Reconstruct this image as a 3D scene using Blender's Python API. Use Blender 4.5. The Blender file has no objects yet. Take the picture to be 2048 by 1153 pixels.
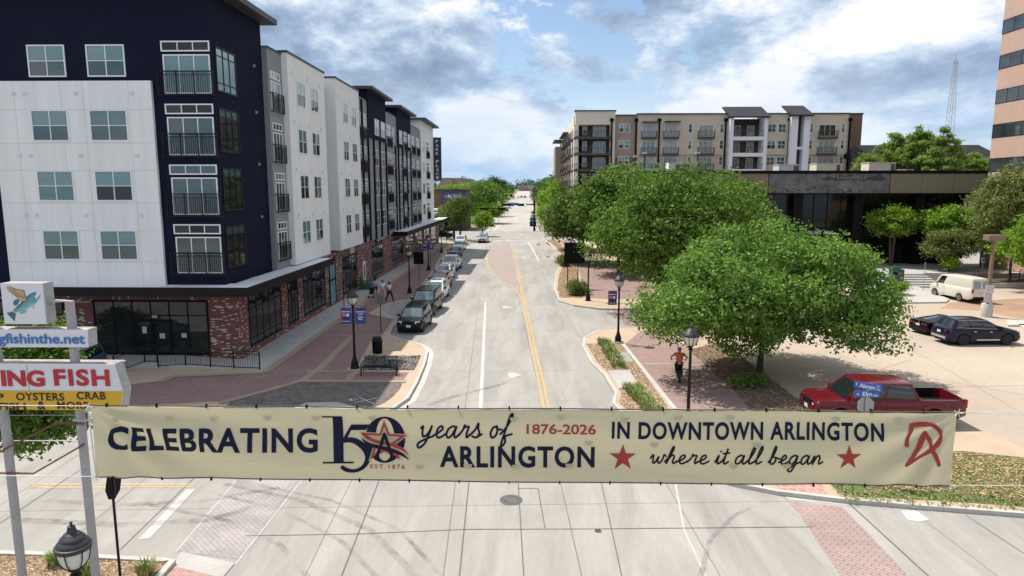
import bpy, bmesh, math, random
import numpy as np
from mathutils import Matrix, Vector
R = math.radians
random.seed(7)
scene = bpy.context.scene
col = scene.collection

# ---------------------------------------------------------------- camera
FPX, HY, VX, CH = 1350.0, 380.0, 1056.0, 10.0
TH = math.atan((576.5 - HY) / FPX)
PS = math.atan((VX - 1024) * math.cos(TH) / FPX)
cam_d = bpy.data.cameras.new('camera')
cam = bpy.data.objects.new('camera', cam_d)
col.objects.link(cam)
cam.location = (0, 0, CH)
cam.rotation_euler = (R(90) - TH, 0, PS)
cam_d.sensor_width = 36
cam_d.lens = FPX / 2048 * 36
cam_d.clip_end = 6000
cam_d.clip_start = 0.1
scene.camera = cam

# ---------------------------------------------------------------- world, sun, exposure
SUN = Vector((-0.44, 0.33, 1.0)).normalized()
world = bpy.data.worlds.new('World')
scene.world = world
world.use_nodes = True
scene.view_settings.view_transform = 'Standard'
scene.view_settings.look = 'None'
scene.view_settings.gamma = 1
scene.view_settings.exposure = 0.33


def build_world():
    nt = world.node_tree
    N, L = nt.nodes, nt.links
    N.clear()
    out = N.new('ShaderNodeOutputWorld')
    sky = N.new('ShaderNodeTexSky')
    sky.sky_type = 'NISHITA'
    sky.sun_disc = False
    sky.sun_elevation = math.asin(SUN.z)
    sky.sun_rotation = math.atan2(SUN.x, SUN.y)
    sky.air_density = 1.0
    sky.dust_density = 0.6
    sky.ozone_density = 1.5
    bsky = N.new('ShaderNodeBackground')
    bsky.inputs['Strength'].default_value = 0.115
    L.new(sky.outputs[0], bsky.inputs['Color'])
    tc = N.new('ShaderNodeTexCoord')
    sep = N.new('ShaderNodeSeparateXYZ')
    L.new(tc.outputs['Generated'], sep.inputs[0])

    def math_(op, a, b=None):
        m = N.new('ShaderNodeMath')
        m.operation = op
        for i, v in enumerate((a, b)):
            if v is None:
                continue
            if isinstance(v, (int, float)):
                m.inputs[i].default_value = v
            else:
                L.new(v, m.inputs[i])
        return m.outputs[0]

    def noise(sc, det, rough, dist, off, zs=1.8, up=0.0):
        mp = N.new('ShaderNodeMapping')
        mp.inputs['Location'].default_value = (CLOUD_SEED + off, off * .7, off * .3 + up)
        mp.inputs['Scale'].default_value = (1, 1, zs)
        mp.inputs['Rotation'].default_value = (0, 0, R(CLOUD_TURN))
        L.new(tc.outputs['Generated'], mp.inputs[0])
        n = N.new('ShaderNodeTexNoise')
        n.inputs['Scale'].default_value = sc
        n.inputs['Detail'].default_value = det
        n.inputs['Roughness'].default_value = rough
        n.inputs['Distortion'].default_value = dist
        L.new(mp.outputs[0], n.inputs['Vector'])
        return n.outputs['Fac']

    def ramp(fac, stops):
        r = N.new('ShaderNodeValToRGB')
        els = r.color_ramp.elements
        while len(els) < len(stops):
            els.new(0.5)
        for e, (p, c) in zip(els, stops):
            e.position = p
            e.color = (c, c, c, 1) if isinstance(c, (int, float)) else (*c, 1)
        L.new(fac, r.inputs[0])
        return r.outputs[0]
    dens = noise(2.9, 14, .66, .12, 0.0)
    above = noise(2.9, 5, .60, .12, 0.0, up=.13)
    cover = ramp(dens, [(0.405, 0.0), (0.435, .75), (0.48, 1.0)])
    puff = noise(9.0, 9, .62, .25, 4.4, 1.9)
    # a cloud is dark underneath: where there is more cloud above than here
    diff = math_('ADD', math_('SUBTRACT', dens, above), 0.5)
    big = noise(1.5, 3, .5, .1, 5.3, 3.2)
    lit = math_('ADD', math_('MULTIPLY', diff, .85), math_('MULTIPLY', math_('SUBTRACT', 0.5, big), .9))
    lit = math_('ADD', lit, math_('MULTIPLY', math_('SUBTRACT', puff, 0.5), .60))
    ccol = ramp(lit, [(0.22, (.22, .31, .46)), (0.34, (.40, .52, .70)), (0.43, (.68, .79, .93)), (0.50, (1.0, 1.0, 1.0))])
    bcl = N.new('ShaderNodeBackground')
    bcl.inputs['Strength'].default_value = 0.82
    L.new(ccol, bcl.inputs['Color'])
    # pale blue air low over the horizon, thin cloud in it
    veil = ramp(sep.outputs['Z'], [(0.0, 1.0), (0.06, .60), (0.19, .0)])
    low = ramp(noise(3.4, 8, .6, .2, 9.1, 4.0), [(0.40, (.40, .61, .90)), (0.60, (.76, .88, 1.0))])
    blow = N.new('ShaderNodeBackground')
    blow.inputs['Strength'].default_value = 0.80
    L.new(low, blow.inputs['Color'])
    ms = N.new('ShaderNodeMixShader')
    L.new(cover, ms.inputs[0])
    L.new(bsky.outputs[0], ms.inputs[1])
    L.new(bcl.outputs[0], ms.inputs[2])
    ms2 = N.new('ShaderNodeMixShader')
    L.new(veil, ms2.inputs[0])
    L.new(ms.outputs[0], ms2.inputs[1])
    L.new(blow.outputs[0], ms2.inputs[2])
    L.new(ms2.outputs[0], out.inputs[0])


CLOUD_SEED = 23.5
CLOUD_TURN = 18
build_world()
sun_d = bpy.data.lights.new('sun', 'SUN')
sun_d.energy = 4.5
sun_d.angle = R(0.5)
sun_d.color = (1.0, 0.95, 0.87)
sun = bpy.data.objects.new('sun', sun_d)
col.objects.link(sun)
sun.location = SUN * 400
sun.rotation_euler = SUN.to_track_quat('Z', 'Y').to_euler()

# ---------------------------------------------------------------- helpers


def ray(px, py):
    x = (px - 1024) / FPX
    y = -(py - 576.5) / FPX
    c, s = math.cos(TH), math.sin(TH)
    fy, fz, fx = c + y * s, -s + y * c, x
    c, s = math.cos(PS), math.sin(PS)
    return Vector((fx * c - fy * s, fx * s + fy * c, fz))


def G(px, py, z=0.0):
    d = ray(px, py)
    t = (z - CH) / d.z
    return Vector((d.x * t, d.y * t, z))


def PY(px, py, Y):
    d = ray(px, py)
    t = Y / d.y
    return Vector((d.x * t, Y, CH + d.z * t))


def PX(px, py, X):
    d = ray(px, py)
    t = X / d.x
    return Vector((X, d.y * t, CH + d.z * t))


class MB:
    def __init__(s):
        s.v, s.f, s.mi, s.M, s.m = [], [], [], None, 0

    def add(s, vs, fs):
        b = len(s.v)
        for p in vs:
            p = Vector(p)
            s.v.append(tuple(s.M @ p) if s.M is not None else tuple(p))
        for f in fs:
            s.f.append([b + i for i in f])
            s.mi.append(s.m)
        return s

    def box(s, x0, x1, y0, y1, z0, z1, m=None):
        if m is not None:
            s.m = m
        return s.add([(x0, y0, z0), (x1, y0, z0), (x1, y1, z0), (x0, y1, z0), (x0, y0, z1), (x1, y0, z1), (x1, y1, z1), (x0, y1, z1)],
                     [(0, 3, 2, 1), (4, 5, 6, 7), (0, 1, 5, 4), (1, 2, 6, 5), (2, 3, 7, 6), (3, 0, 4, 7)])

    def quad(s, a, b, c, d, m=None):
        if m is not None:
            s.m = m
        return s.add([a, b, c, d], [(0, 1, 2, 3)])

    def poly(s, pts, m=None):
        if m is not None:
            s.m = m
        return s.add(pts, [tuple(range(len(pts)))])

    def prism(s, pts, z0, z1, m=None):
        if m is not None:
            s.m = m
        n = len(pts)
        vs = [(p[0], p[1], z0) for p in pts] + [(p[0], p[1], z1) for p in pts]
        fs = [tuple(range(n - 1, -1, -1)), tuple(range(n, 2 * n))]
        fs += [(i, (i + 1) % n, n + (i + 1) % n, n + i) for i in range(n)]
        return s.add(vs, fs)

    def extr(s, pts, d, m=None):
        """planar polygon pts (3D) extruded by vector d"""
        if m is not None:
            s.m = m
        n = len(pts)
        d = Vector(d)
        vs = [Vector(p) for p in pts] + [Vector(p) + d for p in pts]
        fs = [tuple(range(n - 1, -1, -1)), tuple(range(n, 2 * n))]
        fs += [(i, (i + 1) % n, n + (i + 1) % n, n + i) for i in range(n)]
        return s.add(vs, fs)

    def tube(s, pts, r, n=8, m=None, caps=True):
        if m is not None:
            s.m = m
        pts = [Vector(p) for p in pts]
        rs = r if isinstance(r, (list, tuple)) else [r] * len(pts)
        vs, fs = [], []
        up = None
        for i, p in enumerate(pts):
            t = (pts[min(i + 1, len(pts) - 1)] - pts[max(i - 1, 0)])
            t = t.normalized() if t.length > 1e-9 else Vector((0, 0, 1))
            if up is None:
                up = Vector((1, 0, 0)) if abs(t.x) < .8 else Vector((0, 1, 0))
            a = (up - t * up.dot(t)).normalized()
            up = a
            b = t.cross(a)
            for k in range(n):
                an = 2 * math.pi * k / n
                vs.append(p + (a * math.cos(an) + b * math.sin(an)) * rs[i])
        for i in range(len(pts) - 1):
            for k in range(n):
                k2 = (k + 1) % n
                fs.append((i * n + k, i * n + k2, (i + 1) * n + k2, (i + 1) * n + k))
        if caps:
            fs.append(tuple(range(n - 1, -1, -1)))
            fs.append(tuple(range((len(pts) - 1) * n, len(pts) * n)))
        return s.add(vs, fs)

    def lathe(s, prof, n=16, c=(0, 0, 0), m=None):
        if m is not None:
            s.m = m
        vs, fs = [], []
        for r, z in prof:
            for k in range(n):
                a = 2 * math.pi * k / n
                vs.append((c[0] + r * math.cos(a), c[1] + r * math.sin(a), c[2] + z))
        q = len(prof)
        for i in range(q - 1):
            for k in range(n):
                k2 = (k + 1) % n
                fs.append((i * n + k, i * n + k2, (i + 1) * n + k2, (i + 1) * n + k))
        fs.append(tuple(range(n - 1, -1, -1)))
        fs.append(tuple(range((q - 1) * n, q * n)))
        return s.add(vs, fs)

    def build(s, name, mats, parent=None, angle=35, world_space=False, bevel=0):
        me = bpy.data.meshes.new(name)
        bm = bmesh.new()
        bv = [bm.verts.new(p) for p in s.v]
        for f, mi in zip(s.f, s.mi):
            try:
                bf = bm.faces.new([bv[i] for i in f])
                bf.material_index = mi
                bf.smooth = angle > 0
            except ValueError:
                pass
        bmesh.ops.remove_doubles(bm, verts=bm.verts, dist=1e-5)
        bmesh.ops.recalc_face_normals(bm, faces=bm.faces)
        if angle > 0:
            ca = math.cos(R(angle))
            for e in bm.edges:
                if len(e.link_faces) == 2:
                    if e.link_faces[0].normal.dot(e.link_faces[1].normal) < ca:
                        e.smooth = False
        big = [f for f in bm.faces if len(f.verts) > 4]
        if big:
            bmesh.ops.triangulate(bm, faces=big)
        bm.to_mesh(me)
        bm.free()
        for m in (mats if isinstance(mats, (list, tuple)) else [mats]):
            me.materials.append(m)
        o = bpy.data.objects.new(name, me)
        col.objects.link(o)
        if bevel:
            b = o.modifiers.new('bevel', 'BEVEL')
            b.width = bevel
            b.segments = 2
            b.limit_method = 'ANGLE'
        if parent is not None:
            o.parent = parent
            if world_space:
                o.matrix_parent_inverse = total(parent).inverted()
        return o


def total(o):
    m = Matrix.LocRotScale(o.location, o.rotation_euler, o.scale)
    if o.parent:
        m = total(o.parent) @ o.matrix_parent_inverse @ m
    return m


def thing(name, label, cat, loc=(0, 0, 0), rz=0, group=None):
    o = bpy.data.objects.new(name, None)
    o.empty_display_size = .3
    col.objects.link(o)
    o.location = loc
    o.rotation_euler = (0, 0, rz)
    return tag(o, label, cat, group)


def tag(o, label=None, cat=None, group=None, kind=None):
    if label:
        o['label'] = label
    if cat:
        o['category'] = cat
    if group:
        o['group'] = group
    if kind:
        o['kind'] = kind
    return o


def kids(o):
    return [c for c in bpy.data.objects if c.parent == o]


def dup(o, parent=None, tree=None):
    if tree is None:
        tree = {}
        for c in bpy.data.objects:
            if c.parent:
                tree.setdefault(c.parent.name, []).append(c)
    c = o.copy()
    col.objects.link(c)
    if parent is not None:
        c.parent = parent
    for ch in tree.get(o.name, []):
        dup(ch, c, tree)
    return c


# ---------------------------------------------------------------- materials
_mats = {}


def mk(name, c, rough=.75, metal=0.0, var=.10, scale=2.0, bump=0.0, bscale=25.0, spec=.5, coat=0.0, stretch=None, var2=0.0, scale2=12.0):
    if name in _mats:
        return _mats[name]
    m = bpy.data.materials.new(name)
    m.use_nodes = True
    nt = m.node_tree
    N, L = nt.nodes, nt.links
    p = N['Principled BSDF']
    p.inputs['Base Color'].default_value = (*c, 1)
    p.inputs['Roughness'].default_value = rough
    p.inputs['Metallic'].default_value = metal
    p.inputs['Specular IOR Level'].default_value = spec
    if coat:
        p.inputs['Coat Weight'].default_value = coat
        p.inputs['Coat Roughness'].default_value = .04
    tc = N.new('ShaderNodeTexCoord')
    vec = tc.outputs['Object']
    if stretch:
        mp = N.new('ShaderNodeMapping')
        mp.inputs['Scale'].default_value = stretch
        L.new(vec, mp.inputs[0])
        vec = mp.outputs[0]
    cur = None
    for (vv, ss) in ((var, scale), (var2, scale2)):
        if not vv:
            continue
        n = N.new('ShaderNodeTexNoise')
        n.inputs['Scale'].default_value = ss
        n.inputs['Detail'].default_value = 6
        n.inputs['Roughness'].default_value = .6
        L.new(vec, n.inputs['Vector'])
        mr = N.new('ShaderNodeMapRange')
        mr.inputs[1].default_value = .25
        mr.inputs[2].default_value = .75
        mr.inputs[3].default_value = 1 - vv
        mr.inputs[4].default_value = 1 + vv
        L.new(n.outputs['Fac'], mr.inputs[0])
        if cur is None:
            cur = mr.outputs[0]
        else:
            q = N.new('ShaderNodeMath')
            q.operation = 'MULTIPLY'
            L.new(cur, q.inputs[0])
            L.new(mr.outputs[0], q.inputs[1])
            cur = q.outputs[0]
    if cur is not None:
        mx = N.new('ShaderNodeVectorMath')
        mx.operation = 'SCALE'
        mx.inputs[0].default_value = c
        L.new(cur, mx.inputs['Scale'])
        L.new(mx.outputs[0], p.inputs['Base Color'])
    if bump:
        n = N.new('ShaderNodeTexNoise')
        n.inputs['Scale'].default_value = bscale
        n.inputs['Detail'].default_value = 5
        L.new(tc.outputs['Object'], n.inputs['Vector'])
        b = N.new('ShaderNodeBump')
        b.inputs['Strength'].default_value = bump
        b.inputs['Distance'].default_value = .02
        L.new(n.outputs['Fac'], b.inputs['Height'])
        L.new(b.outputs[0], p.inputs['Normal'])
    _mats[name] = m
    return m


def brickmat(name, c1, c2, mortar, bw, bh, msz, wall=True, rot=0.0, fleck=None, fleckamt=.12, offset=.5, rough=.85, var=.25, vscale=.8, stretch=None, off=(0, 0, 0), fine=0.0):
    """brick / paver / slab pattern; wall=True uses (x+y, z), else (x, y)"""
    m = bpy.data.materials.new(name)
    m.use_nodes = True
    nt = m.node_tree
    N, L = nt.nodes, nt.links
    p = N['Principled BSDF']
    p.inputs['Roughness'].default_value = rough
    p.inputs['Specular IOR Level'].default_value = .3
    tc = N.new('ShaderNodeTexCoord')
    vec = tc.outputs['Object']
    if wall:
        sp = N.new('ShaderNodeSeparateXYZ')
        L.new(vec, sp.inputs[0])
        ad = N.new('ShaderNodeMath')
        ad.operation = 'ADD'
        L.new(sp.outputs[0], ad.inputs[0])
        L.new(sp.outputs[1], ad.inputs[1])
        cb = N.new('ShaderNodeCombineXYZ')
        L.new(ad.outputs[0], cb.inputs[0])
        L.new(sp.outputs[2], cb.inputs[1])
        vec2 = cb.outputs[0]
    else:
        mp = N.new('ShaderNodeMapping')
        mp.inputs['Rotation'].default_value = (0, 0, rot)
        mp.inputs['Location'].default_value = off
        L.new(vec, mp.inputs[0])
        vec2 = mp.outputs[0]
    b = N.new('ShaderNodeTexBrick')
    b.inputs['Color1'].default_value = (*c1, 1)
    b.inputs['Color2'].default_value = (*c2, 1)
    b.inputs['Mortar'].default_value = (*mortar, 1)
    b.inputs['Scale'].default_value = 1
    b.inputs['Mortar Size'].default_value = msz
    b.inputs['Mortar Smooth'].default_value = .1
    b.inputs['Brick Width'].default_value = bw
    b.inputs['Row Height'].default_value = bh
    b.offset = offset
    b.inputs['Bias'].default_value = 0
    L.new(vec2, b.inputs['Vector'])
    cur = b.outputs['Color']
    if fleck:
        # scattered odd bricks: a second brick lattice aligned with the first, thresholded
        b2 = N.new('ShaderNodeTexBrick')
        b2.inputs['Color1'].default_value = (0, 0, 0, 1)
        b2.inputs['Color2'].default_value = (1, 1, 1, 1)
        b2.inputs['Mortar'].default_value = (0, 0, 0, 1)
        b2.inputs['Scale'].default_value = 1
        b2.inputs['Mortar Size'].default_value = msz
        b2.inputs['Brick Width'].default_value = bw
        b2.inputs['Row Height'].default_value = bh
        b2.offset = offset
        mp2 = N.new('ShaderNodeMapping')
        mp2.inputs['Location'].default_value = (bw * 37, bh * 52, 0)
        L.new(vec2, mp2.inputs[0])
        L.new(mp2.outputs[0], b2.inputs['Vector'])
        gt = N.new('ShaderNodeMath')
        gt.operation = 'GREATER_THAN'
        gt.inputs[1].default_value = 1 - fleckamt
        L.new(b2.outputs['Color'], gt.inputs[0])
        mx = N.new('ShaderNodeMix')
        mx.data_type = 'RGBA'
        L.new(gt.outputs[0], mx.inputs[0])
        L.new(cur, mx.inputs[6])
        mx.inputs[7].default_value = (*fleck, 1)
        cur = mx.outputs[2]
    for (vv, ss, st) in ((var, vscale, stretch), (fine, 9.0, stretch)):
        if not vv:
            continue
        v3 = tc.outputs['Object']
        if st:
            mp3 = N.new('ShaderNodeMapping')
            mp3.inputs['Scale'].default_value = st
            L.new(v3, mp3.inputs[0])
            v3 = mp3.outputs[0]
        n = N.new('ShaderNodeTexNoise')
        n.inputs['Scale'].default_value = ss
        n.inputs['Detail'].default_value = 8
        n.inputs['Roughness'].default_value = .65
        n.inputs['Distortion'].default_value = .6
        L.new(v3, n.inputs['Vector'])
        mr = N.new('ShaderNodeMapRange')
        mr.inputs[1].default_value = .3
        mr.inputs[2].default_value = .7
        mr.inputs[3].default_value = 1 - vv
        mr.inputs[4].default_value = 1 + vv * .6
        L.new(n.outputs['Fac'], mr.inputs[0])
        vm = N.new('ShaderNodeVectorMath')
        vm.operation = 'SCALE'
        L.new(cur, vm.inputs[0])
        L.new(mr.outputs[0], vm.inputs['Scale'])
        cur = vm.outputs[0]
    L.new(cur, p.inputs['Base Color'])
    _mats[name] = m
    return m


def leafmat(name, c, tr=.35, hv=.35):
    m = bpy.data.materials.new(name)
    m.use_nodes = True
    nt = m.node_tree
    N, L = nt.nodes, nt.links
    out = N['Material Output']
    p = N['Principled BSDF']
    p.inputs['Roughness'].default_value = .6
    p.inputs['Specular IOR Level'].default_value = .12
    g = N.new('ShaderNodeNewGeometry')
    rp = N.new('ShaderNodeValToRGB')
    e = rp.color_ramp.elements
    e[0].color = (c[0] * (1 - hv), c[1] * (1 - hv), c[2] * (1 - hv), 1)
    e[1].color = (c[0] * (1 + hv * 1.3), c[1] * (1 + hv), c[2] * (1 + hv * .5), 1)
    L.new(g.outputs['Random Per Island'], rp.inputs[0])
    L.new(rp.outputs[0], p.inputs['Base Color'])
    t = N.new('ShaderNodeBsdfTranslucent')
    vm = N.new('ShaderNodeVectorMath')
    vm.operation = 'MULTIPLY'
    vm.inputs[1].default_value = (1.15, 1.5, .8)
    L.new(rp.outputs[0], vm.inputs[0])
    L.new(vm.outputs[0], t.inputs[0])
    ms = N.new('ShaderNodeMixShader')
    ms.inputs[0].default_value = tr
    L.new(p.outputs[0], ms.inputs[1])
    L.new(t.outputs[0], ms.inputs[2])
    L.new(ms.outputs[0], out.inputs[0])
    _mats[name] = m
    return m


def emat(name, c, s):
    m = bpy.data.materials.new(name)
    m.use_nodes = True
    p = m.node_tree.nodes['Principled BSDF']
    p.inputs['Base Color'].default_value = (*c, 1)
    p.inputs['Emission Color'].default_value = (*c, 1)
    p.inputs['Emission Strength'].default_value = s
    return m


BLACK = mk('black_metal', (.008, .008, .009), .5, .0, .2, 6, spec=.25)
BLACKM = mk('black_matt', (.007, .007, .008), .8, .0, .2, 6, spec=.15)
WHITEF = mk('white_vinyl', (.74, .74, .75), .5, 0, .03)
GREYM = mk('galvanised', (.40, .40, .41), .5, .35, .15, 5, var2=.12, scale2=30)
GLASS = mk('window_glass', (.020, .030, .034), .03, 0, .3, .5, spec=1.0)
GLASSB = mk('window_glass_over_blind', (.135, .235, .24), .05, 0, .12, 1.2, spec=.9, stretch=(1, 1, 22))
GLASSD = mk('window_glass_dim_blind', (.045, .085, .088), .05, 0, .25, 1.0, spec=.9, stretch=(1, 1, 22))
GLASSB2 = mk('window_glass_pale_blind', (.20, .33, .33), .05, 0, .10, 1.2, spec=.9, stretch=(1, 1, 18))
GLASSB3 = mk('window_glass_half_light', (.075, .16, .165), .05, 0, .3, 1.0, spec=.9, stretch=(.6, .6, 3))
GLASSS = mk('storefront_glass', (.016, .020, .020), .03, 0, .4, .6, spec=.55)
STUCW = mk('white_stucco', (.75, .75, .74), .9, 0, .05, .5, .15, 60, var2=.07, scale2=1.6, stretch=(2.2, 2.2, .16))
STUCN = mk('navy_stucco', (.0085, .0110, .027), .9, 0, .08, .6, .15, 60, spec=.12)
STUCG = mk('grey_stucco', (.235, .245, .26), .9, 0, .05, .5, .15, 60)
JOINT = mk('joint_line', (.54, .54, .54), .9, 0, .05)
BRICK = brickmat('red_brick_wall', (.235, .078, .062), (.150, .054, .047), (.15, .115, .105), .23, .075, .008, fleck=(.56, .47, .45), fleckamt=.17, var=.3, vscale=.7)
CONC = mk('pale_concrete', (.42, .40, .37), .9, 0, .10, .6, .1, 40, var2=.08, scale2=6)
KERB = mk('kerb_concrete', (.47, .45, .41), .9, 0, .14, .9, .1, 40, var2=.1, scale2=8)
TANC = mk('tan_concrete', (.46, .345, .245), .9, 0, .12, .7, .1, 40, var2=.08, scale2=7)
TANB = mk('tan_band', (.33, .25, .185), .9, 0, .12, .7, .1, 40, var2=.08, scale2=7)
ROADC = brickmat('road_slabs', (.360, .336, .304), (.342, .320, .292), (.18, .165, .145), 3.62, 5.4, .016, wall=False, rot=R(-2.9), offset=0, var=.24, vscale=.55, stretch=(1.3, .22, 1), off=(1.35, 1.2, 0), fine=.07)
ROADF = mk('far_road', (.40, .365, .33), .9, 0, .12, .25, 0, 40, stretch=(1.2, .2, 1), var2=.08, scale2=3)
LOT = mk('lot_pavement', (.425, .345, .272), .92, 0, .14, .12, .1, 40, var2=.08, scale2=3.5)
LOTD = mk('lot_stained', (.33, .21, .135), .92, 0, .22, .3, .1, 40, var2=.1, scale2=4)
PAVR = brickmat('red_pavers', (.315, .195, .175), (.255, .158, .148), (.17, .13, .12), .20, .10, .006, wall=False, rot=R(45), var=.16, vscale=.9, rough=.9)
PAVL = brickmat('pink_pavers', (.33, .225, .20), (.29, .195, .175), (.20, .15, .13), .20, .10, .006, wall=False, rot=R(2), var=.14, vscale=.9, rough=.9)
PAVG = brickmat('grey_pavers', (.215, .190, .168), (.135, .125, .120), (.09, .08, .07), .24, .12, .010, wall=False, rot=R(20), var=.22, vscale=1.1, rough=.9, fleck=(.17, .105, .08), fleckamt=.2)
PAVX = brickmat('crossing_pavers', (.385, .345, .325), (.36, .325, .31), (.26, .23, .22), .26, .13, .010, wall=False, rot=R(45), var=.26, vscale=.8, rough=.9)
PAVXR = brickmat('red_crossing_pavers', (.40, .285, .255), (.35, .26, .235), (.20, .15, .14), .30, .15, .012, wall=False, rot=R(45), var=.2, vscale=.8, rough=.9)
MULCH = mk('bark_mulch', (.22, .135, .075), .95, 0, .35, 3.5, .8, 18, var2=.45, scale2=22)
MULCHD = mk('dark_leaf_litter', (.125, .085, .055), .95, 0, .4, 2.2, .8, 18, var2=.45, scale2=18)
LAWN = mk('lawn_soil', (.10, .115, .035), .95, 0, .3, 1.2, .6, 30, var2=.35, scale2=14)
EARTH = mk('town_ground', (.20, .18, .12), .95, 0, .3, .05, 0, 30, var2=.2, scale2=.6)
PAINTW = mk('white_road_paint', (.585, .575, .545), .8, 0, .18, 3, var2=.15, scale2=14)
PAINTF = mk('faded_white_paint', (.53, .51, .475), .85, 0, .14, 3, var2=.12, scale2=14)
PAINTY = mk('yellow_road_paint', (.50, .33, .13), .8, 0, .2, 2, var2=.2, scale2=11)
BARK = mk('bark', (.10, .075, .055), .95, 0, .3, 6, .5, 20)
BARKD = mk('dark_bark', (.045, .036, .030), .95, 0, .3, 6, .5, 20)
ROPE = mk('white_rope', (.62, .62, .60), .8, 0, .1)
# ---------------------------------------------------------------- ground and roads
def rise(y):
    return max(0.0, (y - 230) * 0.0125)


def structure(o):
    o['kind'] = 'structure'
    return o


def strip_ground(name, xs, ys, z0, m):
    mb = MB()
    n = len(xs)
    vs = [(x, y, z0 + rise(y)) for y in ys for x in xs]
    fs = [(j * n + i, j * n + i + 1, (j + 1) * n + i + 1, (j + 1) * n + i) for j in range(len(ys) - 1) for i in range(n - 1)]
    mb.add(vs, fs)
    return structure(mb.build(name, m, angle=0))


strip_ground('ground', [-2500, -300, -80, 0, 80, 300, 2500], [-80, 0, 60, 120, 230, 400, 700, 1200, 2600], 0, EARTH)


def sheet(name, pts, z, m, kind=True):
    o = MB().poly([(p[0], p[1], z) for p in pts]).build(name, m, angle=0)
    return structure(o) if kind else o


def slab(name, pts, z0, z1, m):
    return structure(MB().prism([(p[0], p[1]) for p in pts], z0, z1).build(name, m, angle=0))


def gp(L, z=0.0):
    return [G(x, y, z) for x, y in L]


sheet('road', [(-90, -45), (90, -45), (90, 165), (-90, 165)], .004, ROADC)
strip_ground('far_road', [-12.4, -8, -4, 0, 2.8], [165, 190, 230, 300, 400, 600, 1000], .006, ROADF)
sheet('parking_lot', [(12.9, 22), (95, 22), (95, 86), (12.9, 86)], .009, LOT)
sheet('lot_stain', gp([(1880, 618), (1960, 622), (2048, 640), (2200, 640), (2200, 600), (2030, 598), (1900, 606)]), .013, LOTD)

SW = .13
# left sidewalk block with its kerb line
kl = [(700, 832), (745, 826), (780, 817), (811, 796), (830, 763), (846, 726), (851, 703), (846, 694), (832, 687), (784, 675), (775, 670), (782, 655), (793, 643),
      (776, 633), (764, 627), (752, 620), (760, 613), (778, 607), (822, 600), (870, 546), (905, 506), (927, 488), (943, 484), (942, 481), (925, 480)]
KL = gp(kl, SW)
left_pts = [(-75, 29.2), (KL[0].x - 1.5, 29.35)] + [(p.x, p.y) for p in KL] + [(-13.5, 127.2), (-16.4, 128), (-75, 128)]
slab('left_sidewalk', left_pts, -.2, SW, TANC)


def ribbon(pts, w, z0, z1, side=1):
    """strip of width w to one side of a 2D path, as a prism"""
    P = [Vector((p[0], p[1], 0)) for p in pts]
    mb = MB()
    off = []
    for i, p in enumerate(P):
        a = P[max(0, i - 1)]
        b = P[min(len(P) - 1, i + 1)]
        t = (b - a)
        t.z = 0
        t.normalize()
        off.append(p + Vector((-t.y, t.x, 0)) * w * side)
    for i in range(len(P) - 1):
        q = [P[i], P[i + 1], off[i + 1], off[i]]
        mb.prism([(v.x, v.y) for v in q], z0, z1)
    return mb


structure(ribbon([(-75, 29.2), (KL[0].x - 1.5, 29.35)] + [(p.x, p.y) for p in KL], .16, -.1, SW + .02, side=-1).build('left_kerb', KERB, angle=0))
structure(ribbon([(-75, 29.2), (KL[0].x - 1.5, 29.35)] + [(p.x, p.y) for p in KL[:11]], .5, .0, .008, side=-1).build('left_gutter', KERB, angle=0))
# concrete walk along the shop fronts
WALK = mk('shop_walk', (.40, .40, .39), .9, 0, .12, .7, .1, 40, var2=.08, scale2=6)
sheet('shop_walk', [(-16.75, 38), (-20.0, 36.9), (-20, 36.1), (-14.7, 36.1), (-14.65, 42), (-14.9, 54), (-15.3, 80), (-16, 127.5), (-16.75, 127.5)], SW + .004, WALK)
# red brick paving
red = gp([(256, 812), (430, 801), (545, 776), (592, 763), (610, 762), (612, 761), (640, 745), (735, 597), (760, 588), (790, 600)], SW)
band = [G(256, 770, SW), G(330, 761, SW), G(345, 752, SW), G(528, 744, SW), G(596, 696, SW), G(690, 632, SW), G(740, 596, SW), G(868, 500, SW), G(893, 491, SW), G(862, 545, SW),
        G(820, 598, SW), G(776, 606, SW), G(748, 620, SW), G(736, 628, SW), G(772, 638, SW), G(786, 640, SW), G(770, 663, SW), G(764, 671, SW), G(746, 676, SW), G(722, 718, SW), G(712, 744, SW), G(818, 745, SW), G(806, 763, SW),
        G(606, 761, SW), G(590, 762, SW), G(545, 776, SW), G(446, 803, SW), G(256, 812, SW)]
sheet('red_brick_paving', [(-40, band[-1].y + .3), (-40, band[0].y)] + band, SW + .005, PAVR)
sheet('grey_brick_paving', gp([(446, 817), (460, 805), (550, 779), (600, 764), (806, 764), (800, 778), (788, 792), (770, 806), (742, 818), (650, 818)], SW), SW + .009, PAVG)
structure(MB().poly([(p[0], p[1], SW + .013) for p in gp([(585, 818), (612, 806), (675, 805), (728, 819)], SW)]).build('concrete_ramp', CONC, angle=0))


def bandpx(name, L, w, m, z):
    pts = gp(L, z)
    P = [Vector((p.x, p.y, 0)) for p in pts]
    mb = MB()
    for i in range(len(P) - 1):
        t = (P[i + 1] - P[i]).normalized()
        n = Vector((-t.y, t.x, 0)) * w / 2
        zz = z + .0007 * i
        mb.poly([(v.x, v.y, zz) for v in (P[i] - n, P[i + 1] - n, P[i + 1] + n, P[i] + n)])
    return structure(mb.build(name, m, angle=0))


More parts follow.
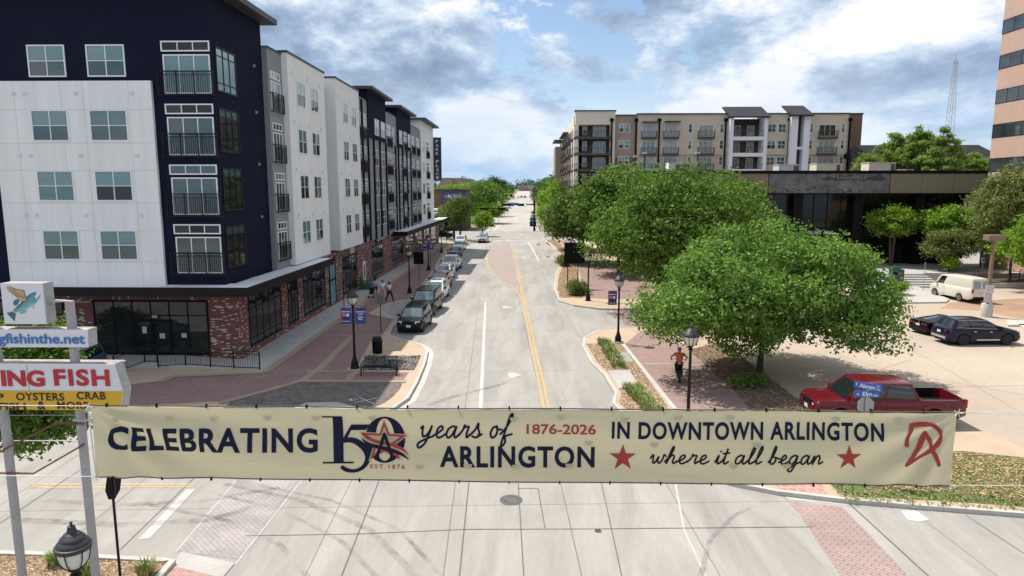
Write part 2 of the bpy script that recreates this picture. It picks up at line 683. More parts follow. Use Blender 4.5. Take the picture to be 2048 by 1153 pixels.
bandpx('tan_paving_band', [(600, 764), (640, 737), (703, 673), (704, 672)], .42, TANB, SW + .014)
bandpx('tan_paving_band', [(613, 743), (716, 742)], .34, TANB, SW + .018)
bandpx('tan_paving_band', [(692, 762), (716, 741)], .42, TANB, SW + .022)
bandpx('tan_paving_band', [(440, 806), (548, 777), (600, 762), (812, 763)], .42, TANB, SW + .026)
bandpx('tan_paving_band', [(320, 764), (345, 753), (530, 745), (598, 697), (690, 633), (742, 597), (872, 500)], .45, TANB, SW + .030)
for ya, xa, xb in ((671, 626, 762), (592, 762, 806), (567, 782, 828), (543, 806, 850), (522, 830, 872)):
    bandpx('tan_paving_band', [(xa, ya), (xb, ya)], .16, TANB, SW + .010)
bandpx('tan_paving_band', [(735, 628), (780, 637), (790, 640)], .35, TANB, SW + .034)
ROCK = mk('river_rock_bed', (.14, .12, .115), .9, 0, .3, 2, .9, 10, var2=.5, scale2=12)
rockbed = sheet('rock_bed', gp([(734, 712), (841, 712), (836, 726), (828, 741), (716, 741)], SW), SW + .016, ROCK)


def pebbles(name, poly, n, size, m, z, seed=1, kind='stuff', flat=.6):
    """loose stones or chips lying in a bed"""
    rnd = random.Random(seed)
    xs = [p[0] for p in poly]
    ys = [p[1] for p in poly]
    mb = MB()

    def inside(x, y):
        c = False
        j = len(poly) - 1
        for i in range(len(poly)):
            if (poly[i][1] > y) != (poly[j][1] > y) and x < (poly[j][0] - poly[i][0]) * (y - poly[i][1]) / (poly[j][1] - poly[i][1]) + poly[i][0]:
                c = not c
            j = i
        return c
    k = 0
    while k < n:
        x, y = rnd.uniform(min(xs), max(xs)), rnd.uniform(min(ys), max(ys))
        if not inside(x, y):
            k += .2
            continue
        k += 1
        s = size * rnd.uniform(.5, 1.3)
        a = rnd.uniform(0, 6.3)
        e = rnd.uniform(.55, 1)
        pts = [(x + s * math.cos(a + q) * (1 if i % 2 else e), y + s * math.sin(a + q) * e) for i, q in enumerate((0, 1.2, 2.4, 3.6, 5.0))]
        vs = [(p[0], p[1], z) for p in pts] + [(x + (p[0] - x) * .5, y + (p[1] - y) * .5, z + s * flat) for p in pts]
        fs = [(5, 6, 7, 8, 9)] + [(i, (i + 1) % 5, 5 + (i + 1) % 5, 5 + i) for i in range(5)]
        mb.m = rnd.randrange(len(m) if isinstance(m, list) else 1)
        mb.add(vs, fs)
    o = mb.build(name, m, angle=0)
    return tag(o, kind=kind)


STN = [mk('stone_grey', (.19, .17, .16), .85, 0, .2), mk('stone_dark', (.075, .065, .062), .85, 0, .2), mk('stone_tan', (.36, .29, .25), .85, 0, .2)]
pebbles('river_rocks', [tuple(p)[:2] for p in gp([(736, 713), (839, 713), (834, 726), (826, 740), (719, 740)], SW)], 1500, .085, STN, SW + .015)

# right side: near block, strip beyond the driveway
kr1 = [(2300, 1040), (2048, 1024), (1850, 1009), (1690, 996), (1554, 980), (1462, 962), (1380, 935), (1305, 895), (1262, 850), (1245, 820), (1231, 806), (1236, 785), (1214, 750), (1187, 725), (1170, 694), (1171, 677), (1199, 661), (1236, 656), (1290, 655)]
KR1 = gp(kr1, SW)
r1 = [(p.x, p.y) for p in KR1] + [(12.8, 46.5), (12.8, 31.0)] + [(p.x, p.y) for p in gp([(1700, 864), (1915, 864), (1978, 863), (2048, 897), (2200, 960)], SW)]
slab('right_sidewalk', r1, -.2, SW, TANC)
structure(ribbon([(p.x, p.y) for p in KR1], .16, -.1, SW + .02, side=1).build('right_kerb', KERB, angle=0))
kr2 = [(1300, 618), (1202, 617), (1150, 610), (1121, 601), (1111, 579), (1113, 551), (1124, 519), (1108, 496), (1089, 479)]
KR2 = gp(kr2, SW)
r2 = [(12.8, KR2[0].y)] + [(p.x, p.y) for p in KR2] + [(3.4, 127.5), (34, 127.5), (34, 92), (12.8, 92)]
slab('far_right_sidewalk', r2, -.2, SW, TANC)
structure(ribbon([(p.x, p.y) for p in KR2], .16, -.1, SW + .02, side=1).build('right_kerb', KERB, angle=0))
LAWNP = gp([(1690, 993), (1655, 964), (1600, 935), (1640, 915), (1780, 905), (1930, 903), (2048, 916), (2250, 940), (2300, 1030), (2048, 1014), (1850, 1000)], SW)
sheet('lawn', LAWNP, SW + .012, LAWN)
sheet('pink_brick_sidewalk', gp([(1350, 817), (1262, 703), (1248, 690), (1282, 662), (1330, 662), (1376, 701), (1479, 793), (1500, 820)], SW), SW + .005, PAVL)
sheet('corner_brick_paving', gp([(1545, 965), (1560, 978), (1655, 989), (1640, 962)], SW), SW + .006, brickmat('salmon_pavers', (.50, .24, .20), (.42, .21, .18), (.5, .42, .36), .3, .3, .02, wall=False, var=.15))
sheet('hidden_brick_sidewalk', gp([(1350, 818), (1500, 821), (1635, 958), (1540, 958)], SW), SW + .0052, PAVL)
bed1 = gp([(1172, 688), (1240, 686), (1262, 712), (1338, 818), (1252, 818), (1238, 806), (1243, 785), (1220, 749), (1194, 724), (1177, 695)], SW)
sheet('mulch_bed', bed1, SW + .007, MULCH)
bed2 = gp([(1376, 700), (1445, 684), (1608, 808), (1720, 880), (1560, 870), (1500, 820), (1479, 793)], SW)
sheet('leaf_litter_bed', bed2, SW + .008, MULCHD)
bed3 = gp([(1119, 596), (1115, 578), (1118, 552), (1131, 519), (1112, 494), (1094, 480), (1112, 479), (1150, 519), (1158, 560), (1168, 596)], SW)
sheet('mulch_bed', bed3, SW + .007, MULCH)
sheet('far_pink_paving', gp([(1172, 597), (1162, 560), (1154, 519), (1116, 480), (1135, 480), (1215, 519), (1280, 560), (1320, 600)], SW), SW + .006, PAVL)
sheet('driveway_brick', gp([(1222, 619), (1252, 653), (1340, 653), (1320, 619)]), .012, PAVL)
structure(MB().prism([(p.x, p.y) for p in gp([(1216, 742), (1259, 742), (1275, 768), (1238, 778)], SW)], SW, SW + .03).build('inlet_cover', CONC, angle=0))
structure(MB().prism([(p.x, p.y) for p in gp([(1235, 706), (1256, 706), (1266, 725), (1242, 726)], SW)], SW, SW + .025).build('utility_cover', mk('utility_grey', (.30, .31, .28), .8), angle=0))
bandpx('pale_edge_band', [(1246, 688), (1350, 818)], .22, KERB, SW + .02)
bandpx('pale_edge_band', [(1290, 728), (1345, 728)], .12, KERB, SW + .016)
# gravel chips and leaves on the beds
CHIP = [mk('chip_tan', (.40, .28, .17), .9, 0, .2), mk('chip_brown', (.20, .115, .065), .9, 0, .2), mk('chip_pale', (.52, .42, .30), .9, 0, .2)]
pebbles('bark_chips', [tuple(p)[:2] for p in bed1], 6000, .05, CHIP, SW + .007, 3, flat=.3)
pebbles('bark_chips', [tuple(p)[:2] for p in bed3], 1500, .10, CHIP, SW + .007, 4, flat=.3)
pebbles('fallen_leaves', [tuple(p)[:2] for p in bed2], 3500, .06, [MULCHD, CHIP[1], CHIP[0]], SW + .008, 5, flat=.1)
DRY = [mk('dry_leaf_tan', (.46, .33, .16), .9, 0, .2), mk('dry_leaf_brown', (.25, .15, .07), .9, 0, .2)]
leafpoly = [tuple(p)[:2] for p in gp([(1740, 985), (1700, 962), (1780, 930), (1900, 907), (1940, 905), (2048, 918), (2200, 930), (2200, 1000), (2048, 1002), (1900, 985)], SW)]
pebbles('dry_leaves', leafpoly, 5200, .045, DRY, SW + .03, 6, flat=.2)

# near left planter in the lower left corner
pl = [(-30, 1108), (110, 1112), (210, 1118), (322, 1124), (338, 1122), (300, 1165), (260, 1215), (-30, 1215)]
PLN = [(p.x, p.y) for p in gp(pl, SW)]
slab('planter_island', PLN, -.2, SW - .03, MULCH)
structure(ribbon([PLN[i] for i in (0, 1, 2, 3, 4, 5, 6)], .17, -.1, SW + .02, side=1).build('planter_kerb', KERB, angle=0))
pebbles('bark_chips', PLN, 5000, .035, CHIP, SW - .03, 8, flat=.3)
slab('near_corner_ramp', [(p.x, p.y) for p in gp([(362, 1106), (470, 1128), (430, 1175), (270, 1230), (338, 1140)])], .0, .03, CONC)
sheet('near_corner_brick', gp([(322, 1142), (345, 1135), (440, 1158), (400, 1230), (250, 1230)]), .045, brickmat('rose_pavers', (.42, .235, .20), (.36, .215, .19), (.42, .34, .30), .25, .25, .015, wall=False, var=.15))
# crossings
sheet('brick_crossing', gp([(352, 1104), (478, 1120), (600, 958), (640, 900), (520, 900), (472, 962)]), .009, PAVX)
sheet('brick_crossing', gp([(1582, 1004), (1684, 1014), (1900, 1240), (1740, 1240)]), .009, PAVXR)
structure(MB().poly([(p.x, p.y, .0085) for p in gp([(1555, 982), (1680, 996), (1700, 1012), (1578, 1000)])]).build('crossing_apron', CONC, angle=0))
SEAM = mk('pavement_seam', (.13, .12, .11), .9)
SEAML = mk('pale_seam', (.46, .44, .41), .9)
for L, w, m in (([(472, 962), (352, 1104)], .05, SEAML), ([(620, 940), (470, 1130)], .05, SEAML), ([(758, 962), (680, 1160)], .035, SEAM), ([(938, 962), (918, 1160)], .035, SEAM),
                ([(1036, 962), (1048, 1160)], .03, SEAM), ([(1202, 962), (1245, 1160)], .03, SEAM), ([(1350, 962), (1368, 1060), (1415, 1160)], .07, SEAML), ([(1684, 994), (1865, 1160)], .05, SEAM),
                ([(490, 1072), (720, 1068), (930, 1059), (1200, 1058), (1626, 1054)], .03, SEAM), ([(1036, 977), (1076, 977), (1090, 1056)], .03, SEAM), ([(240, 1100), (400, 945)], .03, SEAM), ([(-20, 1060), (160, 940)], .03, SEAM), ([(1930, 1030), (2060, 1115)], .03, SEAM)):
    bandpx('pavement_seam', L, w, m, .0125)
LSEAM = mk('lot_seam', (.27, .20, .15), .9)
for L, w, m in (([(1640, 700), (1790, 745), (2048, 790)], .03, LSEAM), ([(1700, 640), (1860, 720), (2048, 830)], .03, LSEAM), ([(1820, 720), (1700, 760)], .03, LSEAM), ([(1880, 775), (2100, 770)], .03, LSEAM),
                ([(1830, 712), (2100, 706)], .07, mk('worn_stall_line', (.50, .42, .34), .9, 0, .2, 3)), ([(2000, 758), (2120, 750)], .07, mk('worn_stall_line', (.50, .42, .34), .9, 0, .2, 3))):
    bandpx('lot_seam', L, w, m, .0145)
# painted markings
FAINTW = mk('worn_stop_paint', (.47, .455, .425), .85, 0, .14, 3, var2=.2, scale2=10)
sheet('stop_line', gp([(277, 1080), (300, 1078), (391, 979), (372, 980)]), .013, FAINTW)
sheet('worn_paint_patch', gp([(1802, 1023), (1832, 1022), (1858, 1040), (1838, 1045), (1815, 1040)]), .013, PAINTF)
FADY = mk('worn_yellow_paint', (.46, .35, .20), .85, 0, .2, 2, var2=.25, scale2=9)
bandpx('yellow_line', [(60, 969), (390, 969)], .11, FADY, .012)
bandpx('yellow_line', [(60, 975), (390, 974)], .11, FADY, .012)




def line(name, L, w, m, z=.012):
    return bandpx(name, L, w, m, z)


line('lane_line', [(961, 818), (964, 760), (971, 604)], .17, PAINTF)
line('centre_line', [(1088, 818), (1078, 770), (1062, 690), (1046, 600), (1036, 548), (1028, 515), (1022, 490)], .12, PAINTY)
line('centre_line', [(1098, 818), (1086, 760), (1069, 690), (1050, 600), (1040, 548), (1033, 515), (1026, 490)], .12, PAINTY)
line('median_line', [(1043, 598), (1032, 580), (1010, 566), (990, 551), (978, 538), (974, 525), (975, 512), (978, 496)], .13, PAINTY)
BRM = brickmat('median_pavers', (.375, .30, .27), (.34, .28, .255), (.28, .23, .21), .30, .15, .008, wall=False, var=.14)
sheet('brick_median', gp([(1033, 577), (1012, 565), (992, 550), (980, 537), (976, 525), (977, 512), (980, 496), (981, 487), (1020, 486), (1026, 515), (1033, 548)]), .010, BRM)
line('lane_line', [(1078, 522), (1056, 484)], .16, PAINTW)
line('crosswalk_line', [(976, 482), (1122, 480)], .7, PAINTW)
line('crosswalk_line', [(976, 477), (1120, 474)], .45, PAINTF)
line('stop_line', [(945, 489), (984, 488)], .6, PAINTW)
line('crosswalk_line', [(965, 462), (1082, 463)], .5, PAINTF)
line('lane_line', [(1032, 430), (1027, 440)], .2, PAINTW)
line('lane_line', [(998, 449), (988, 461)], .25, PAINTW)
line('yellow_line', [(1027, 439), (1020, 457)], .22, PAINTY)


# tyre marks swept round the corner by turning traffic
def markmat(name, c, amt, st):
    m = bpy.data.materials.new(name)
    m.use_nodes = True
    nt = m.node_tree
    N, L = nt.nodes, nt.links
    p = N['Principled BSDF']
    p.inputs['Base Color'].default_value = (*c, 1)
    p.inputs['Roughness'].default_value = .85
    tc = N.new('ShaderNodeTexCoord')
    cur = None
    for sc, lo, hi in ((st, .35, .72), (st * 6, .25, .75)):
        n = N.new('ShaderNodeTexNoise')
        n.inputs['Scale'].default_value = sc
        n.inputs['Detail'].default_value = 8
        L.new(tc.outputs['Object'], n.inputs['Vector'])
        mr = N.new('ShaderNodeMapRange')
        mr.inputs[1].default_value, mr.inputs[2].default_value = lo, hi
        mr.inputs[3].default_value, mr.inputs[4].default_value = 0, amt if cur is None else 1
        L.new(n.outputs['Fac'], mr.inputs[0])
        if cur is None:
            cur = mr.outputs[0]
        else:
            q = N.new('ShaderNodeMath')
            q.operation = 'MULTIPLY'
            L.new(cur, q.inputs[0])
            L.new(mr.outputs[0], q.inputs[1])
            cur = q.outputs[0]
    t = N.new('ShaderNodeBsdfTransparent')
    ms = N.new('ShaderNodeMixShader')
    L.new(cur, ms.inputs[0])
    L.new(t.outputs[0], ms.inputs[1])
    L.new(p.outputs[0], ms.inputs[2])
    L.new(ms.outputs[0], N['Material Output'].inputs[0])
    return m


TMARK = markmat('tyre_mark', (.13, .12, .11), .62, .55)
OILM = markmat('oil_track', (.14, .13, .12), .5, .22)
DIRT = markmat('road_grime', (.18, .165, .15), .55, .22)
zt_ = .0135
for i, (L, w) in enumerate((([(420, 985), (560, 1020), (680, 1080), (760, 1160)], .16), ([(450, 968), (600, 1000), (740, 1060), (840, 1160)], .22), ([(520, 972), (660, 1000), (800, 1060), (890, 1160)], .14), ([(300, 1010), (450, 1040), (560, 1090), (620, 1160)], .18),
                            ([(1540, 1000), (1470, 1030), (1420, 1080), (1400, 1160)], .15), ([(60, 1000), (250, 1010), (420, 1000), (560, 975)], .25), ([(40, 1040), (250, 1050), (420, 1040), (520, 1010)], .3),
                            ([(860, 810), (900, 795), (1000, 770), (1050, 745)], .3))):
    bandpx('tyre_mark', L, w, TMARK, zt_ + i * .0011)
FAINT = mk('worn_arrow_paint', (.46, .44, .41), .85, 0, .1, 3, var2=.12, scale2=14)


def turn_arrow(L, m=FAINT):
    structure(MB().poly([(p.x, p.y, .0125) for p in gp(L)]).build('painted_arrow', m, angle=0))


turn_arrow([(1016, 746), (1018, 757), (1028, 756), (1040, 752), (1047, 752), (1030, 747)])
turn_arrow([(1004, 612), (1006, 618), (1016, 617), (1027, 616), (1014, 613)])
turn_arrow([(1082, 517), (1090, 514), (1090, 515.2), (1102, 515.5), (1103, 513.5), (1098, 513), (1102, 516.4), (1088, 516.4)])
turn_arrow([(1066, 491), (1072, 488.5), (1072, 489.4), (1082, 489.6), (1083, 487.8), (1080, 487.6), (1081, 490.6), (1070, 490.4)])
turn_arrow([(1044, 514), (1050, 512.5), (1050, 516), (1054, 516), (1049, 518)])
# white survey marks sprayed on the grey pavers
SPRAY = mk('white_spray', (.72, .72, .70), .8)
for L in ([(718, 795), (748, 808)], [(708, 806), (755, 796)], [(697, 800), (704, 798), (700, 802), (712, 800), (716, 799)]):
    bandpx('sprayed_mark', L, .05, SPRAY, SW + .028)


def manhole(px, py, r, label):
    p = G(px, py)
    t = thing('manhole_cover', label, 'manhole', (p.x, p.y, 0))
    MH = mk('cast_iron', (.13, .12, .115), .6, .3, .25, 8)
    mb = MB().lathe([(r, .006), (r, .018), (r * .92, .022), (r * .90, .015), (r * .80, .015), (r * .78, .022), (r * .5, .022), (r * .48, .015), (.02, .016)], 32)
    mb.build('cover', MH, t)
    nb = MB()
    for k in range(24):
        a = k * math.pi / 12
        nb.tube([(r * .52 * math.cos(a), r * .52 * math.sin(a), .02), (r * .76 * math.cos(a), r * .76 * math.sin(a), .02)], .012, 4)
    nb.build('tread_ribs', MH, t)
    return t


manhole(1022, 1001, .37, 'large round iron manhole cover in the concrete below the banner')
manhole(1196, 1063, .10, 'small round iron valve cover in the concrete street')


def grass_tuft(mb, x, y, z, n, h, spread, rnd, mats=2):
    for k in range(n):
        a = rnd.uniform(0, 6.283)
        d = rnd.uniform(0, spread)
        bx, by = x + d * math.cos(a) * .5, y + d * math.sin(a) * .5
        hh = h * rnd.uniform(.6, 1.1)
        lx, ly = math.cos(a) * spread * rnd.uniform(.2, .9), math.sin(a) * spread * rnd.uniform(.2, .9)
        w = .012 * (1 + h)
        px_, py_ = -math.sin(a) * w, math.cos(a) * w
        mb.m = rnd.randrange(mats)
        mb.add([(bx - px_, by - py_, z), (bx + px_, by + py_, z), (bx + lx * .5 + px_ * .8, by + ly * .5 + py_ * .8, z + hh * .75), (bx + lx, by + ly, z + hh), (bx + lx * .5 - px_ * .8, by + ly * .5 - py_ * .8, z + hh * .75)],
               [(0, 1, 2, 4), (4, 2, 3)])


GR = [mk('grass_green', (.22, .34, .075), .6, 0, .3, 4), mk('grass_straw', (.50, .40, .18), .7, 0, .3, 4), mk('grass_deep', (.13, .23, .05), .6, 0, .3, 4)]


def grass_strip(name, L, n, seed, h=.42, mats=None, spread=.3, stuffz=SW):
    rnd = random.Random(seed)
    mb = MB()
    P = gp(L, stuffz)
    for k in range(n):
        i = rnd.randrange(len(P) - 1)
        t = rnd.random()
        p = P[i].lerp(P[i + 1], t)
        grass_tuft(mb, p.x + rnd.uniform(-.35, .35), p.y + rnd.uniform(-.3, .3), stuffz, 26, h, spread, rnd, 3)
    return tag(mb.build(name, mats or GR, angle=0), kind='stuff')


grass_strip('ornamental_grass', [(1206, 686), (1222, 710), (1240, 738)], 85, 11)
grass_strip('ornamental_grass', [(1262, 778), (1285, 803), (1310, 830)], 85, 12)
# turf of the corner lawn: short blades, in patches
rnd_ = random.Random(5)
mb_ = MB()
lawn2 = [(p.x, p.y) for p in LAWNP]
for k in range(5200):
    x, y = rnd_.uniform(10.2, 22), rnd_.uniform(19.2, 25.5)
    g1 = G(1690, 993, SW)
    w = 20.3 - (x - 11.4) * .09
    if y < w + .15 or y > 25.3 or x < 9.2 + (y - 19) * .25:
        continue
    if rnd_.random() < (y - w) / 6.0 + .15:
        continue
    grass_tuft(mb_, x, y, SW + .01, 4, .09, .09, rnd_, 3)
tag(mb_.build('lawn_grass', GR, angle=0), kind='stuff')


def tuft_thing(px, py, label, h=.4, n=160, spread=.35):
    p = G(px, py, SW)
    mb = MB()
    grass_tuft(mb, 0, 0, 0, n, h, spread, random.Random(int(px)), 3)
    o = mb.build('grass_tuft', GR, angle=0)
    o.location = (p.x, p.y, SW - .03)
    return tag(o, label, 'grass tuft')


tuft_thing(292, 1150, 'clump of green and straw grass in the planter beside the black sign pole', .42)
tuft_thing(172, 1150, 'clump of green leaves in the planter behind the big lantern', .4)
tuft_thing(112, 1128, 'small dark green grass clump in the planter left of the big lantern', .35)
# ---------------------------------------------------------------- building helpers
def fmat(o, u, n):
    u, n = Vector(u), Vector(n)
    return Matrix(((u.x, n.x, 0, o[0]), (u.y, n.y, 0, o[1]), (u.z, n.z, 1, o[2]), (0, 0, 0, 1)))


def window(parent, M, a0, a1, z0, z1, cols=2, rows=(.5,), fm=WHITEF, glass=(GLASSB, GLASSD), fw=.07, d=.05, name='window', mull=None):
    """frame (a part) with one 'pane' mesh below it. M maps (along, outward, up)."""
    if len(glass) == 2 and glass[0] in (GLASSB, GLASSD) and name == 'window':
        q_ = random.random()
        glass = (random.choice((GLASSB, GLASSB, GLASSB2, GLASSB3)) if glass[0] is GLASSB else random.choice((GLASSD, GLASSB3, GLASSD, GLASSB)), glass[1] if q_ < .45 else random.choice((GLASSS, GLASSD, GLASSB3)))
    elif len(glass) == 1 and glass[0] in (GLASSB, GLASSD):
        glass = (random.choice((GLASSB, GLASSB3, GLASSD, GLASSS)),)
    mb = MB()
    mb.M = M
    mw = mull or fw * .7
    mb.box(a0, a0 + fw, -.02, d, z0, z1).box(a1 - fw, a1, -.02, d, z0, z1)
    mb.box(a0 + fw, a1 - fw, -.02, d, z1 - fw, z1).box(a0 + fw, a1 - fw, -.02, d, z0, z0 + fw)
    W = a1 - a0 - 2 * fw
    cs = [a0 + fw + W * k / cols for k in range(1, cols)]
    for c in cs:
        mb.box(c - mw / 2, c + mw / 2, -.02, d - .004, z0 + fw, z1 - fw)
    Hh = z1 - z0
    edges = [a0 + fw] + cs + [a1 - fw]
    for r in rows:
        for i in range(len(edges) - 1):
            l = edges[i] + (mw / 2 if i else 0)
            rr = edges[i + 1] - (mw / 2 if i < len(edges) - 2 else 0)
            mb.box(l, rr, -.02, d - .008, z0 + Hh * r - mw * .4, z0 + Hh * r + mw * .4)
    f = mb.build(name, fm, parent, angle=0, world_space=True)
    pb = MB()
    pb.M = M
    zs = [z0 + fw] + [z0 + Hh * r for r in rows] + [z1 - fw]
    for i in range(len(edges) - 1):
        for j in range(len(zs) - 1):
            pb.m = 0 if j == len(zs) - 2 else min(1, len(glass) - 1)
            # each pane sits at its own tiny angle, as real glazing does
            j1, j2 = random.uniform(-.006, .006), random.uniform(-.006, .006)
            pb.quad((edges[i] + .004, .012 + j1, zs[j] + .004), (edges[i + 1] - .004, .012 + j2, zs[j] + .004), (edges[i + 1] - .004, .012 - j1, zs[j + 1] - .004), (edges[i] + .004, .012 - j2, zs[j + 1] - .004))
    pb.build('pane', list(glass), f, angle=0, world_space=True)
    return f


def railing(parent, M, a0, a1, z0, z1, d=.22, n=None, m=BLACK, sides=True, base=0.0, posts=2):
    mb = MB()
    mb.M = M
    t = .035
    mb.box(a0, a1, d - t, d, z1 - .06, z1).box(a0, a1, d - t, d, z0, z0 + .05).box(a0, a1, d - t, d, z1 - .20, z1 - .165)
    n = n or max(4, int((a1 - a0) / .115))
    for k in range(1, n):
        x = a0 + (a1 - a0) * k / n
        mb.box(x - .010, x + .010, d - .028, d - .008, z0 + .05, z1 - .2)
    for k in range(posts + 1):
        x = a0 + (a1 - a0) * k / posts
        mb.box(x - .03, x + .03, d - .05, d + .012, z0 - .03, z1 + .02)
    if sides:
        for x in (a0, a1):
            mb.box(x - .02, x + .02, base, d - .05, z1 - .05, z1 - .004).box(x - .02, x + .02, base, d - .05, z0 + .006, z0 + .045)
            q = int((d - base) / .12)
            for k in range(1, q):
                y = base + (d - base) * k / q
                mb.box(x - .01, x + .01, y - .01, y + .01, z0 + .045, z1 - .05)
    return mb.build('balcony_railing', m, parent, angle=0, world_space=True)


FLZ = [6.1, 9.37, 12.62, 15.9]   # sill heights of the four upper floors
WH = 1.68

bld = thing('apartment_building', 'long white, navy and grey apartment block above a red brick shop floor', 'building', (-17, 38, 0))
XF, XW, XG, YF = -16.8, -16.3, -16.65, 37.1


def part(name, mb, m, parent=bld, angle=0):
    return mb.build(name, m, parent, angle=angle, world_space=True)


# brick ground floor
mb = MB()
mb.box(-60, XF, 38, 127.2, 0, 4.62)
part('brick_base', mb, BRICK)
SHOPROOF = mk('ledge_metal', (.72, .73, .75), .6, 0, .12, 1.2, var2=.1, scale2=9)
DARKF = mk('dark_fascia', (.014, .013, .013), .7, 0, .2, 3, spec=.15)
# walls of the upper floors
part('wall', MB().box(-60, -20.35, YF + .35, 60, 4.62, 20.5), STUCN)
part('wall', MB().box(-29.2, -20.35, YF, YF + .35, 4.62, 15.82), STUCW)
part('wall', MB().box(-60, -29.2, YF + .15, YF + .35, 4.62, 20.5).box(-29.2, -20.35, YF + .2, YF + .35, 15.82, 20.5), STUCN)
part('wall', MB().box(-20.35, XF - .25, YF + .2, 44.4, 4.62, 20.5), STUCN)
part('wall', MB().box(-40, XG - .05, 44.4, 46.9, 4.62, 19.0), STUCG)
part('wall', MB().box(-40, XW, 46.9, 55.3, 4.75, 19.15), STUCW)
part('wall', MB().box(-40, XF - .4, 55.3, 58.4, 4.62, 18.6), STUCG)
part('wall', MB().box(-40, XW, 58.4, 66.4, 4.75, 19.3), STUCW)
part('wall', MB().box(-40, XG, 66.4, 71.1, 4.62, 19.0), STUCG)
part('wall', MB().box(-40, XG, 71.1, 79.9, 4.62, 15.4), STUCG)
part('wall', MB().box(-40, XG + .12, 71.1, 79.9, 15.4, 20.2), STUCN)
part('wall', MB().box(-40, XG, 79.9, 86.8, 4.62, 19.0), STUCG)
part('wall', MB().box(-40, XG, 86.8, 96.7, 4.62, 15.4), STUCG)
part('wall', MB().box(-40, XG + .12, 86.8, 96.7, 15.4, 20.2), STUCN)
part('wall', MB().box(-40, XG, 96.7, 105.7, 4.62, 19.0), STUCG)
part('wall', MB().box(-40, XG + .15, 105.7, 119.2, 4.62, 20.6), STUCW)
part('wall', MB().box(-60, -40, 60, 119, 4.62, 18.8), STUCW)
ROOFD = mk('dark_roof_edge', (.045, .048, .058), .55, 0, .15, 2)
# roof slabs and copings
part('roof', MB().extr([(-61, YF - .6, 20.45), (XF + .65, YF - .6, 20.45), (XF + .65, 45.0, 20.45), (-61, 45.0, 20.45)], (0, 0, .32)), ROOFD)
for y0, y1, x, z in ((70.5, 81.0, -15.85, 20.2), (86.2, 98.0, -15.85, 20.2), (105.0, 120.6, -15.6, 20.6)):
    part('roof', MB().box(-30, x, y0, y1, z, z + .28), ROOFD)
for b_ in ((XW + .06, 46.86, 55.36, 19.15, 19.3), (XW + .06, 58.36, 66.46, 19.3, 19.45), (XG + .02, 44.42, 46.85, 19.0, 19.1), (XG + .06, 66.47, 70.45, 19.0, 19.1), (XG + .06, 81.05, 86.1, 19.0, 19.1), (XG + .06, 98.05, 104.9, 19.0, 19.1)):
    part('coping', MB().box(-40, *b_), ROOFD)
# navy pilasters down the grey sections
for y in (68.6, 71.0, 73.6, 76.6, 79.9, 85.6, 87.6, 90.4, 93.6, 96.7):
    part('pilaster', MB().box(XG, XG + .16, y - .17, y + .17, 4.7, 18.9 if y < 71 else 15.4), STUCN)
# joint lines on the white panels (thin recessed reveals read as lines)
mb = MB()
for z in (6.0, 7.75, 9.27, 11.05, 12.52, 14.3):
    mb.box(-29.2, -20.35, YF - .004, YF + .001, z - .012, z + .012)
for x in (-27.9, -25.35, -24.1, -21.6):
    mb.box(x - .010, x + .010, YF - .006, YF + .001, 4.62, 15.82)
part('panel_joint', mb, JOINT)
mb = MB()
for y0, y1 in ((46.9, 55.3), (58.4, 66.4)):
    for z in (7.95, 11.2, 14.5, 17.75):
        mb.box(XW - .001, XW + .004, y0, y1, z - .012, z + .012)
part('panel_joint', mb, JOINT)
# canopy ledge round the corner
part('canopy', MB().prism([(-60, 36.2), (-15.35, 36.2), (-15.35, 52.6), (XF + .02, 52.6), (XF + .02, 38.0), (-60, 38.0)], 4.62, 4.68).box(-60, -17.05, 36.25, YF + .2, 4.68, 4.69), SHOPROOF)
part('canopy_fascia', MB().box(-60, -15.25, 36.1, 36.2, 4.2, 4.7), DARKF)
part('canopy_fascia', MB().box(-15.35, -15.25, 36.2, 52.6, 4.2, 4.7), DARKF)
part('canopy', MB().prism([(-14.9, 83.0), (-14.9, 126.8), (XF + .02, 126.8), (XF + .02, 83.0)], 4.45, 4.85), SHOPROOF)
part('canopy_fascia', MB().box(-14.9, -14.8, 82.9, 126.9, 4.35, 4.9), DARKF)
part('canopy_fascia', MB().box(XF, -14.9, 82.9, 83.0, 4.35, 4.9), DARKF)
part('soffit', MB().box(-16.78, -15.35, 38.0, 52.5, 4.56, 4.615), DARKF)

MA = fmat((0, YF, 0), (1, 0, 0), (0, -1, 0))           # white panel plane, along +X
MN = fmat((0, YF + .2, 0), (1, 0, 0), (0, -1, 0))
for k, z in enumerate(FLZ):
    M = MA if k < 3 else MN
    fz = z + (.15 if k == 3 else 0)
    for (a0, a1) in ((-27.08, -25.02), (-23.85, -21.75)):
        window(bld, M, a0, a1, fz, fz + WH, 2, (.5,), glass=(GLASSB, GLASSD if k != 1 else GLASSS))
    # navy corner: transom, triple door and railing, tall corner window
    g = (GLASSB if k in (0, 2) else GLASSD,)
    window(bld, MN, -19.75, -16.75 - .35, z + 1.45, z + 2.0, 3, (), glass=(GLASSD if k < 3 else GLASSB,), name='transom_window')
    window(bld, MN, -19.68, -17.12, z - .75, z + 1.3, 3, (), glass=g, name='balcony_door')
    railing(bld, MN, -19.9, -16.98, z - .85, z + .42, .25, 24, posts=3)
MS = fmat((XF - .25, 0, 0), (0, 1, 0), (1, 0, 0))
for z in FLZ:
    window(bld, MS, 37.75, 40.3, z - .55, z + 1.85, 3, (.2, .8), fm=BLACK, glass=(GLASSB if z > 15 else GLASSD, GLASSB if z > 15 else GLASSS), fw=.09, name='corner_window')
MG = fmat((XG, 0, 0), (0, 1, 0), (1, 0, 0))
MG0 = fmat((XG - .05, 0, 0), (0, 1, 0), (1, 0, 0))
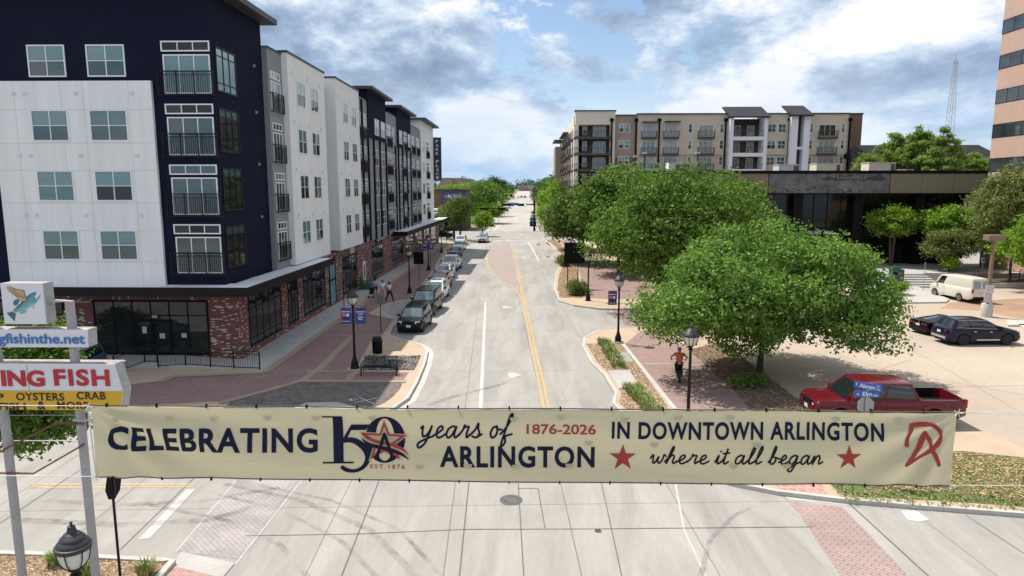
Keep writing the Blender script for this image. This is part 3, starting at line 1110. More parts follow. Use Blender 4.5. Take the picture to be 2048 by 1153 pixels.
MW = fmat((XW, 0, 0), (0, 1, 0), (1, 0, 0))
MN2 = fmat((XG + .12, 0, 0), (0, 1, 0), (1, 0, 0))
ME = fmat((XG + .15, 0, 0), (0, 1, 0), (1, 0, 0))


def door_unit(M, a0, a1, z, gl, rail=True):
    window(bld, M, a0, a1, z + 1.25, z + 1.75, 3, (), glass=(gl,), name='transom_window')
    window(bld, M, a0, a1, z - .75, z + 1.12, 3, (), glass=(gl,), name='balcony_door')
    if rail:
        railing(bld, M, a0 - .15, a1 + .15, z - .85, z + .35, .2, posts=2)


SKYG = mk('glass_sky_tint', (.20, .30, .32), .04, 0, .1, 1, spec=.9)
for k, z in enumerate(FLZ):
    gt = SKYG if k == 3 else (GLASSD if k else GLASSS)
    door_unit(MG0, 44.75, 46.45, z, gt)
    for a0, a1 in ((48.5, 50.35), (51.6, 53.4), (60.4, 62.1), (63.4, 65.1)):
        window(bld, MW, a0, a1, z - .05, z + WH, 2, (.5,), glass=(SKYG if k == 3 else GLASSD, GLASSS))
    for a0, a1 in ((66.75, 68.3), (69.0, 70.6)):
        door_unit(MG, a0, a1, z, gt)
    for a0, a1 in ((74.0, 76.1), (77.1, 79.3)):
        window(bld, MN2 if k == 3 else MG, a0, a1, z - .05, z + WH, 2, (.5,), glass=(gt, GLASSS))
    door_unit(MG, 80.6, 83.2, z, gt)
    window(bld, MG, 84.0, 85.3, z - .05, z + WH, 2, (.5,), glass=(gt, GLASSS))
    window(bld, MN2 if k == 3 else MG, 88.0, 90.0, z - .05, z + WH, 2, (.5,), glass=(gt, GLASSS))
    door_unit(MN2 if k == 3 else MG, 91.0, 93.2, z, gt)
    window(bld, MN2 if k == 3 else MG, 94.2, 96.2, z - .05, z + WH, 2, (.5,), glass=(gt, GLASSS))
    door_unit(MG, 97.8, 100.2, z, gt)
    door_unit(MG, 102.0, 104.6, z, gt)
    window(bld, ME, 106.8, 109.0, z - .05, z + WH, 2, (.5,), glass=(gt, GLASSS))
    door_unit(ME, 110.8, 113.6, z, gt)

# shop fronts on the street side
MST = fmat((XF, 0, 0), (0, 1, 0), (1, 0, 0))
for a0, a1, z0, z1, c in ((39.6, 45.0, .55, 3.75, 5), (46.3, 48.4, .6, 3.7, 3), (49.6, 55.0, .6, 3.75, 5), (60.5, 65.6, .5, 3.9, 5), (72.0, 77.6, .6, 3.9, 5), (83.0, 90.5, .6, 3.8, 6), (92.6, 98.2, .6, 3.8, 4), (100.5, 106.5, .6, 3.8, 5), (109, 114.5, .5, 3.8, 4), (117, 122.5, .5, 3.8, 4)):
    window(bld, MST, a0, a1, z0, z1, c, (.16, .74) if a0 < 80 else (.2, .45, .75), fm=BLACKM, glass=(GLASSS, GLASSS), fw=.11, d=.03, name='storefront')
SOLD = brickmat('brick_soldier_course', (.150, .062, .052), (.12, .052, .046), (.085, .065, .06), .075, .23, .008, fleck=(.40, .31, .28), fleckamt=.1)
for a0, a1, z1 in ((39.4, 45.2, 3.75), (46.2, 48.5, 3.7), (49.5, 55.1, 3.75), (60.4, 65.7, 3.9), (71.9, 77.7, 3.9)):
    part('soldier_course', MB().box(XF - .01, XF + .02, a0, a1, z1 + .02, z1 + .3), SOLD)
part('soldier_course', MB().box(-25.6, -18.2, 37.98, 38.01, 3.72, 4.05), SOLD)
for b_ in ((39.5, 45.1, .42, .55), (46.2, 48.5, .47, .6), (49.5, 55.1, .47, .6)):
    part('brick_sill', MB().box(XF, XF + .06, *b_), SOLD)
part('recess_panel', MB().box(XF + .01, XF + .04, 56.3, 57.9, .4, 3.9), mk('teal_window_poster', (.10, .30, .36), .3, 0, .5, .8))
part('recess_frame', MB().box(XF + .04, XF + .08, 56.2, 56.32, .3, 4.4).box(XF + .04, XF + .08, 57.9, 58.0, .3, 4.4).box(XF + .04, XF + .08, 56.32, 57.9, 2.3, 2.42), BLACKM)
d_ = part('white_door', MB().box(XF + .01, XF + .07, 67.9, 69.0, .15, 2.75), WHITEF)
part('door_glass', MB().box(XF + .07, XF + .08, 68.2, 68.7, 1.1, 2.4), GLASSS, d_)
VENT = mk('vent_cover', (.42, .33, .25), .8)
for a, z in ((42.5, 4.02), (44.6, 4.03), (53.8, 4.15)):
    part('vent_grille', MB().box(XF + .02, XF + .06, a - .42, a + .42, z - .10, z + .10), VENT)
# corner entrance on the camera side
MF = fmat((0, 38, 0), (1, 0, 0), (0, -1, 0))
sf = window(bld, MF, -25.2, -18.45, .45, 3.7, 6, (.72,), fm=BLACKM, glass=(GLASSS, GLASSS), fw=.12, d=.03, name='storefront')
window(bld, MF, -34, -26.9, .6, 3.7, 6, (.72,), fm=BLACKM, glass=(GLASSS, GLASSS), fw=.12, d=.03, name='storefront')
for x_ in (-22.75, -21.65):
    ed = part('entrance_door', MB().box(x_, x_ + 1.0, 37.93, 37.96, .45, 2.55), BLACKM)
    part('door_glass', MB().box(x_ + .13, x_ + .87, 37.92, 37.93, .7, 2.42), GLASSS, ed)
PAPER = mk('white_notice', (.42, .44, .44), .8)
for b_ in ((-22.35, -22.1, 37.905, 37.915, 1.75, 2.15), (-21.35, -21.05, 37.905, 37.915, 1.45, 1.75), (-20.1, -19.8, 37.96, 37.965, 1.5, 1.75)):
    part('notice', MB().box(*b_), PAPER)


def text_mesh(body, x0, x1, z0, z1, thick=.006, bold=.0, font_space=1.0, shear=0.0):
    """text fitted into a rectangle of the XZ plane, facing -Y (front at y = -thick). returns (verts, faces)"""
    cu = bpy.data.curves.new('t', 'FONT')
    cu.body = body
    cu.extrude = .01
    cu.offset = bold
    cu.space_character = font_space
    cu.shear = shear
    cu.resolution_u = 4
    ob = bpy.data.objects.new('t', cu)
    col.objects.link(ob)
    dg = bpy.context.evaluated_depsgraph_get()
    dg.update()
    me = bpy.data.meshes.new_from_object(ob.evaluated_get(dg))
    vs = [Vector(v.co) for v in me.vertices]
    fs = [tuple(p.vertices) for p in me.polygons]
    bpy.data.objects.remove(ob)
    bpy.data.curves.remove(cu)
    bpy.data.meshes.remove(me)
    xs = [v.x for v in vs]
    ys = [v.y for v in vs]
    ax, bx, ay, by = min(xs), max(xs), min(ys), max(ys)
    out = []
    for v in vs:
        out.append(Vector((x0 + (v.x - ax) / (bx - ax) * (x1 - x0), -thick if v.z > 0 else 0.0, z0 + (v.y - ay) / (by - ay) * (z1 - z0))))
    return out, fs


def text_obj(name, body, x0, x1, z0, z1, m, parent, M=None, bold=.0, sp=1.0, thick=.006, shear=0.0):
    vs, fs = text_mesh(body, x0, x1, z0, z1, thick, bold, sp, shear)
    mb = MB()
    mb.M = M
    mb.add(vs, fs)
    return mb.build(name, m, parent, angle=0)


WSIGN = mk('white_sign_letters', (.72, .72, .72), .5)
# text on a street-facing plane: x->+Y, facing +X
MTX = Matrix(((0, -1, 0, 0), (1, 0, 0, 0), (0, 0, 1, 0), (0, 0, 0, 1)))


def root_M(o, M):
    return total(o).inverted() @ M


text_obj('house_number', '155', -21.75, -21.45, 2.66, 2.8, WSIGN, bld, root_M(bld, Matrix.Translation((0, 37.96, 0))), .02)
# shop sign with pale script letters, and a pale blue emblem sign
sg = thing('shop_sign', 'dark shop sign with pale letters CANVAS over a brick storefront', 'sign', (XF, 76.5, 4.1))
MB().box(.01, .14, -2.6, 2.2, .12, .75).build('backboard', BLACKM, sg, angle=0)
text_obj('lettering', 'CANVAS', -2.3, 1.9, .22, .66, mk('pale_letters', (.50, .55, .58), .6), sg, Matrix.Translation((.14, 0, 0)) @ MTX, .02)
sg = thing('emblem_sign', 'small pale blue cut out emblem sign over a brick storefront', 'sign', (XF, 63.6, 4.02))
mb = MB()
mb.extr([(.05, -.7, .0), (.05, -.75, .55), (.05, -.5, .85), (.05, -.2, .72), (.05, .1, .95), (.05, .45, .75), (.05, .75, .85), (.05, .7, .0), (.05, .35, .15), (.05, 0, -.05), (.05, -.35, .12)], (.10, 0, 0))
mb.build('emblem', mk('pale_blue_sign', (.33, .52, .55), .6, 0, .15), sg, angle=0)

# blade sign PARK PLACE at the far end of the block
ps = thing('blade_sign', 'tall navy blade sign with white vertical letters PARK PLACE', 'sign', (-15.75, 119.0, 0))
b0, b1 = PY(866, 362, 119), PY(877, 280, 119)
NAVYS = mk('navy_sign', (.012, .018, .042), .5, 0, .1)
MB().box(-.62, .62, -.14, .14, 11.6, 18.9).build('panel', NAVYS, ps, angle=0)
MB().box(-.68, -.62, -.16, .16, 11.54, 18.96).box(.62, .68, -.16, .16, 11.54, 18.96).box(-.62, .62, -.16, .16, 18.9, 18.96).box(-.62, .62, -.16, .16, 11.54, 11.6).build('rim', mk('blue_grey_rim', (.11, .13, .17), .5), ps, angle=0)
mb = MB()
zt = 18.55
for ch in 'PARK PLACE':
    if ch != ' ':
        vs, fs = text_mesh(ch, -.26, .26, zt - .50, zt, .02, .015)
        mb.add([v + Vector((0, -.14, 0)) for v in vs], fs)
    zt -= .69
mb.build('lettering', WSIGN, ps, angle=0)
MB().box(-1.0, -.62, -.05, .05, 17.3, 17.4).box(-1.0, -.62, -.05, .05, 15.2, 15.3).box(-1.0, -.62, -.05, .05, 13.0, 13.1).build('bracket', GREYM, ps, angle=0)

# small wall vents on the upper floors
VW = mk('vent_white', (.62, .62, .62), .6)
for z in (8.6, 11.85, 15.15):
    for x in (-27.9, -27.3, -24.5, -21.4):
        part('wall_vent', MB().box(x - .08, x + .08, YF - .07, YF, z - .08, z + .08), VW)
for z in (8.2, 11.45, 14.75, 18.0):
    for y in (47.8, 50.95, 53.9, 59.4, 62.8):
        part('wall_vent', MB().box(XW, XW + .08, y - .08, y + .08, z - .08, z + .08), VW)
for z in (8.3, 11.6, 14.8, 17.6):
    part('wall_vent', MB().box(XF - .25, XF - .16, 42.92, 43.08, z - .08, z + .08), mk('vent_grey', (.25, .25, .27), .6))

# steps, landing and the black railings at the corner entrance
ent = thing('entrance_steps', 'pale concrete entrance landing with three steps at the brick corner', 'steps', (-20, 36, SW))
mb = MB()
mb.box(-25.6, -20.0, 36.15, 37.99, 0, .45).box(-25.4, -23.1, 35.75, 36.15, 0, .30).box(-25.4, -23.1, 35.4, 35.75, 0, .15)
mb.box(-20.0, -16.9, 36.55, 37.99, 0, .42)
mb.M = Matrix.Translation((20, -36, 0))
mb2 = MB()
mb2.M = Matrix.Translation((20, -36, 0))
mb2.box(-25.6, -20.0, 36.15, 37.99, 0, .32).box(-25.4, -23.1, 35.75, 36.15, 0, .2).box(-25.4, -23.1, 35.4, 35.75, 0, .1)
mb2.add([(-20, 36.1, 0), (-14.8, 36.1, 0), (-14.8, 37.9, 0), (-20, 37.9, 0), (-20, 36.1, .32), (-20, 37.9, .32)], [(0, 1, 4), (3, 5, 2), (4, 1, 2, 5)])
mb2.build('landing', CONC, ent, angle=0)


def fence_run(name, label, pts, h=1.05, cat='railing', group=None, m=BLACK):
    """pts: list of (x, y, z) base points"""
    t = thing(name, label, cat, pts[0], 0, group)
    o0 = Vector(pts[0])
    P = [Vector(p) - o0 for p in pts]
    bars, posts = MB(), MB()
    for i in range(len(P) - 1):
        a, b = P[i], P[i + 1]
        L = (b - a).length
        up = Vector((0, 0, 1))
        for zz in (h, h - .14, .08):
            bars.tube([a + up * zz, b + up * zz], .022, 6)
        n = max(2, int(L / .13))
        for k in range(1, n):
            p = a.lerp(b, k / n)
            bars.tube([p + up * .08, p + up * (h - .14)], .010, 4)
    for p in P:
        posts.box(p.x - .03, p.x + .03, p.y - .03, p.y + .03, p.z, p.z + h + .02)
    bars.build('bars', m, t, angle=0)
    posts.build('posts', m, t, angle=0)
    return t


fence_run('handrail', 'black picket railing along the concrete ramp at the brick corner', [(-20.55, 36.1, SW + .1), (-19.0, 36.1, SW + .2), (-17.6, 36.1, SW + .12), (-16.3, 36.1, SW + .05), (-14.85, 36.1, SW)], 1.0)
fence_run('handrail', 'short black picket railing on the right of the entrance steps', [(-22.35, 35.0, SW), (-21.4, 36.3, SW + .3), (-20.7, 36.3, SW + .3)], 1.0)
fence_run('handrail', 'short black picket railing on the left of the entrance steps behind the fish sign', [(-26.5, 36.3, SW + .3), (-24.7, 36.3, SW + .3), (-24.2, 35.0, SW)], 1.0)
# ---------------------------------------------------------------- apartments beyond the junction
apt = thing('apartment_building', 'beige and brick apartment block with balconies standing behind the trees', 'building', (40, 140, 0))


def apart(name, mb, m, angle=0):
    return mb.build(name, m, apt, angle=angle, world_space=True)


BEIGE = mk('beige_render', (.60, .53, .41), .9, 0, .06, .3, .1, 30)
CREAM = mk('cream_render', (.70, .645, .53), .9, 0, .05, .3, .1, 30)
TAUPE = mk('taupe_render', (.36, .28, .225), .9, 0, .06, .3)
PALEB = brickmat('pale_brick', (.60, .47, .39), (.53, .42, .35), (.5, .43, .38), .4, .13, .012, var=.1)
DKBR = brickmat('dark_brick', (.22, .125, .105), (.18, .11, .09), (.14, .11, .10), .4, .13, .012, var=.12)
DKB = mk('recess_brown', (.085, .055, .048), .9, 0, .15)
WHT = mk('white_render', (.80, .80, .83), .9, 0, .04)
YA = 140.0


def AX(px):
    return PY(px, 300, YA).x


ZT = 24.6
FA = [21.4, 18.25, 15.1, 11.95, 8.8, 5.65]     # ceiling-line of rows (balcony slabs hang at row - 2.1)
x0, x1, x2, x3, x4, x5, x6, x7, x8, x9 = [AX(p) for p in (1150, 1229, 1274, 1454, 1528, 1575, 1613, 1694, 1700, 1735)]
# bodies
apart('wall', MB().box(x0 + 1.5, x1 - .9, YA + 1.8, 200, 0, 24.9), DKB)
apart('wall', MB().box(x1 - .9, x1, YA - .4, 200, 0, 25.6).box(x0, x0 + 1.3, YA - .4, 144, 23.0, 25.6).box(x0 + 1.3, x1 - .9, YA - .4, YA + 2, 23.0, 25.6).box(x0, x0 + .9, YA + 2.2, 200, 0, 25.0).box(x0 + .1, x0 + .6, YA - .3, YA + .2, 0, 23.0), CREAM)
apart('wall', MB().box(x1, x2, YA + .3, 200, 16.5, 24.8), TAUPE)
apart('wall', MB().box(x1, x2, YA + .28, 200, 0, 16.5), DKBR)
apart('wall', MB().box(x2, x3, YA, 200, 16.9, 25.0).box(x4, x5, YA, 200, 16.9, 25.0).box(x6, x7, YA, 200, 16.9, 25.0), BEIGE)
apart('wall', MB().box(x2, x3, YA + .02, 200, 0, 16.9).box(x4, x5, YA + .02, 200, 0, 16.9).box(x6, x7, YA + .02, 200, 0, 16.9), PALEB)
apart('wall', MB().box(x7 + .01, x9, YA + 3, 200, 0, 25.3), mk('brown_render', (.20, .125, .10), .9, 0, .08))
apart('string_course', MB().box(x2, x3, YA - .06, YA, 16.8, 17.0).box(x4, x5, YA - .06, YA, 16.8, 17.0).box(x6, x7, YA - .06, YA, 16.8, 17.0), TAUPE)
apart('coping', MB().box(x2 - .2, x3, YA - .25, YA + 1, 25.0, 25.22).box(x4, x5, YA - .25, YA + 1, 25.0, 25.22).box(x6, x7 + .1, YA - .25, YA + 1, 25.0, 25.22).box(x1 + .01, x2 - .2, YA + .05, YA + 1, 24.8, 25.0).box(x0 - .2, x1 + .15, YA - .6, YA + 1, 25.6, 25.82).box(x7 + .2, x9 + .15, YA + 2.8, YA + 4, 25.3, 25.5), ROOFD)
# two white stair / balcony towers with metal roofs
apart('wall', MB().box(x3, x3 + .7, YA - 1.6, YA + 4, 0, 24.6).box(x4 - .7, x4, YA - 1.6, YA + 4, 0, 24.6), WHT)
for z in (21.5, 18.3, 15.1, 11.9):
    apart('balcony', MB().box(x3 + .7, x4 - .7, YA - 1.55, YA + 3, z - 1.0 - .7, z - 1.0), WHT)
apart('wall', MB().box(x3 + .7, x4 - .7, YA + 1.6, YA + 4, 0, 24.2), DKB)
apart('wall', MB().box(x5, x5 + 1.4, YA - 1.2, YA + 4, 0, 24.9).box(x6 - 1.2, x6, YA - 1.2, YA + 4, 0, 24.9).box(x5 + 1.4, x6 - 1.2, YA - 1.1, YA + 4, 18.0, 18.5), WHT)
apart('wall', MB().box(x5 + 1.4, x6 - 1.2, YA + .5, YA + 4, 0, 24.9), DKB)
SEAMR = brickmat('standing_seam_roof', (.060, .055, .062), (.055, .05, .056), (.018, .016, .018), .75, 60, .09, wall=True, offset=0, var=.08, rough=.5)
for a, b, zl, zh in ((x3, x4, 24.4, 26.9), (x5, x6, 24.7, 27.1)):
    mb = MB()
    mb.extr([(a - .3, YA - 2.0, zl), (a - .3, YA + 3.8, zh), (a - .3, YA + 3.8, zh - .3), (a - .3, YA - 2.0, zl - .3)], (b - a + .6, 0, 0))
    apart('roof', mb, SEAMR)
    apart('gable_wall', MB().extr([(a, YA - 1.4, zl - .3), (a, YA + 3.7, zl - .3), (a, YA + 3.7, zh - .35)], (.3, 0, 0)).extr([(b - .3, YA - 1.4, zl - .3), (b - .3, YA + 3.7, zl - .3), (b - .3, YA + 3.7, zh - .35)], (.3, 0, 0)), WHT)
MAP = fmat((0, YA, 0), (1, 0, 0), (0, -1, 0))
MAT_ = fmat((0, YA + .28, 0), (1, 0, 0), (0, -1, 0))
MIN = fmat((0, YA + 1.8, 0), (1, 0, 0), (0, -1, 0))
MIT = fmat((0, YA + 1.6, 0), (1, 0, 0), (0, -1, 0))
BALG = mk('grey_balcony', (.075, .07, .07), .7, 0, .1)
CURT = mk('glass_over_curtain', (.30, .33, .32), .06, 0, .3, .9, spec=.9, stretch=(3, 1, .3))
rows4 = (20.6, 17.35, 14.1, 10.85)


def balc(M, a0, a1, z, d=.9):
    mb = MB()
    mb.M = M
    mb.box(a0, a1, 0, d, z - .42, z)
    apart('balcony', mb, BALG)
    r = railing(apt, M, a0, a1, z + .08, z + 1.15, d, max(6, int((a1 - a0) / .3)), m=BALG, posts=2)
    return r


for k, z in enumerate(rows4):
    for p0, p1 in ((1237, 1247), (1249, 1259)):
        window(apt, MAT_, AX(p0), AX(p1), z + .9, z + 2.6, 1, (.5,), fw=.1, glass=(GLASSB, GLASSS))
    for p0, p1 in ((1283, 1310), (1327, 1354), (1396, 1425), (1635, 1669)):
        window(apt, MAP, AX(p0), AX(p1), z, z + 2.35, 3, (), fw=.1, glass=(CURT if (p0 + k) % 3 else GLASSD,), name='balcony_door')
        balc(MAP, AX(p0) - .15, AX(p1) + .15, z - .05)
    for p0, p1 in ((1375, 1383), (1438, 1446), (1616.5, 1624), (1680, 1687)):
        window(apt, MAP, AX(p0), AX(p1), z + .75, z + 2.55, 1, (.5,), fw=.1, glass=(GLASSD, GLASSS))
    for p0, p1 in ((1533, 1550), (1554, 1570)):
        window(apt, MAP, AX(p0), AX(p1), z + .75, z + 2.5, 2, (.5,), fw=.1, glass=(GLASSD, GLASSD))
    window(apt, MIN, AX(1166), AX(1175), z + .6, z + 2.5, 1, (.5,), fw=.1, glass=(GLASSB, GLASSS))
    window(apt, MIN, AX(1187), AX(1213), z + .1, z + 2.5, 4, (), fw=.1, glass=(CURT,), name='balcony_door')
    mb = MB()
    mb.M = MIN
    mb.box(x0 - .2, x1 - .9, 0, 2.3, z - .42, z)
    apart('balcony', mb, BALG)
    railing(apt, MIN, x0 - .2, x1 - 1.0, z + .08, z + 1.15, 2.25, 26, m=BALG, posts=3, sides=False)
    window(apt, MIT, AX(1465), AX(1484), z + .2, z + 2.3, 2, (), fw=.12, fm=CREAM, glass=(GLASSD,))
    window(apt, MIT, AX(1497), AX(1512), z + .2, z + 2.3, 2, (), fw=.12, fm=CREAM, glass=(CURT,), name='balcony_door')
    railing(apt, MIT, x3 + .7, x4 - .7, z + .0, z + 1.1, 3.1, 14, m=BALG, posts=2, sides=False)
# downpipes
for p in (1222, 1271, 1317, 1449, 1575.8, 1696):
    mb = MB()
    x = AX(p) if p != 1222 else AX(1222)
    y = YA - .12 if p != 1222 else YA - .52
    mb.box(x - .14, x + .14, y - .14, y + .1, 4, 23.6).box(x - .35, x + .35, y - .25, y + .1, 23.6, 24.2)
    apart('downpipe', mb, BLACKM)
# awnings
apart('awning', MB().box(AX(1282), AX(1313), YA - 1.3, YA, 23.35, 23.5), ROOFD)
apart('awning', MB().box(AX(1327), AX(1358), YA - 1.3, YA, 23.45, 23.6), ROOFD)
# street side wing running away from us
MWG = fmat((x0, 0, 0), (0, 1, 0), (-1, 0, 0))
apart('wall', MB().box(x0 - .01, x0 + .9, 152, 186, 0, 22.8), DKBR)
apart('wall', MB().box(x0 - 2.2, x0, 186, 198, 0, 21.5), TAUPE)
for z in rows4:
    for a0 in (145.5, 156, 166, 176):
        mb = MB()
        mb.M = MWG
        mb.box(a0, a0 + 4.5, 0, 1.2, z - .4, z)
        apart('balcony', mb, BALG)
        railing(apt, MWG, a0, a0 + 4.5, z + .08, z + 1.15, 1.2, 14, m=BALG, posts=2)
        window(apt, MWG, a0 + .6, a0 + 3.9, z + .05, z + 2.3, 3, (), fw=.1, glass=(GLASSD,), name='balcony_door')
apart('roof', MB().box(x0 - 2.6, x0 + 1, 184, 196, 22.9, 23.2).box(x0 - 1.3, x0 + .9, 163, 183, 23.2, 23.45), ROOFD)

# ---------------------------------------------------------------- low dark glass building
off = thing('office_building', 'low dark glass office building with a weathered grey and tan fascia', 'building', (35, 84, 0))


def opart(name, mb, m, parent=off, angle=0):
    return mb.build(name, m, parent, angle=angle, world_space=True)


YO = 84.0


def OX(px, Y=YO):
    return PY(px, 450, Y).x


DGL = mk('dark_tinted_glass', (.006, .007, .006), .04, 0, .4, .3, spec=.35)
DST = mk('dark_steel', (.009, .009, .010), .7, 0, .2, 3, spec=.15)
xl, xr = OX(1275), OX(1966, 82)
opart('wall', MB().box(xl, xr - 1.2, YO, 118, 0, 9.6), DGL)
opart('roof_slab', MB().box(xl, xr, YO - 1.9, 119, 9.55, 11.9), DST)
opart('roof_edge', MB().box(xl - .1, xr + .1, YO - 2.1, 119.2, 11.9, 12.25), BLACKM)
FG = mk('fascia_peeled_grey', (.135, .132, .140), .9, 0, .55, .55, .3, 20, var2=.3, scale2=4)
FT = mk('fascia_tan', (.20, .18, .135), .9, 0, .08, .4, var2=.06, scale2=3)
FB = mk('fascia_brown', (.22, .165, .125), .9, 0, .08, .4)
for p0, p1, m, n in ((1277, 1532, FB, 4), (1533, 1773, FG, 4), (1774, 1963, FT, 3)):
    a, b = OX(p0, 82), OX(p1, 82)
    for k in range(n):
        c, d = a + (b - a) * k / n, a + (b - a) * (k + 1) / n
        opart('fascia_panel', MB().box(c + .02, d - .02, YO - 2.0, YO - 1.9, 9.62, 11.88), m)
# the scar where letters were taken off the fascia
PATCH = mk('fascia_bare_patch', (.058, .058, .062), .9, 0, .4, 2)
PATL = mk('fascia_glue', (.20, .19, .185), .9, 0, .4, 2)
rr = random.Random(4)
mb = MB()
for k in range(46):
    x = OX(1645, 82) + rr.random() ** 1 * (OX(1760, 82) - OX(1645, 82))
    z = 11.35 + rr.uniform(-.18, .25)
    w, h = rr.uniform(.15, .55), rr.uniform(.10, .24)
    yy = YO - 2.004 - k * .0004
    mb.poly([(x - w, yy, z - h * .6), (x - w * .3, yy, z - h), (x + w * .8, yy, z - h * .5), (x + w, yy, z + h * .5), (x + .1, yy, z + h), (x - w * .7, yy, z + h * .6)])
for k in range(26):
    x = rr.uniform(OX(1540, 82), OX(1770, 82))
    z = 9.72 + rr.random() ** 2 * .9
    w, h = rr.uniform(.08, .35), rr.uniform(.05, .16)
    yy = YO - 2.004 - k * .0004
    mb.poly([(x - w, yy, z - h * .6), (x + w * .8, yy, z - h), (x + w, yy, z + h * .5), (x - w * .7, yy, z + h)])
opart('peeling_patch', mb, PATCH)
mb = MB()
for k in range(22):
    x = OX(1668, 82) + k * .165 + rr.uniform(-.04, .04)
    yy = YO - 2.03 - k * .0003
    mb.poly([(x - .05, yy, 11.3 + rr.uniform(-.05, .1)), (x + .06, yy, 11.26), (x + .05, yy, 11.5 + rr.uniform(-.1, .1)), (x - .03, yy, 11.55)])
opart('letter_scar', mb, PATL)
for p in (1350, 1468, 1588, 1707, 1828):
    x = OX(p)
    opart('column', MB().box(x - .55, x + .55, YO - 1.0, YO - .02, 0, 9.55), DST)
mb = MB()
for k in range(24):
    x = xl + (xr - xl - 1.2) * k / 24
    mb.box(x - .05, x + .05, YO - .06, YO, .9, 9.5)
opart('mullion', mb, DST)
opart('spandrel', MB().box(xl, xr - 1.2, YO - .25, YO - .07, 4.3, 5.4), DST)
for w_, a_, b_ in (('401', 1614, 1626.5), ('EAST', 1630, 1645), ('ABRAM', 1648, 1667)):
    text_obj('lettering', w_, OX(a_, YO - .3), OX(b_, YO - .3), 4.62, 5.02, WSIGN, off, root_M(off, Matrix.Translation((0, YO - .26, 0))), .03)
opart('gutter_strip', MB().box(xl, xr, YO - 1.88, YO - 1.7, 9.45, 9.55), DST)
# plaza, steps and low walls in front of it
slab('plaza', [(30, 74.2), (70, 74.2), (70, 84), (30, 84)], -.1, 1.0, CONC)
st = thing('front_steps', 'broad pale concrete steps up to the dark office building', 'steps', (40, 72, 0))
mb = MB()
for k in range(6):
    mb.box(-4.5, 3.0, -2.2 + k * .72, 2.2, k * .165, (k + 1) * .165)
mb.build('treads', CONC, st, angle=0)
slab('raised_island', [(p.x, p.y) for p in gp([(1735, 574), (1835, 576), (1898, 601), (1893, 607), (1770, 609), (1745, 600)])], 0, .14, CONC)
slab('parking_kerb', [(p.x, p.y) for p in gp([(2012, 644), (2300, 644), (2300, 655), (2016, 654)])], 0, .14, KERB)
slab('parking_kerb', [(p.x, p.y) for p in gp([(2036, 652), (2050, 652), (2110, 690), (2090, 690)])], 0, .14, KERB)
slab('planting_bank', [(p.x, p.y) for p in gp([(1925, 576), (2300, 566), (2300, 545), (1900, 556)])], 0, .5, MULCHD)
fence_run('handrail', 'long black ramp railing right of the white van before the dark building', [(PY(1945, 572, 70).x, 70, .1), (47.5, 70, .3), (50.5, 70, .5), (54, 70, .8), (58, 70, 1.0)], 1.2)
rw = thing('ramp_wall', 'long pale sloping ramp wall behind the white van', 'wall', (47, 69.6, 0))
MB().extr([(-2, 0, 0), (14, 0, 0), (14, 0, 1.15), (-2, 0, .35)], (0, .3, 0)).build('wall', CONC, rw, angle=0)

# rooftop machines
TANP = mk('hvac_tan', (.78, .70, .56), .7, 0, .1, 1, var2=.08)
GRP = mk('hvac_grey', (.66, .68, .67), .6, .1, .12, 1.5)
DKG = mk('hvac_grille', (.16, .12, .09), .8, 0, .3, 4)


def hvac(px0, px1, py0, py1, Y, label, m, grille=(.6, .95), depth=2.2):
    a, b = PY(px0, py1, Y), PY(px1, py0, Y)
    z0 = 12.0
    t = thing('rooftop_unit', label, 'air conditioner', ((a.x + b.x) / 2, Y, z0), 0, None)
    w, h = (b.x - a.x) / 2, b.z - z0
    mb = MB().box(-w, w, 0, depth, .12, h * .94).box(-w - .06, w + .06, -.06, depth + .06, h * .94, h)
    for k in range(1, 4):
        mb.box(-w + 2 * w * k / 4 - .02, -w + 2 * w * k / 4 + .02, -.02, .0, .15, h * .9)
    mb.build('casing', m, t, angle=0)
    MB().box(-w + 2 * w * grille[0], -w + 2 * w * grille[1], -.06, -.02, h * .18, h * .85).build('grille', DKG, t, angle=0)
    MB().box(-w, w, .1, depth - .1, 0, .12).build('curb', DST, t, angle=0)
    return t


hvac(1337, 1384, 326, 352, 92, 'big tan rooftop unit with a wide brown intake, leftmost above the trees', TANP, (.30, .92))
hvac(1557, 1600, 329, 350, 92, 'pale grey rooftop unit of ribbed panels left of two tan ones', GRP, (.7, .95))
hvac(1632, 1685, 327, 350, 92, 'tan rooftop unit over the peeling grey fascia', TANP, (.78, .92))
hvac(1737, 1792, 325, 350, 92, 'tan rooftop unit nearest the right end of the tan fascia', TANP, (.82, .97))
hvac(1811, 1827, 339, 350, 92, 'smallest grey rooftop box right of the tan units', GRP, (.2, .7))
hvac(1268, 1335, 338, 356, 92, 'long low grey rooftop ducts left of the big tan unit', GRP, (.02, .2))
hvac(1434, 1450, 345, 352, 92, 'low white rooftop box above the brown fascia panel', GRP, (.3, .6))

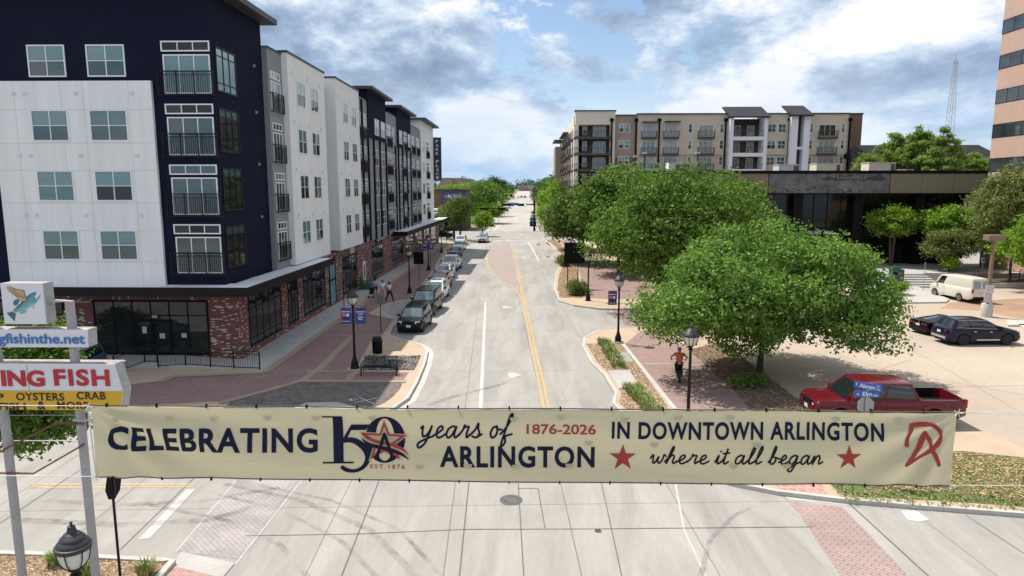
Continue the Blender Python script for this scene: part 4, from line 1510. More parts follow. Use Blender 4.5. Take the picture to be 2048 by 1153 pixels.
# ---------------------------------------------------------------- office tower on the right edge
tw = thing('office_tower', 'pink stone office tower with dark ribbon windows at the right edge', 'building', (56, 78, 0))
PINK = brickmat('pink_stone_panels', (.56, .375, .29), (.53, .36, .28), (.42, .29, .23), 4.2, 1.95, .02, wall=True, offset=0, var=.06, rough=.6)
XT = 54.0
yf = PX(1981, 300, XT).y
MB().box(XT, XT + 40, 45, yf, 0, 46).build('wall', PINK, tw, angle=0, world_space=True)
RIB = mk('ribbon_glass', (.035, .045, .045), .03, 0, .4, .4, spec=1.0)
zr = [PX(1993, y, XT).z for y in (143, 208, 273)]
dz = 3.86
for k in range(-1, 8):
    z = 10 + (378 - 208) / 1350 * yf + (k - 2) * dz - .5
    z += .0
    MTW = fmat((XT, 0, 0), (0, 1, 0), (-1, 0, 0))
    window(tw, MTW, 46, yf - .02, z, z + 1.55, 20, (), fm=BLACKM, glass=(RIB,), fw=.06, d=.03, name='ribbon_window')
    window(tw, fmat((0, yf, 0), (1, 0, 0), (0, 1, 0)), XT + .1, XT + 20, z, z + 1.55, 10, (), fm=BLACKM, glass=(RIB,), fw=.06, d=.03, name='ribbon_window')

# ---------------------------------------------------------------- things far behind
SHING = brickmat('dark_metal_roof', (.030, .027, .030), (.027, .025, .027), (.012, .012, .012), .9, 60, .06, wall=True, offset=0, var=.08, rough=.6)
rh = thing('row_house', 'long pale house with a dark metal roof behind the feathery trees', 'building', (85, 135, 0))
MB().box(PY(1756, 300, 130).x, PY(2010, 300, 130).x, 130, 142, 0, 16.2).build('wall', mk('pale_siding', (.45, .43, .38), .9, 0, .06), rh, angle=0, world_space=True)
xa, xb = PY(1748, 300, 128).x, PY(2010, 300, 128).x
MB().extr([(xa, 129, 16.2), (xa, 135.5, 18.6), (xa, 142, 16.2)], (xb - xa, 0, 0)).build('roof', SHING, rh, angle=0, world_space=True)
for k in range(8):
    window(rh, fmat((0, 130, 0), (1, 0, 0), (0, -1, 0)), xa + 2 + k * 3.1, xa + 3.6 + k * 3.1, 13.2, 15.4, 2, (), glass=(GLASSS,))

tm = thing('radio_mast', 'thin pale lattice radio mast rising far behind the green trees', 'mast', (PY(1901, 240, 220).x, 220, 0))
mb = MB()
zt = PY(1907, 120, 220).z
hw0, hw1 = 1.7, .35
for s1 in (-1, 1):
    for s2 in (-1, 1):
        mb.tube([(s1 * hw0, s2 * hw0, 0), (s1 * hw1, s2 * hw1, zt)], .065, 4)
nseg = 26
for k in range(nseg):
    z1, z2 = zt * k / nseg, zt * (k + 1) / nseg
    a, b = hw0 + (hw1 - hw0) * k / nseg, hw0 + (hw1 - hw0) * (k + 1) / nseg
    for (u, v) in ((0, 1), (1, 0)):
        for s in (-1, 1):
            p = [(-a, s * a, z1), (b, s * b, z2)] if u == 0 else [(s * a, -a, z1), (s * b, b, z2)]
            mb.tube(p, .03, 3)
            mb.tube([(-p[0][0], p[0][1], z1), (-p[1][0], p[1][1], z2)] if u == 0 else [(p[0][0], -p[0][1], z1), (p[1][0], -p[1][1], z2)], .03, 3)
mb.build('lattice', mk('mast_grey', (.42, .40, .42), .6), tm, angle=0)
MB().tube([(0, 0, zt), (0, 0, zt + 1.5)], .06, 4).box(-.9, .9, -.1, .1, zt - 1.0, zt - .8).build('aerial', mk('mast_grey', (.42, .40, .42), .6), tm, angle=0)

# bank beyond the junction on the left
bk = thing('bank_building', 'low brown brick bank with a dark blue PNC BANK sign', 'building', (-22, 168, 0))
BRB = brickmat('brown_brick', (.16, .085, .05), (.13, .075, .045), (.14, .11, .09), .4, .13, .012, var=.1)
xa, xb = -34.0, PY(932, 400, 168).x
MB().box(xa, xb, 168, 182, 0, 9.8).build('wall', BRB, bk, angle=0, world_space=True)
MB().box(PY(883, 400, 168).x, xb + .1, 167.75, 167.99, 6.9, 9.6).build('sign_band', mk('bank_blue', (.020, .050, .145), .5), bk, angle=0, world_space=True)
MB().box(PY(883, 400, 168).x, xb - .4, 167.9, 167.98, 0, 6.9).build('glazing', GLASSS, bk, angle=0, world_space=True)
MB().box(xa - .2, xb + .3, 167.6, 183, 9.8, 10.2).build('roof', ROOFD, bk, angle=0, world_space=True)
text_obj('lettering', 'PNC BANK', PY(895.5, 390, 167.7).x, PY(922, 390, 167.7).x, 7.85, 8.85, WSIGN, bk, root_M(bk, Matrix.Translation((0, 167.74, 0))), .03)
mb = MB()
for n_ in ('dark_metal_roof', 'standing_seam_roof'):
    _mats[n_].node_tree.nodes['Principled BSDF'].inputs['Specular IOR Level'].default_value = .06
cx = PY(891.3, 391, 167.6).x
mb.M = root_M(bk, Matrix.Translation((cx, 167.74, 8.37)) @ Matrix.Rotation(R(90), 4, 'X'))
mb.lathe([(.36, 0), (.36, .06), (.25, .07), (.22, .05), (.12, .05), (.1, .08)], 12)
mb.build('emblem', mk('bank_orange', (.55, .13, .03), .5), bk, angle=0)
cnp = thing('drive_canopy', 'white flat canopy in front of the brown brick bank', 'canopy', (-22, 158, 0))
MB().box(-6, 2.6, -3, 3, 4.3, 4.8).build('roof', WHITEF, cnp, angle=0)
MB().box(-5.6, 2.2, 2.0, 2.4, 0, 4.3).box(2.0, 2.4, -2.6, -2.2, 0, 4.3).build('posts', mk('canopy_brown', (.10, .08, .07), .8), cnp, angle=0)
tb = thing('school_building', 'plain tan brick building rising behind the left trees', 'building', (-36, 255, 0))
ym = 255
MB().box(PY(880, 370, ym).x, PY(905, 370, ym).x, ym, ym + 20, 0, PY(890, 356, ym).z).box(PY(905, 370, ym).x, PY(941, 370, ym).x, ym + 1, ym + 22, 0, PY(920, 358, ym).z).build('wall', brickmat('tan_brick', (.36, .255, .20), (.33, .24, .19), (.36, .28, .24), .4, .13, .01, var=.08), tb, angle=0, world_space=True)
MB().box(PY(905, 370, ym).x, PY(906, 370, ym).x, ym - .1, ym + .9, 8, 12.5).build('slit_window', GLASSS, tb, angle=0, world_space=True)
sh_ = thing('far_building', 'low reddish building closing the far end of the street', 'building', (14, 900, rise(900)))
MB().box(-26, 30, 0, 20, 0, 5.5).build('wall', mk('far_red', (.30, .19, .16), .9), sh_, angle=0)
MB().box(-28, 32, -1, 21, 5.5, 6.4).build('roof', mk('far_roof', (.42, .40, .39), .9), sh_, angle=0)
# dark building across the junction on the left, low
lo = thing('shop_building', 'low dark grey building behind the street trees across the junction', 'building', (-30, 150, 0))
MB().box(-12, 8.5, 8, 16, 0, 5.2).build('wall', mk('charcoal_render', (.06, .06, .06), .9, 0, .1), lo, angle=0)
MB().box(-12.3, 8.8, 7.7, 16.3, 5.2, 5.5).build('roof', WHITEF, lo, angle=0)
# ---------------------------------------------------------------- trees
def leaf_mesh(name, centers, radii, n, size, mat, seed, squash=.8, droop=0.0, shell=.55, elong=1.0, thin=.33):
    """n leaf-sized faces spread through the clump volumes"""
    rs = np.random.RandomState(seed)
    C = np.array(centers, dtype=float)
    Rr = np.array(radii, dtype=float)
    w = Rr ** 2
    idx = rs.choice(len(C), n, p=w / w.sum())
    d = rs.normal(size=(n, 3))
    d /= np.linalg.norm(d, axis=1)[:, None]
    rad = shell + (1 - shell) * rs.rand(n) ** .6
    stray = rs.rand(n) < .10
    rad[stray] *= rs.uniform(1.0, 1.35, stray.sum())
    # lumpy clump outline
    ph = rs.uniform(0, 6.28, (len(C), 3))
    lump = 1 + .22 * np.sin(3 * d[:, 0] + ph[idx, 0]) * np.sin(3 * d[:, 1] + ph[idx, 1]) + .12 * np.sin(7 * d[:, 2] + ph[idx, 2])
    P = C[idx] + d * (Rr[idx] * rad * lump)[:, None] * np.array([1, 1, squash])
    # leaves sit in sprigs: every group gathers round one of its members
    g = max(1, n // (11 if thin > .2 else 4))
    own = rs.randint(0, g, n)
    own[:g] = np.arange(g)
    loose = rs.normal(size=(n, 3)) * np.array([1.25, 1.25, .75]) * size * (1 if thin > .2 else .45) * rs.uniform(.6, 1.5, g)[own][:, None]
    keep = rs.rand(n) < .12
    P = np.where(keep[:, None], P, P[own] + loose)
    d = np.where(keep[:, None], d, d[own])
    nr = d * .7 + rs.normal(size=(n, 3)) * .75 + np.array([0, 0, .45])
    nr /= np.linalg.norm(nr, axis=1)[:, None]
    ax = rs.normal(size=(n, 3))
    ax[:, 2] -= droop
    ax -= nr * (ax * nr).sum(1)[:, None]
    ax /= np.linalg.norm(ax, axis=1)[:, None] + 1e-9
    bx = np.cross(nr, ax)
    s = size * rs.uniform(.5, 1.6, n)[:, None]
    V = np.empty((n, 4, 3))
    V[:, 0] = P - ax * s * .5 * elong
    V[:, 1] = P + bx * s * thin + nr * s * .08
    V[:, 2] = P + ax * s * .6 * elong
    V[:, 3] = P - bx * s * thin + nr * s * .08
    me = bpy.data.meshes.new(name)
    me.vertices.add(n * 4)
    me.vertices.foreach_set('co', V.ravel())
    me.loops.add(n * 4)
    me.loops.foreach_set('vertex_index', np.arange(n * 4, dtype=np.int32))
    me.polygons.add(n)
    me.polygons.foreach_set('loop_start', np.arange(0, n * 4, 4, dtype=np.int32))
    me.polygons.foreach_set('loop_total', np.full(n, 4, dtype=np.int32))
    me.update(calc_edges=True)
    me.materials.append(mat)
    return me


def tree(name, label, x, y, h, cr, cz0, n, size, mat, seed, group=None, trunk=.16, nb=26, squash=.75, bark=BARK, z=0.0, stems=1, flat=1.0, br=.30, low=0.0, elong=1.0, cx=0, cy=0, cat='tree', thin=.33, shell=.55):
    """h total height, cr = (rx, ry) crown radii, cz0 = underside of the crown"""
    rnd = random.Random(seed)
    t = thing(name, label, cat, (x, y, z), 0, group)
    rx, ry = cr if isinstance(cr, tuple) else (cr, cr)
    zc, rz = (h + cz0) / 2, (h - cz0) / 2
    cs, rr = [], []
    while len(cs) < nb:
        a, b, c = rnd.uniform(-1, 1), rnd.uniform(-1, 1), rnd.uniform(-1, 1)
        q = a * a + b * b + c * c
        if q > 1 or q < .18:
            continue
        k = .80 if q > .5 else 1.0
        rb = br * min(rx, ry, rz * 1.25) * rnd.uniform(.75, 1.45)
        th = math.atan2(b, a)
        f = (1.0 - .25 * max(0, c) * flat) * (1 + .14 * math.sin(3 * th + seed) + .10 * math.sin(5 * th + 2.3 * seed) + .07 * math.sin(6 * c + seed))
        cs.append((cx + a * rx * k * f, cy + b * ry * k * f, zc + c * rz * .84 - low * (a * a + b * b)))
        rr.append(rb)
    me = leaf_mesh('crown', cs, rr, n, size, mat, seed, squash, elong=elong, thin=thin, shell=shell)
    o = bpy.data.objects.new('crown', me)
    col.objects.link(o)
    o.parent = t
    mb = MB()
    for s in range(stems):
        ang = 6.28 * s / max(1, stems) + seed
        bx, by = (0, 0) if stems == 1 else (.12 * math.cos(ang), .12 * math.sin(ang))
        top = (cx * .5 + bx * 4, cy * .5 + by * 4, cz0 + (h - cz0) * .45)
        mid = ((bx + top[0]) / 2 + rnd.uniform(-.1, .1), (by + top[1]) / 2 + rnd.uniform(-.1, .1), cz0 * .75)
        mb.tube([(bx, by, -.1), (bx * 1.1, by * 1.1, .25), mid, top], [trunk * 1.35, trunk, trunk * .8, trunk * .45], 8)
        for i in range(s, len(cs), stems * (1 if nb < 40 else 2)):
            c = cs[i]
            t0 = rnd.uniform(.35, 1.0)
            st_ = Vector(mid).lerp(Vector(top), t0)
            m_ = st_.lerp(Vector(c), .5) + Vector((0, 0, -.06 * (Vector(c) - st_).length))
            mb.tube([st_, m_, c], [trunk * .38, trunk * .22, trunk * .07], 5)
    mb.build('trunk', bark, t, angle=60)
    return t


OAK = leafmat('oak_leaf', (.150, .255, .062), .28, .48)
OAKD = leafmat('oak_leaf_dark', (.098, .150, .036), .26, .40)
OAKM = leafmat('oak_leaf_mid', (.120, .200, .044), .26, .45)
LIME = leafmat('bright_leaf', (.19, .30, .045), .36, .38)
CYPR = leafmat('cypress_leaf', (.215, .285, .085), .42, .30)
OLIV = leafmat('olive_leaf', (.165, .195, .072), .3, .4)
FARG = leafmat('far_leaf', (.068, .115, .034), .3, .4)
FARB = leafmat('far_blue_leaf', (.060, .095, .060), .3, .3)

# the big tree in front
tree('oak_tree', 'big leafy tree in front, its crown over the brick sidewalk behind the red pickup', 12.7, 36.2, 8.6, (8.0, 5.8), 1.5, 100000, .150, OAK, 3, nb=96, trunk=.19, bark=BARKD, br=.25, low=.9, z=SW)
tree('oak_tree', 'second big dark tree just behind the front one, beside the driveway', 12.6, 56, 12.3, (8.0, 6.8), 2.0, 66000, .21, OAKM, 9, nb=110, trunk=.22, bark=BARKD, br=.25, low=.8, z=SW)
tree('oak_tree', 'dark low tree over the kerb behind the black board sign', 7.6, 92, 10.2, (6.0, 6.0), 2.8, 22000, .30, OAKD, 12, nb=80, trunk=.2, bark=BARKD, br=.26, low=.8, z=SW)
tree('oak_tree', 'tall mid green tree between the black board sign and the front trees', 10.8, 80, 12.6, (6.2, 6.0), 3.8, 26000, .28, OAKM, 15, nb=88, trunk=.22, bark=BARKD, br=.26, low=.6, z=SW)
tree('oak_tree', 'dark tree whose low crown touches the far crosswalk on the right', 8.6, 112, 10.5, (6.2, 5.5), 2.2, 17000, .34, OAKD, 18, nb=72, trunk=.2, bark=BARKD, br=.26, low=.7, z=SW)
tree('oak_tree', 'dense tree rising before the left end of the brown fascia', 14.8, 72, 12.6, (6.4, 5.0), 2.6, 24000, .27, OAKM, 21, nb=80, trunk=.2, bark=BARKD, br=.26, low=.5, z=SW)
tree('oak_tree', 'dense tree standing against the middle of the brown fascia', 19.5, 68, 12.0, (5.4, 4.6), 2.6, 22000, .26, OAKM, 22, nb=76, trunk=.2, bark=BARKD, br=.26, low=.5)
tree('oak_tree', 'mid green tree before the cream corner of the apartment block', 15, 105, 13.6, (6.5, 5.0), 3, 15000, .36, OAKM, 24, nb=72, trunk=.2, bark=BARKD, br=.26)
# trees in front of the dark building
tree('small_tree', 'small multi stemmed tree with airy light green crown before the dark glass wall', 43.2, 81.0, 7.5, (3.4, 2.4), 3.2, 7500, .21, LIME, 31, nb=110, trunk=.07, stems=5, br=.17, squash=.5, bark=BARK, z=1.0, shell=.05)
tree('small_tree', 'bright green upper tree beside the ramp, behind a grey green one', 49.3, 80, 7.6, (4.6, 2.8), 3.0, 14000, .23, LIME, 33, nb=90, trunk=.1, br=.2, z=1.0, shell=.1)
tree('small_tree', 'grey green rounded tree standing right behind the white van', 47.8, 76.8, 5.0, (3.8, 2.6), 1.2, 12000, .19, OLIV, 35, nb=80, trunk=.14, br=.22, z=1.0, shell=.3)
tree('street_tree', 'olive green tall tree below the pink office tower', 51.0, 72, 13.2, (4.6, 4.5), 2.5, 19000, .24, OLIV, 37, nb=80, trunk=.16, br=.24)
tree('street_tree', 'bright green tree at the right edge behind the brown lamp pole', 49.6, 66, 8.4, (4.6, 3.6), 2.0, 18000, .23, LIME, 39, nb=80, trunk=.14, br=.22, shell=.2)
tree('street_tree', 'dark leafy tree at the right edge between olive and bright green ones', 56.0, 80, 11.2, (4.2, 3.6), 2, 15000, .27, OAKM, 40, nb=30, trunk=.14, br=.34)
# feathery cypresses behind the dark building
for i, (px, Y, top, rx, lab) in enumerate(((1790, 124, 262, 5.6, 'broad feathery light green tree behind the tan fascia'), (1842, 122, 248, 5.2, 'feathery light green tree with the widest crown below the radio mast'),
                                          (1898, 116, 243, 3.6, 'open feathery tree with a visible straight trunk below the radio mast'), (1738, 118, 306, 3.8, 'lowest feathery light green tree at the right end of the apartments'), (1945, 120, 306, 4.6, 'feathery light green tree beside the pink office tower'))):
    p = PY(px, top, Y)
    tree('cypress_tree', lab, p.x, Y, p.z + .6, (rx * 1.12, rx * .8), 7.5, 15000 if i != 2 else 7000, .42, CYPR, 50 + i, nb=190 if i != 2 else 100, trunk=.2, br=.125, squash=.42, elong=1.5, thin=.16, flat=2.2, shell=.02)
# shrubs and hedges on the right
tree('hedge', 'clipped rounded green hedge on the concrete island in front of the drop box', G(1787, 592).x, G(1787, 592).y, 1.25, (1.75, 1.0), .12, 7000, .10, LIME, 61, nb=30, trunk=.05, br=.5, z=.14, cat='hedge', flat=.4)
tree('shrub', 'small round green shrub below the grey green tree behind the van', 46.6, 75.4, 2.0, (1.3, 1.0), .2, 3200, .13, LIME, 62, nb=16, trunk=.05, br=.45, z=1.0, cat='shrub')
tree('shrub', 'round grey green shrub under the black board sign', G(1150, 590, SW).x, G(1150, 590, SW).y, 1.5, (1.0, .9), .1, 4200, .10, OLIV, 63, nb=18, trunk=.04, br=.45, z=SW, cat='shrub')
tree('shrub', 'low dark shrub just right of the round grey green one', G(1163, 580, SW).x, G(1163, 580, SW).y, .8, (.6, .5), .05, 1400, .10, OAKM, 64, nb=10, trunk=.03, br=.5, z=SW, cat='shrub')
tree('shrub', 'yellow green low shrub at the foot of the lamp post beside the board sign', G(1170, 592, SW).x, G(1170, 592, SW).y + .8, .6, (.6, .5), .05, 1300, .10, CYPR, 65, nb=10, trunk=.03, br=.5, z=SW, cat='shrub')
tree('shrub', 'straw coloured shrub along the kerb before the far crosswalk', 4.6, 88, 1.3, (.9, 2.2), .1, 2200, .16, OLIV, 66, nb=16, trunk=.04, br=.45, z=SW, cat='shrub')
tree('shrub', 'dark little shrub in the leaf litter near the trunk of the front tree', 11.2, 33.2, .7, (1.0, .7), .05, 1800, .09, OAKM, 67, nb=12, trunk=.03, br=.5, z=SW, cat='shrub')
# left foreground tree behind the fish sign, shrubs by the shop
tree('street_tree', 'leafy tree behind the fish sign in the lower left planter', -13.7, 15.6, 7.1, (1.20, 1.2), 3.5, 12000, .105, OAKM, 71, nb=34, trunk=.09, br=.40, bark=BARKD, z=SW, low=.3, cx=1.75)
tree('shrub', 'green shrub with reddish leaves left of the brick corner behind the fish sign', -25.6, 34.2, 2.5, (2.2, 1.2), .3, 6500, .12, OAK, 73, nb=24, trunk=.05, br=.4, z=SW, cat='shrub')
# across the junction on the left
for i, (px, Y, top, rx, low_, m, lab) in enumerate((
        (921, 134, 392, 3.6, 2.6, OAKD, 'dark round street tree at the near corner across the junction, left'),
        (893, 138, 408, 2.4, 2.6, OLIV, 'thin greyish street tree before the white canopy'),
        (965, 146, 424, 2.2, 2.0, LIME, 'small bright street tree at the far left corner of the junction'),
        (955, 205, 366, 8.5, 2.0, OAKM, 'large round tree filling the left side beyond the bank sign'),
        (975, 200, 405, 4.0, 2.0, LIME, 'light green low tree left of the far road beside the big round one'),
        (900, 215, 372, 6.5, 5.0, LIME, 'bright tree top between the bank and the tan brick building'),
        (935, 232, 366, 6.5, 4.0, LIME, 'bright green tree under the tan brick building wall'))):
    p = PY(px, top, Y)
    tree('street_tree', lab, p.x, Y, p.z, (rx, rx * .9), low_, 7000 if Y < 150 else 7500, .26 if Y < 150 else .48, m, 80 + i, nb=30, trunk=.12, br=.36, bark=BARKD)
# bright trees beyond the junction on the right
for i, (px, Y, top, rx, m, lab) in enumerate((
        (1102, 172, 362, 5.2, LIME, 'bright yellow green tree beside the far signal pole'),
        (1092, 190, 345, 4.2, OAKM, 'pointed green tree before the left edge of the apartments'),
        (1108, 150, 402, 4.6, LIME, 'bright low tree behind the parked cars at the far right'))):
    p = PY(px, top, Y)
    tree('street_tree', lab, p.x + 1.5, Y, p.z, (rx, rx * .9), 1.6, 8000, .40, m, 95 + i, nb=32, trunk=.12, br=.36, bark=BARKD)
# far rows along the road: three prototypes, copied
protos = [tree('far_tree', 'dark green round tree, first of the far row left of the road', -16, 250, 12.5, (7, 6.5), 1.2, 5200, .62, FARG, 101, nb=26, trunk=.2, br=.38, group='far trees along the road', z=rise(250)),
          tree('far_tree', 'bluish tall tree, nearest of the far row right of the road', 9, 300, 13, (6.2, 6), 1.5, 4600, .72, FARB, 102, nb=24, trunk=.2, br=.38, group='far trees along the road', z=rise(300)),
          tree('far_tree', 'fresh green tree, nearest of the bright far trees left of the road', -19, 285, 11.5, (6.5, 6), 1.2, 4600, .68, LIME, 103, nb=24, trunk=.2, br=.38, group='far trees along the road', z=rise(285))]
rf = random.Random(42)
for k in range(46):
    left = k % 2 == 0
    y = 270 + (k // 2) * 26 + rf.uniform(-8, 8)
    x = (-17 - rf.uniform(0, 5)) if left else (8 + rf.uniform(0, 5))
    if k > 26:
        x = rf.uniform(-150, -30) if left else rf.uniform(16, 60)
        y = rf.uniform(300, 600)
    o = protos[rf.randrange(3) if left else (1 if rf.random() < .6 else 0)]
    c = dup(o)
    s = rf.uniform(.75, 1.12)
    c.location = (x, y, rise(y))
    c.scale = (s, s, s * rf.uniform(.85, 1.15))
    c.rotation_euler = (0, 0, rf.uniform(0, 6.28))
    c['label'] = 'far tree in the hazy green rows lining the distant road'
for o in protos:
    o['label'] = 'far tree in the hazy green rows lining the distant road'

# a wooded horizon, one mass
rs_ = random.Random(77)
cs_, rr_ = [], []
for k in range(420):
    y = rs_.uniform(950, 1500)
    x = rs_.uniform(-900, 1000)
    cs_.append((x, y, rise(y) + rs_.uniform(1, 7)))
    rr_.append(rs_.uniform(7, 14))
me_ = leaf_mesh('far_woods', cs_, rr_, 26000, 2.6, FARB, 5)
o_ = bpy.data.objects.new('far_woods', me_)
col.objects.link(o_)
tag(o_, kind='stuff')
# ---------------------------------------------------------------- vehicles
def paint(name, c, rough=.25, coat=.35, metal=0.0):
    return mk(name, c, rough, metal, .03, 2, coat=coat, spec=.22)


CARGLASS = mk('car_glass', (.012, .016, .018), .03, 0, .2, 1, spec=1.0)
WSCR = mk('windscreen_glass', (.075, .115, .14), .03, 0, .3, 1.5, spec=1.0)  # lighter and bluer than car_glass: reflected sky put into the base colour
TYRE = mk('tyre_rubber', (.012, .012, .012), .85, 0, .1)
RIM = mk('alloy_rim', (.42, .42, .43), .35, .7, .05)
RIMB = mk('black_rim', (.02, .02, .022), .35, .3, .05)
HEADL = mk('headlight_lens', (.55, .57, .58), .15, 0, .1, 8, spec=.9)
TAILL = mk('tail_lamp_lens', (.30, .012, .012), .15, 0, .15, 8)
CHROME = mk('chrome', (.6, .6, .62), .15, 1.0, .02)
PLATE = mk('number_plate', (.62, .62, .62), .5)
TRIM = mk('black_trim', (.009, .009, .010), .6, 0, .1, spec=.2)

SPEC = {
    # x positions as fractions of length from the rear (-.5) to the nose (.5)
    'suv': dict(top=[(-.50, .74), (-.485, 1.00), (-.44, 1.06), (0, 1.03), (.20, 1.03), (.27, 1.02), (.40, .97), (.455, .90), (.487, .78), (.50, .62)],
                cab=(-.475, .275, -.435, .075), sill=.26, wheels=(-.305, .315), wr=.355, arch=.41, pillars=(-.22, .02), wroof=.76),
    'bigsuv': dict(top=[(-.50, .8), (-.49, 1.10), (-.44, 1.16), (0, 1.14), (.20, 1.14), (.27, 1.13), (.42, 1.10), (.47, 1.04), (.492, .90), (.50, .70)],
                   cab=(-.485, .265, -.46, .115), sill=.32, wheels=(-.30, .325), wr=.39, arch=.46, pillars=(-.26, -.02), wroof=.80),
    'sedan': dict(top=[(-.50, .62), (-.49, .92), (-.44, .98), (-.34, 1.0), (0, .95), (.16, .95), (.25, .94), (.40, .84), (.46, .75), (.49, .64), (.50, .55)],
                  cab=(-.36, .235, -.20, .04), sill=.22, wheels=(-.30, .315), wr=.33, arch=.375, pillars=(-.16, .0), wroof=.74),
    'coupe': dict(top=[(-.50, .70), (-.49, .90), (-.44, .95), (-.30, .93), (0, .84), (.12, .84), (.25, .80), (.40, .72), (.46, .62), (.49, .5), (.50, .42)],
                  cab=(-.40, .16, -.10, .02), sill=.17, wheels=(-.29, .31), wr=.345, arch=.385, pillars=(-.17, .14), wroof=.64),
    'cross': dict(top=[(-.50, .70), (-.487, 1.00), (-.45, 1.12), (-.33, 1.16), (-.24, 1.11), (0, 1.06), (.18, 1.05), (.25, 1.03), (.38, .97), (.45, .88), (.487, .72), (.50, .58)],
                  cab=(-.44, .265, -.37, .03), sill=.24, wheels=(-.29, .30), wr=.385, arch=.43, pillars=(-.19, .03), wroof=.72),
    'pickup': dict(top=[(-.50, .72), (-.498, 1.18), (-.48, 1.24), (-.205, 1.24), (-.19, 1.20), (.10, 1.18), (.24, 1.19), (.31, 1.20), (.44, 1.17), (.475, 1.13), (.492, 1.02), (.50, .70)],
                   cab=(-.195, .315, -.135, .185), sill=.40, wheels=(-.285, .335), wr=.41, arch=.48, pillars=(-.02, .10), wroof=.80),
    'van': dict(top=[(-.50, .80), (-.495, 1.15), (-.48, 1.22), (0, 1.20), (.28, 1.20), (.36, 1.18), (.44, 1.10), (.485, .98), (.497, .82), (.50, .66)],
                cab=(-.490, .365, -.465, .235), sill=.34, wheels=(-.235, .335), wr=.36, arch=.42, pillars=(.16, .22), wroof=.86),
}


def lerp_prof(p, x):
    if x <= p[0][0]:
        return p[0][1]
    for (a, za), (b, zb) in zip(p, p[1:]):
        if x <= b:
            t = (x - a) / (b - a)
            return za + (zb - za) * t
    return p[-1][1]


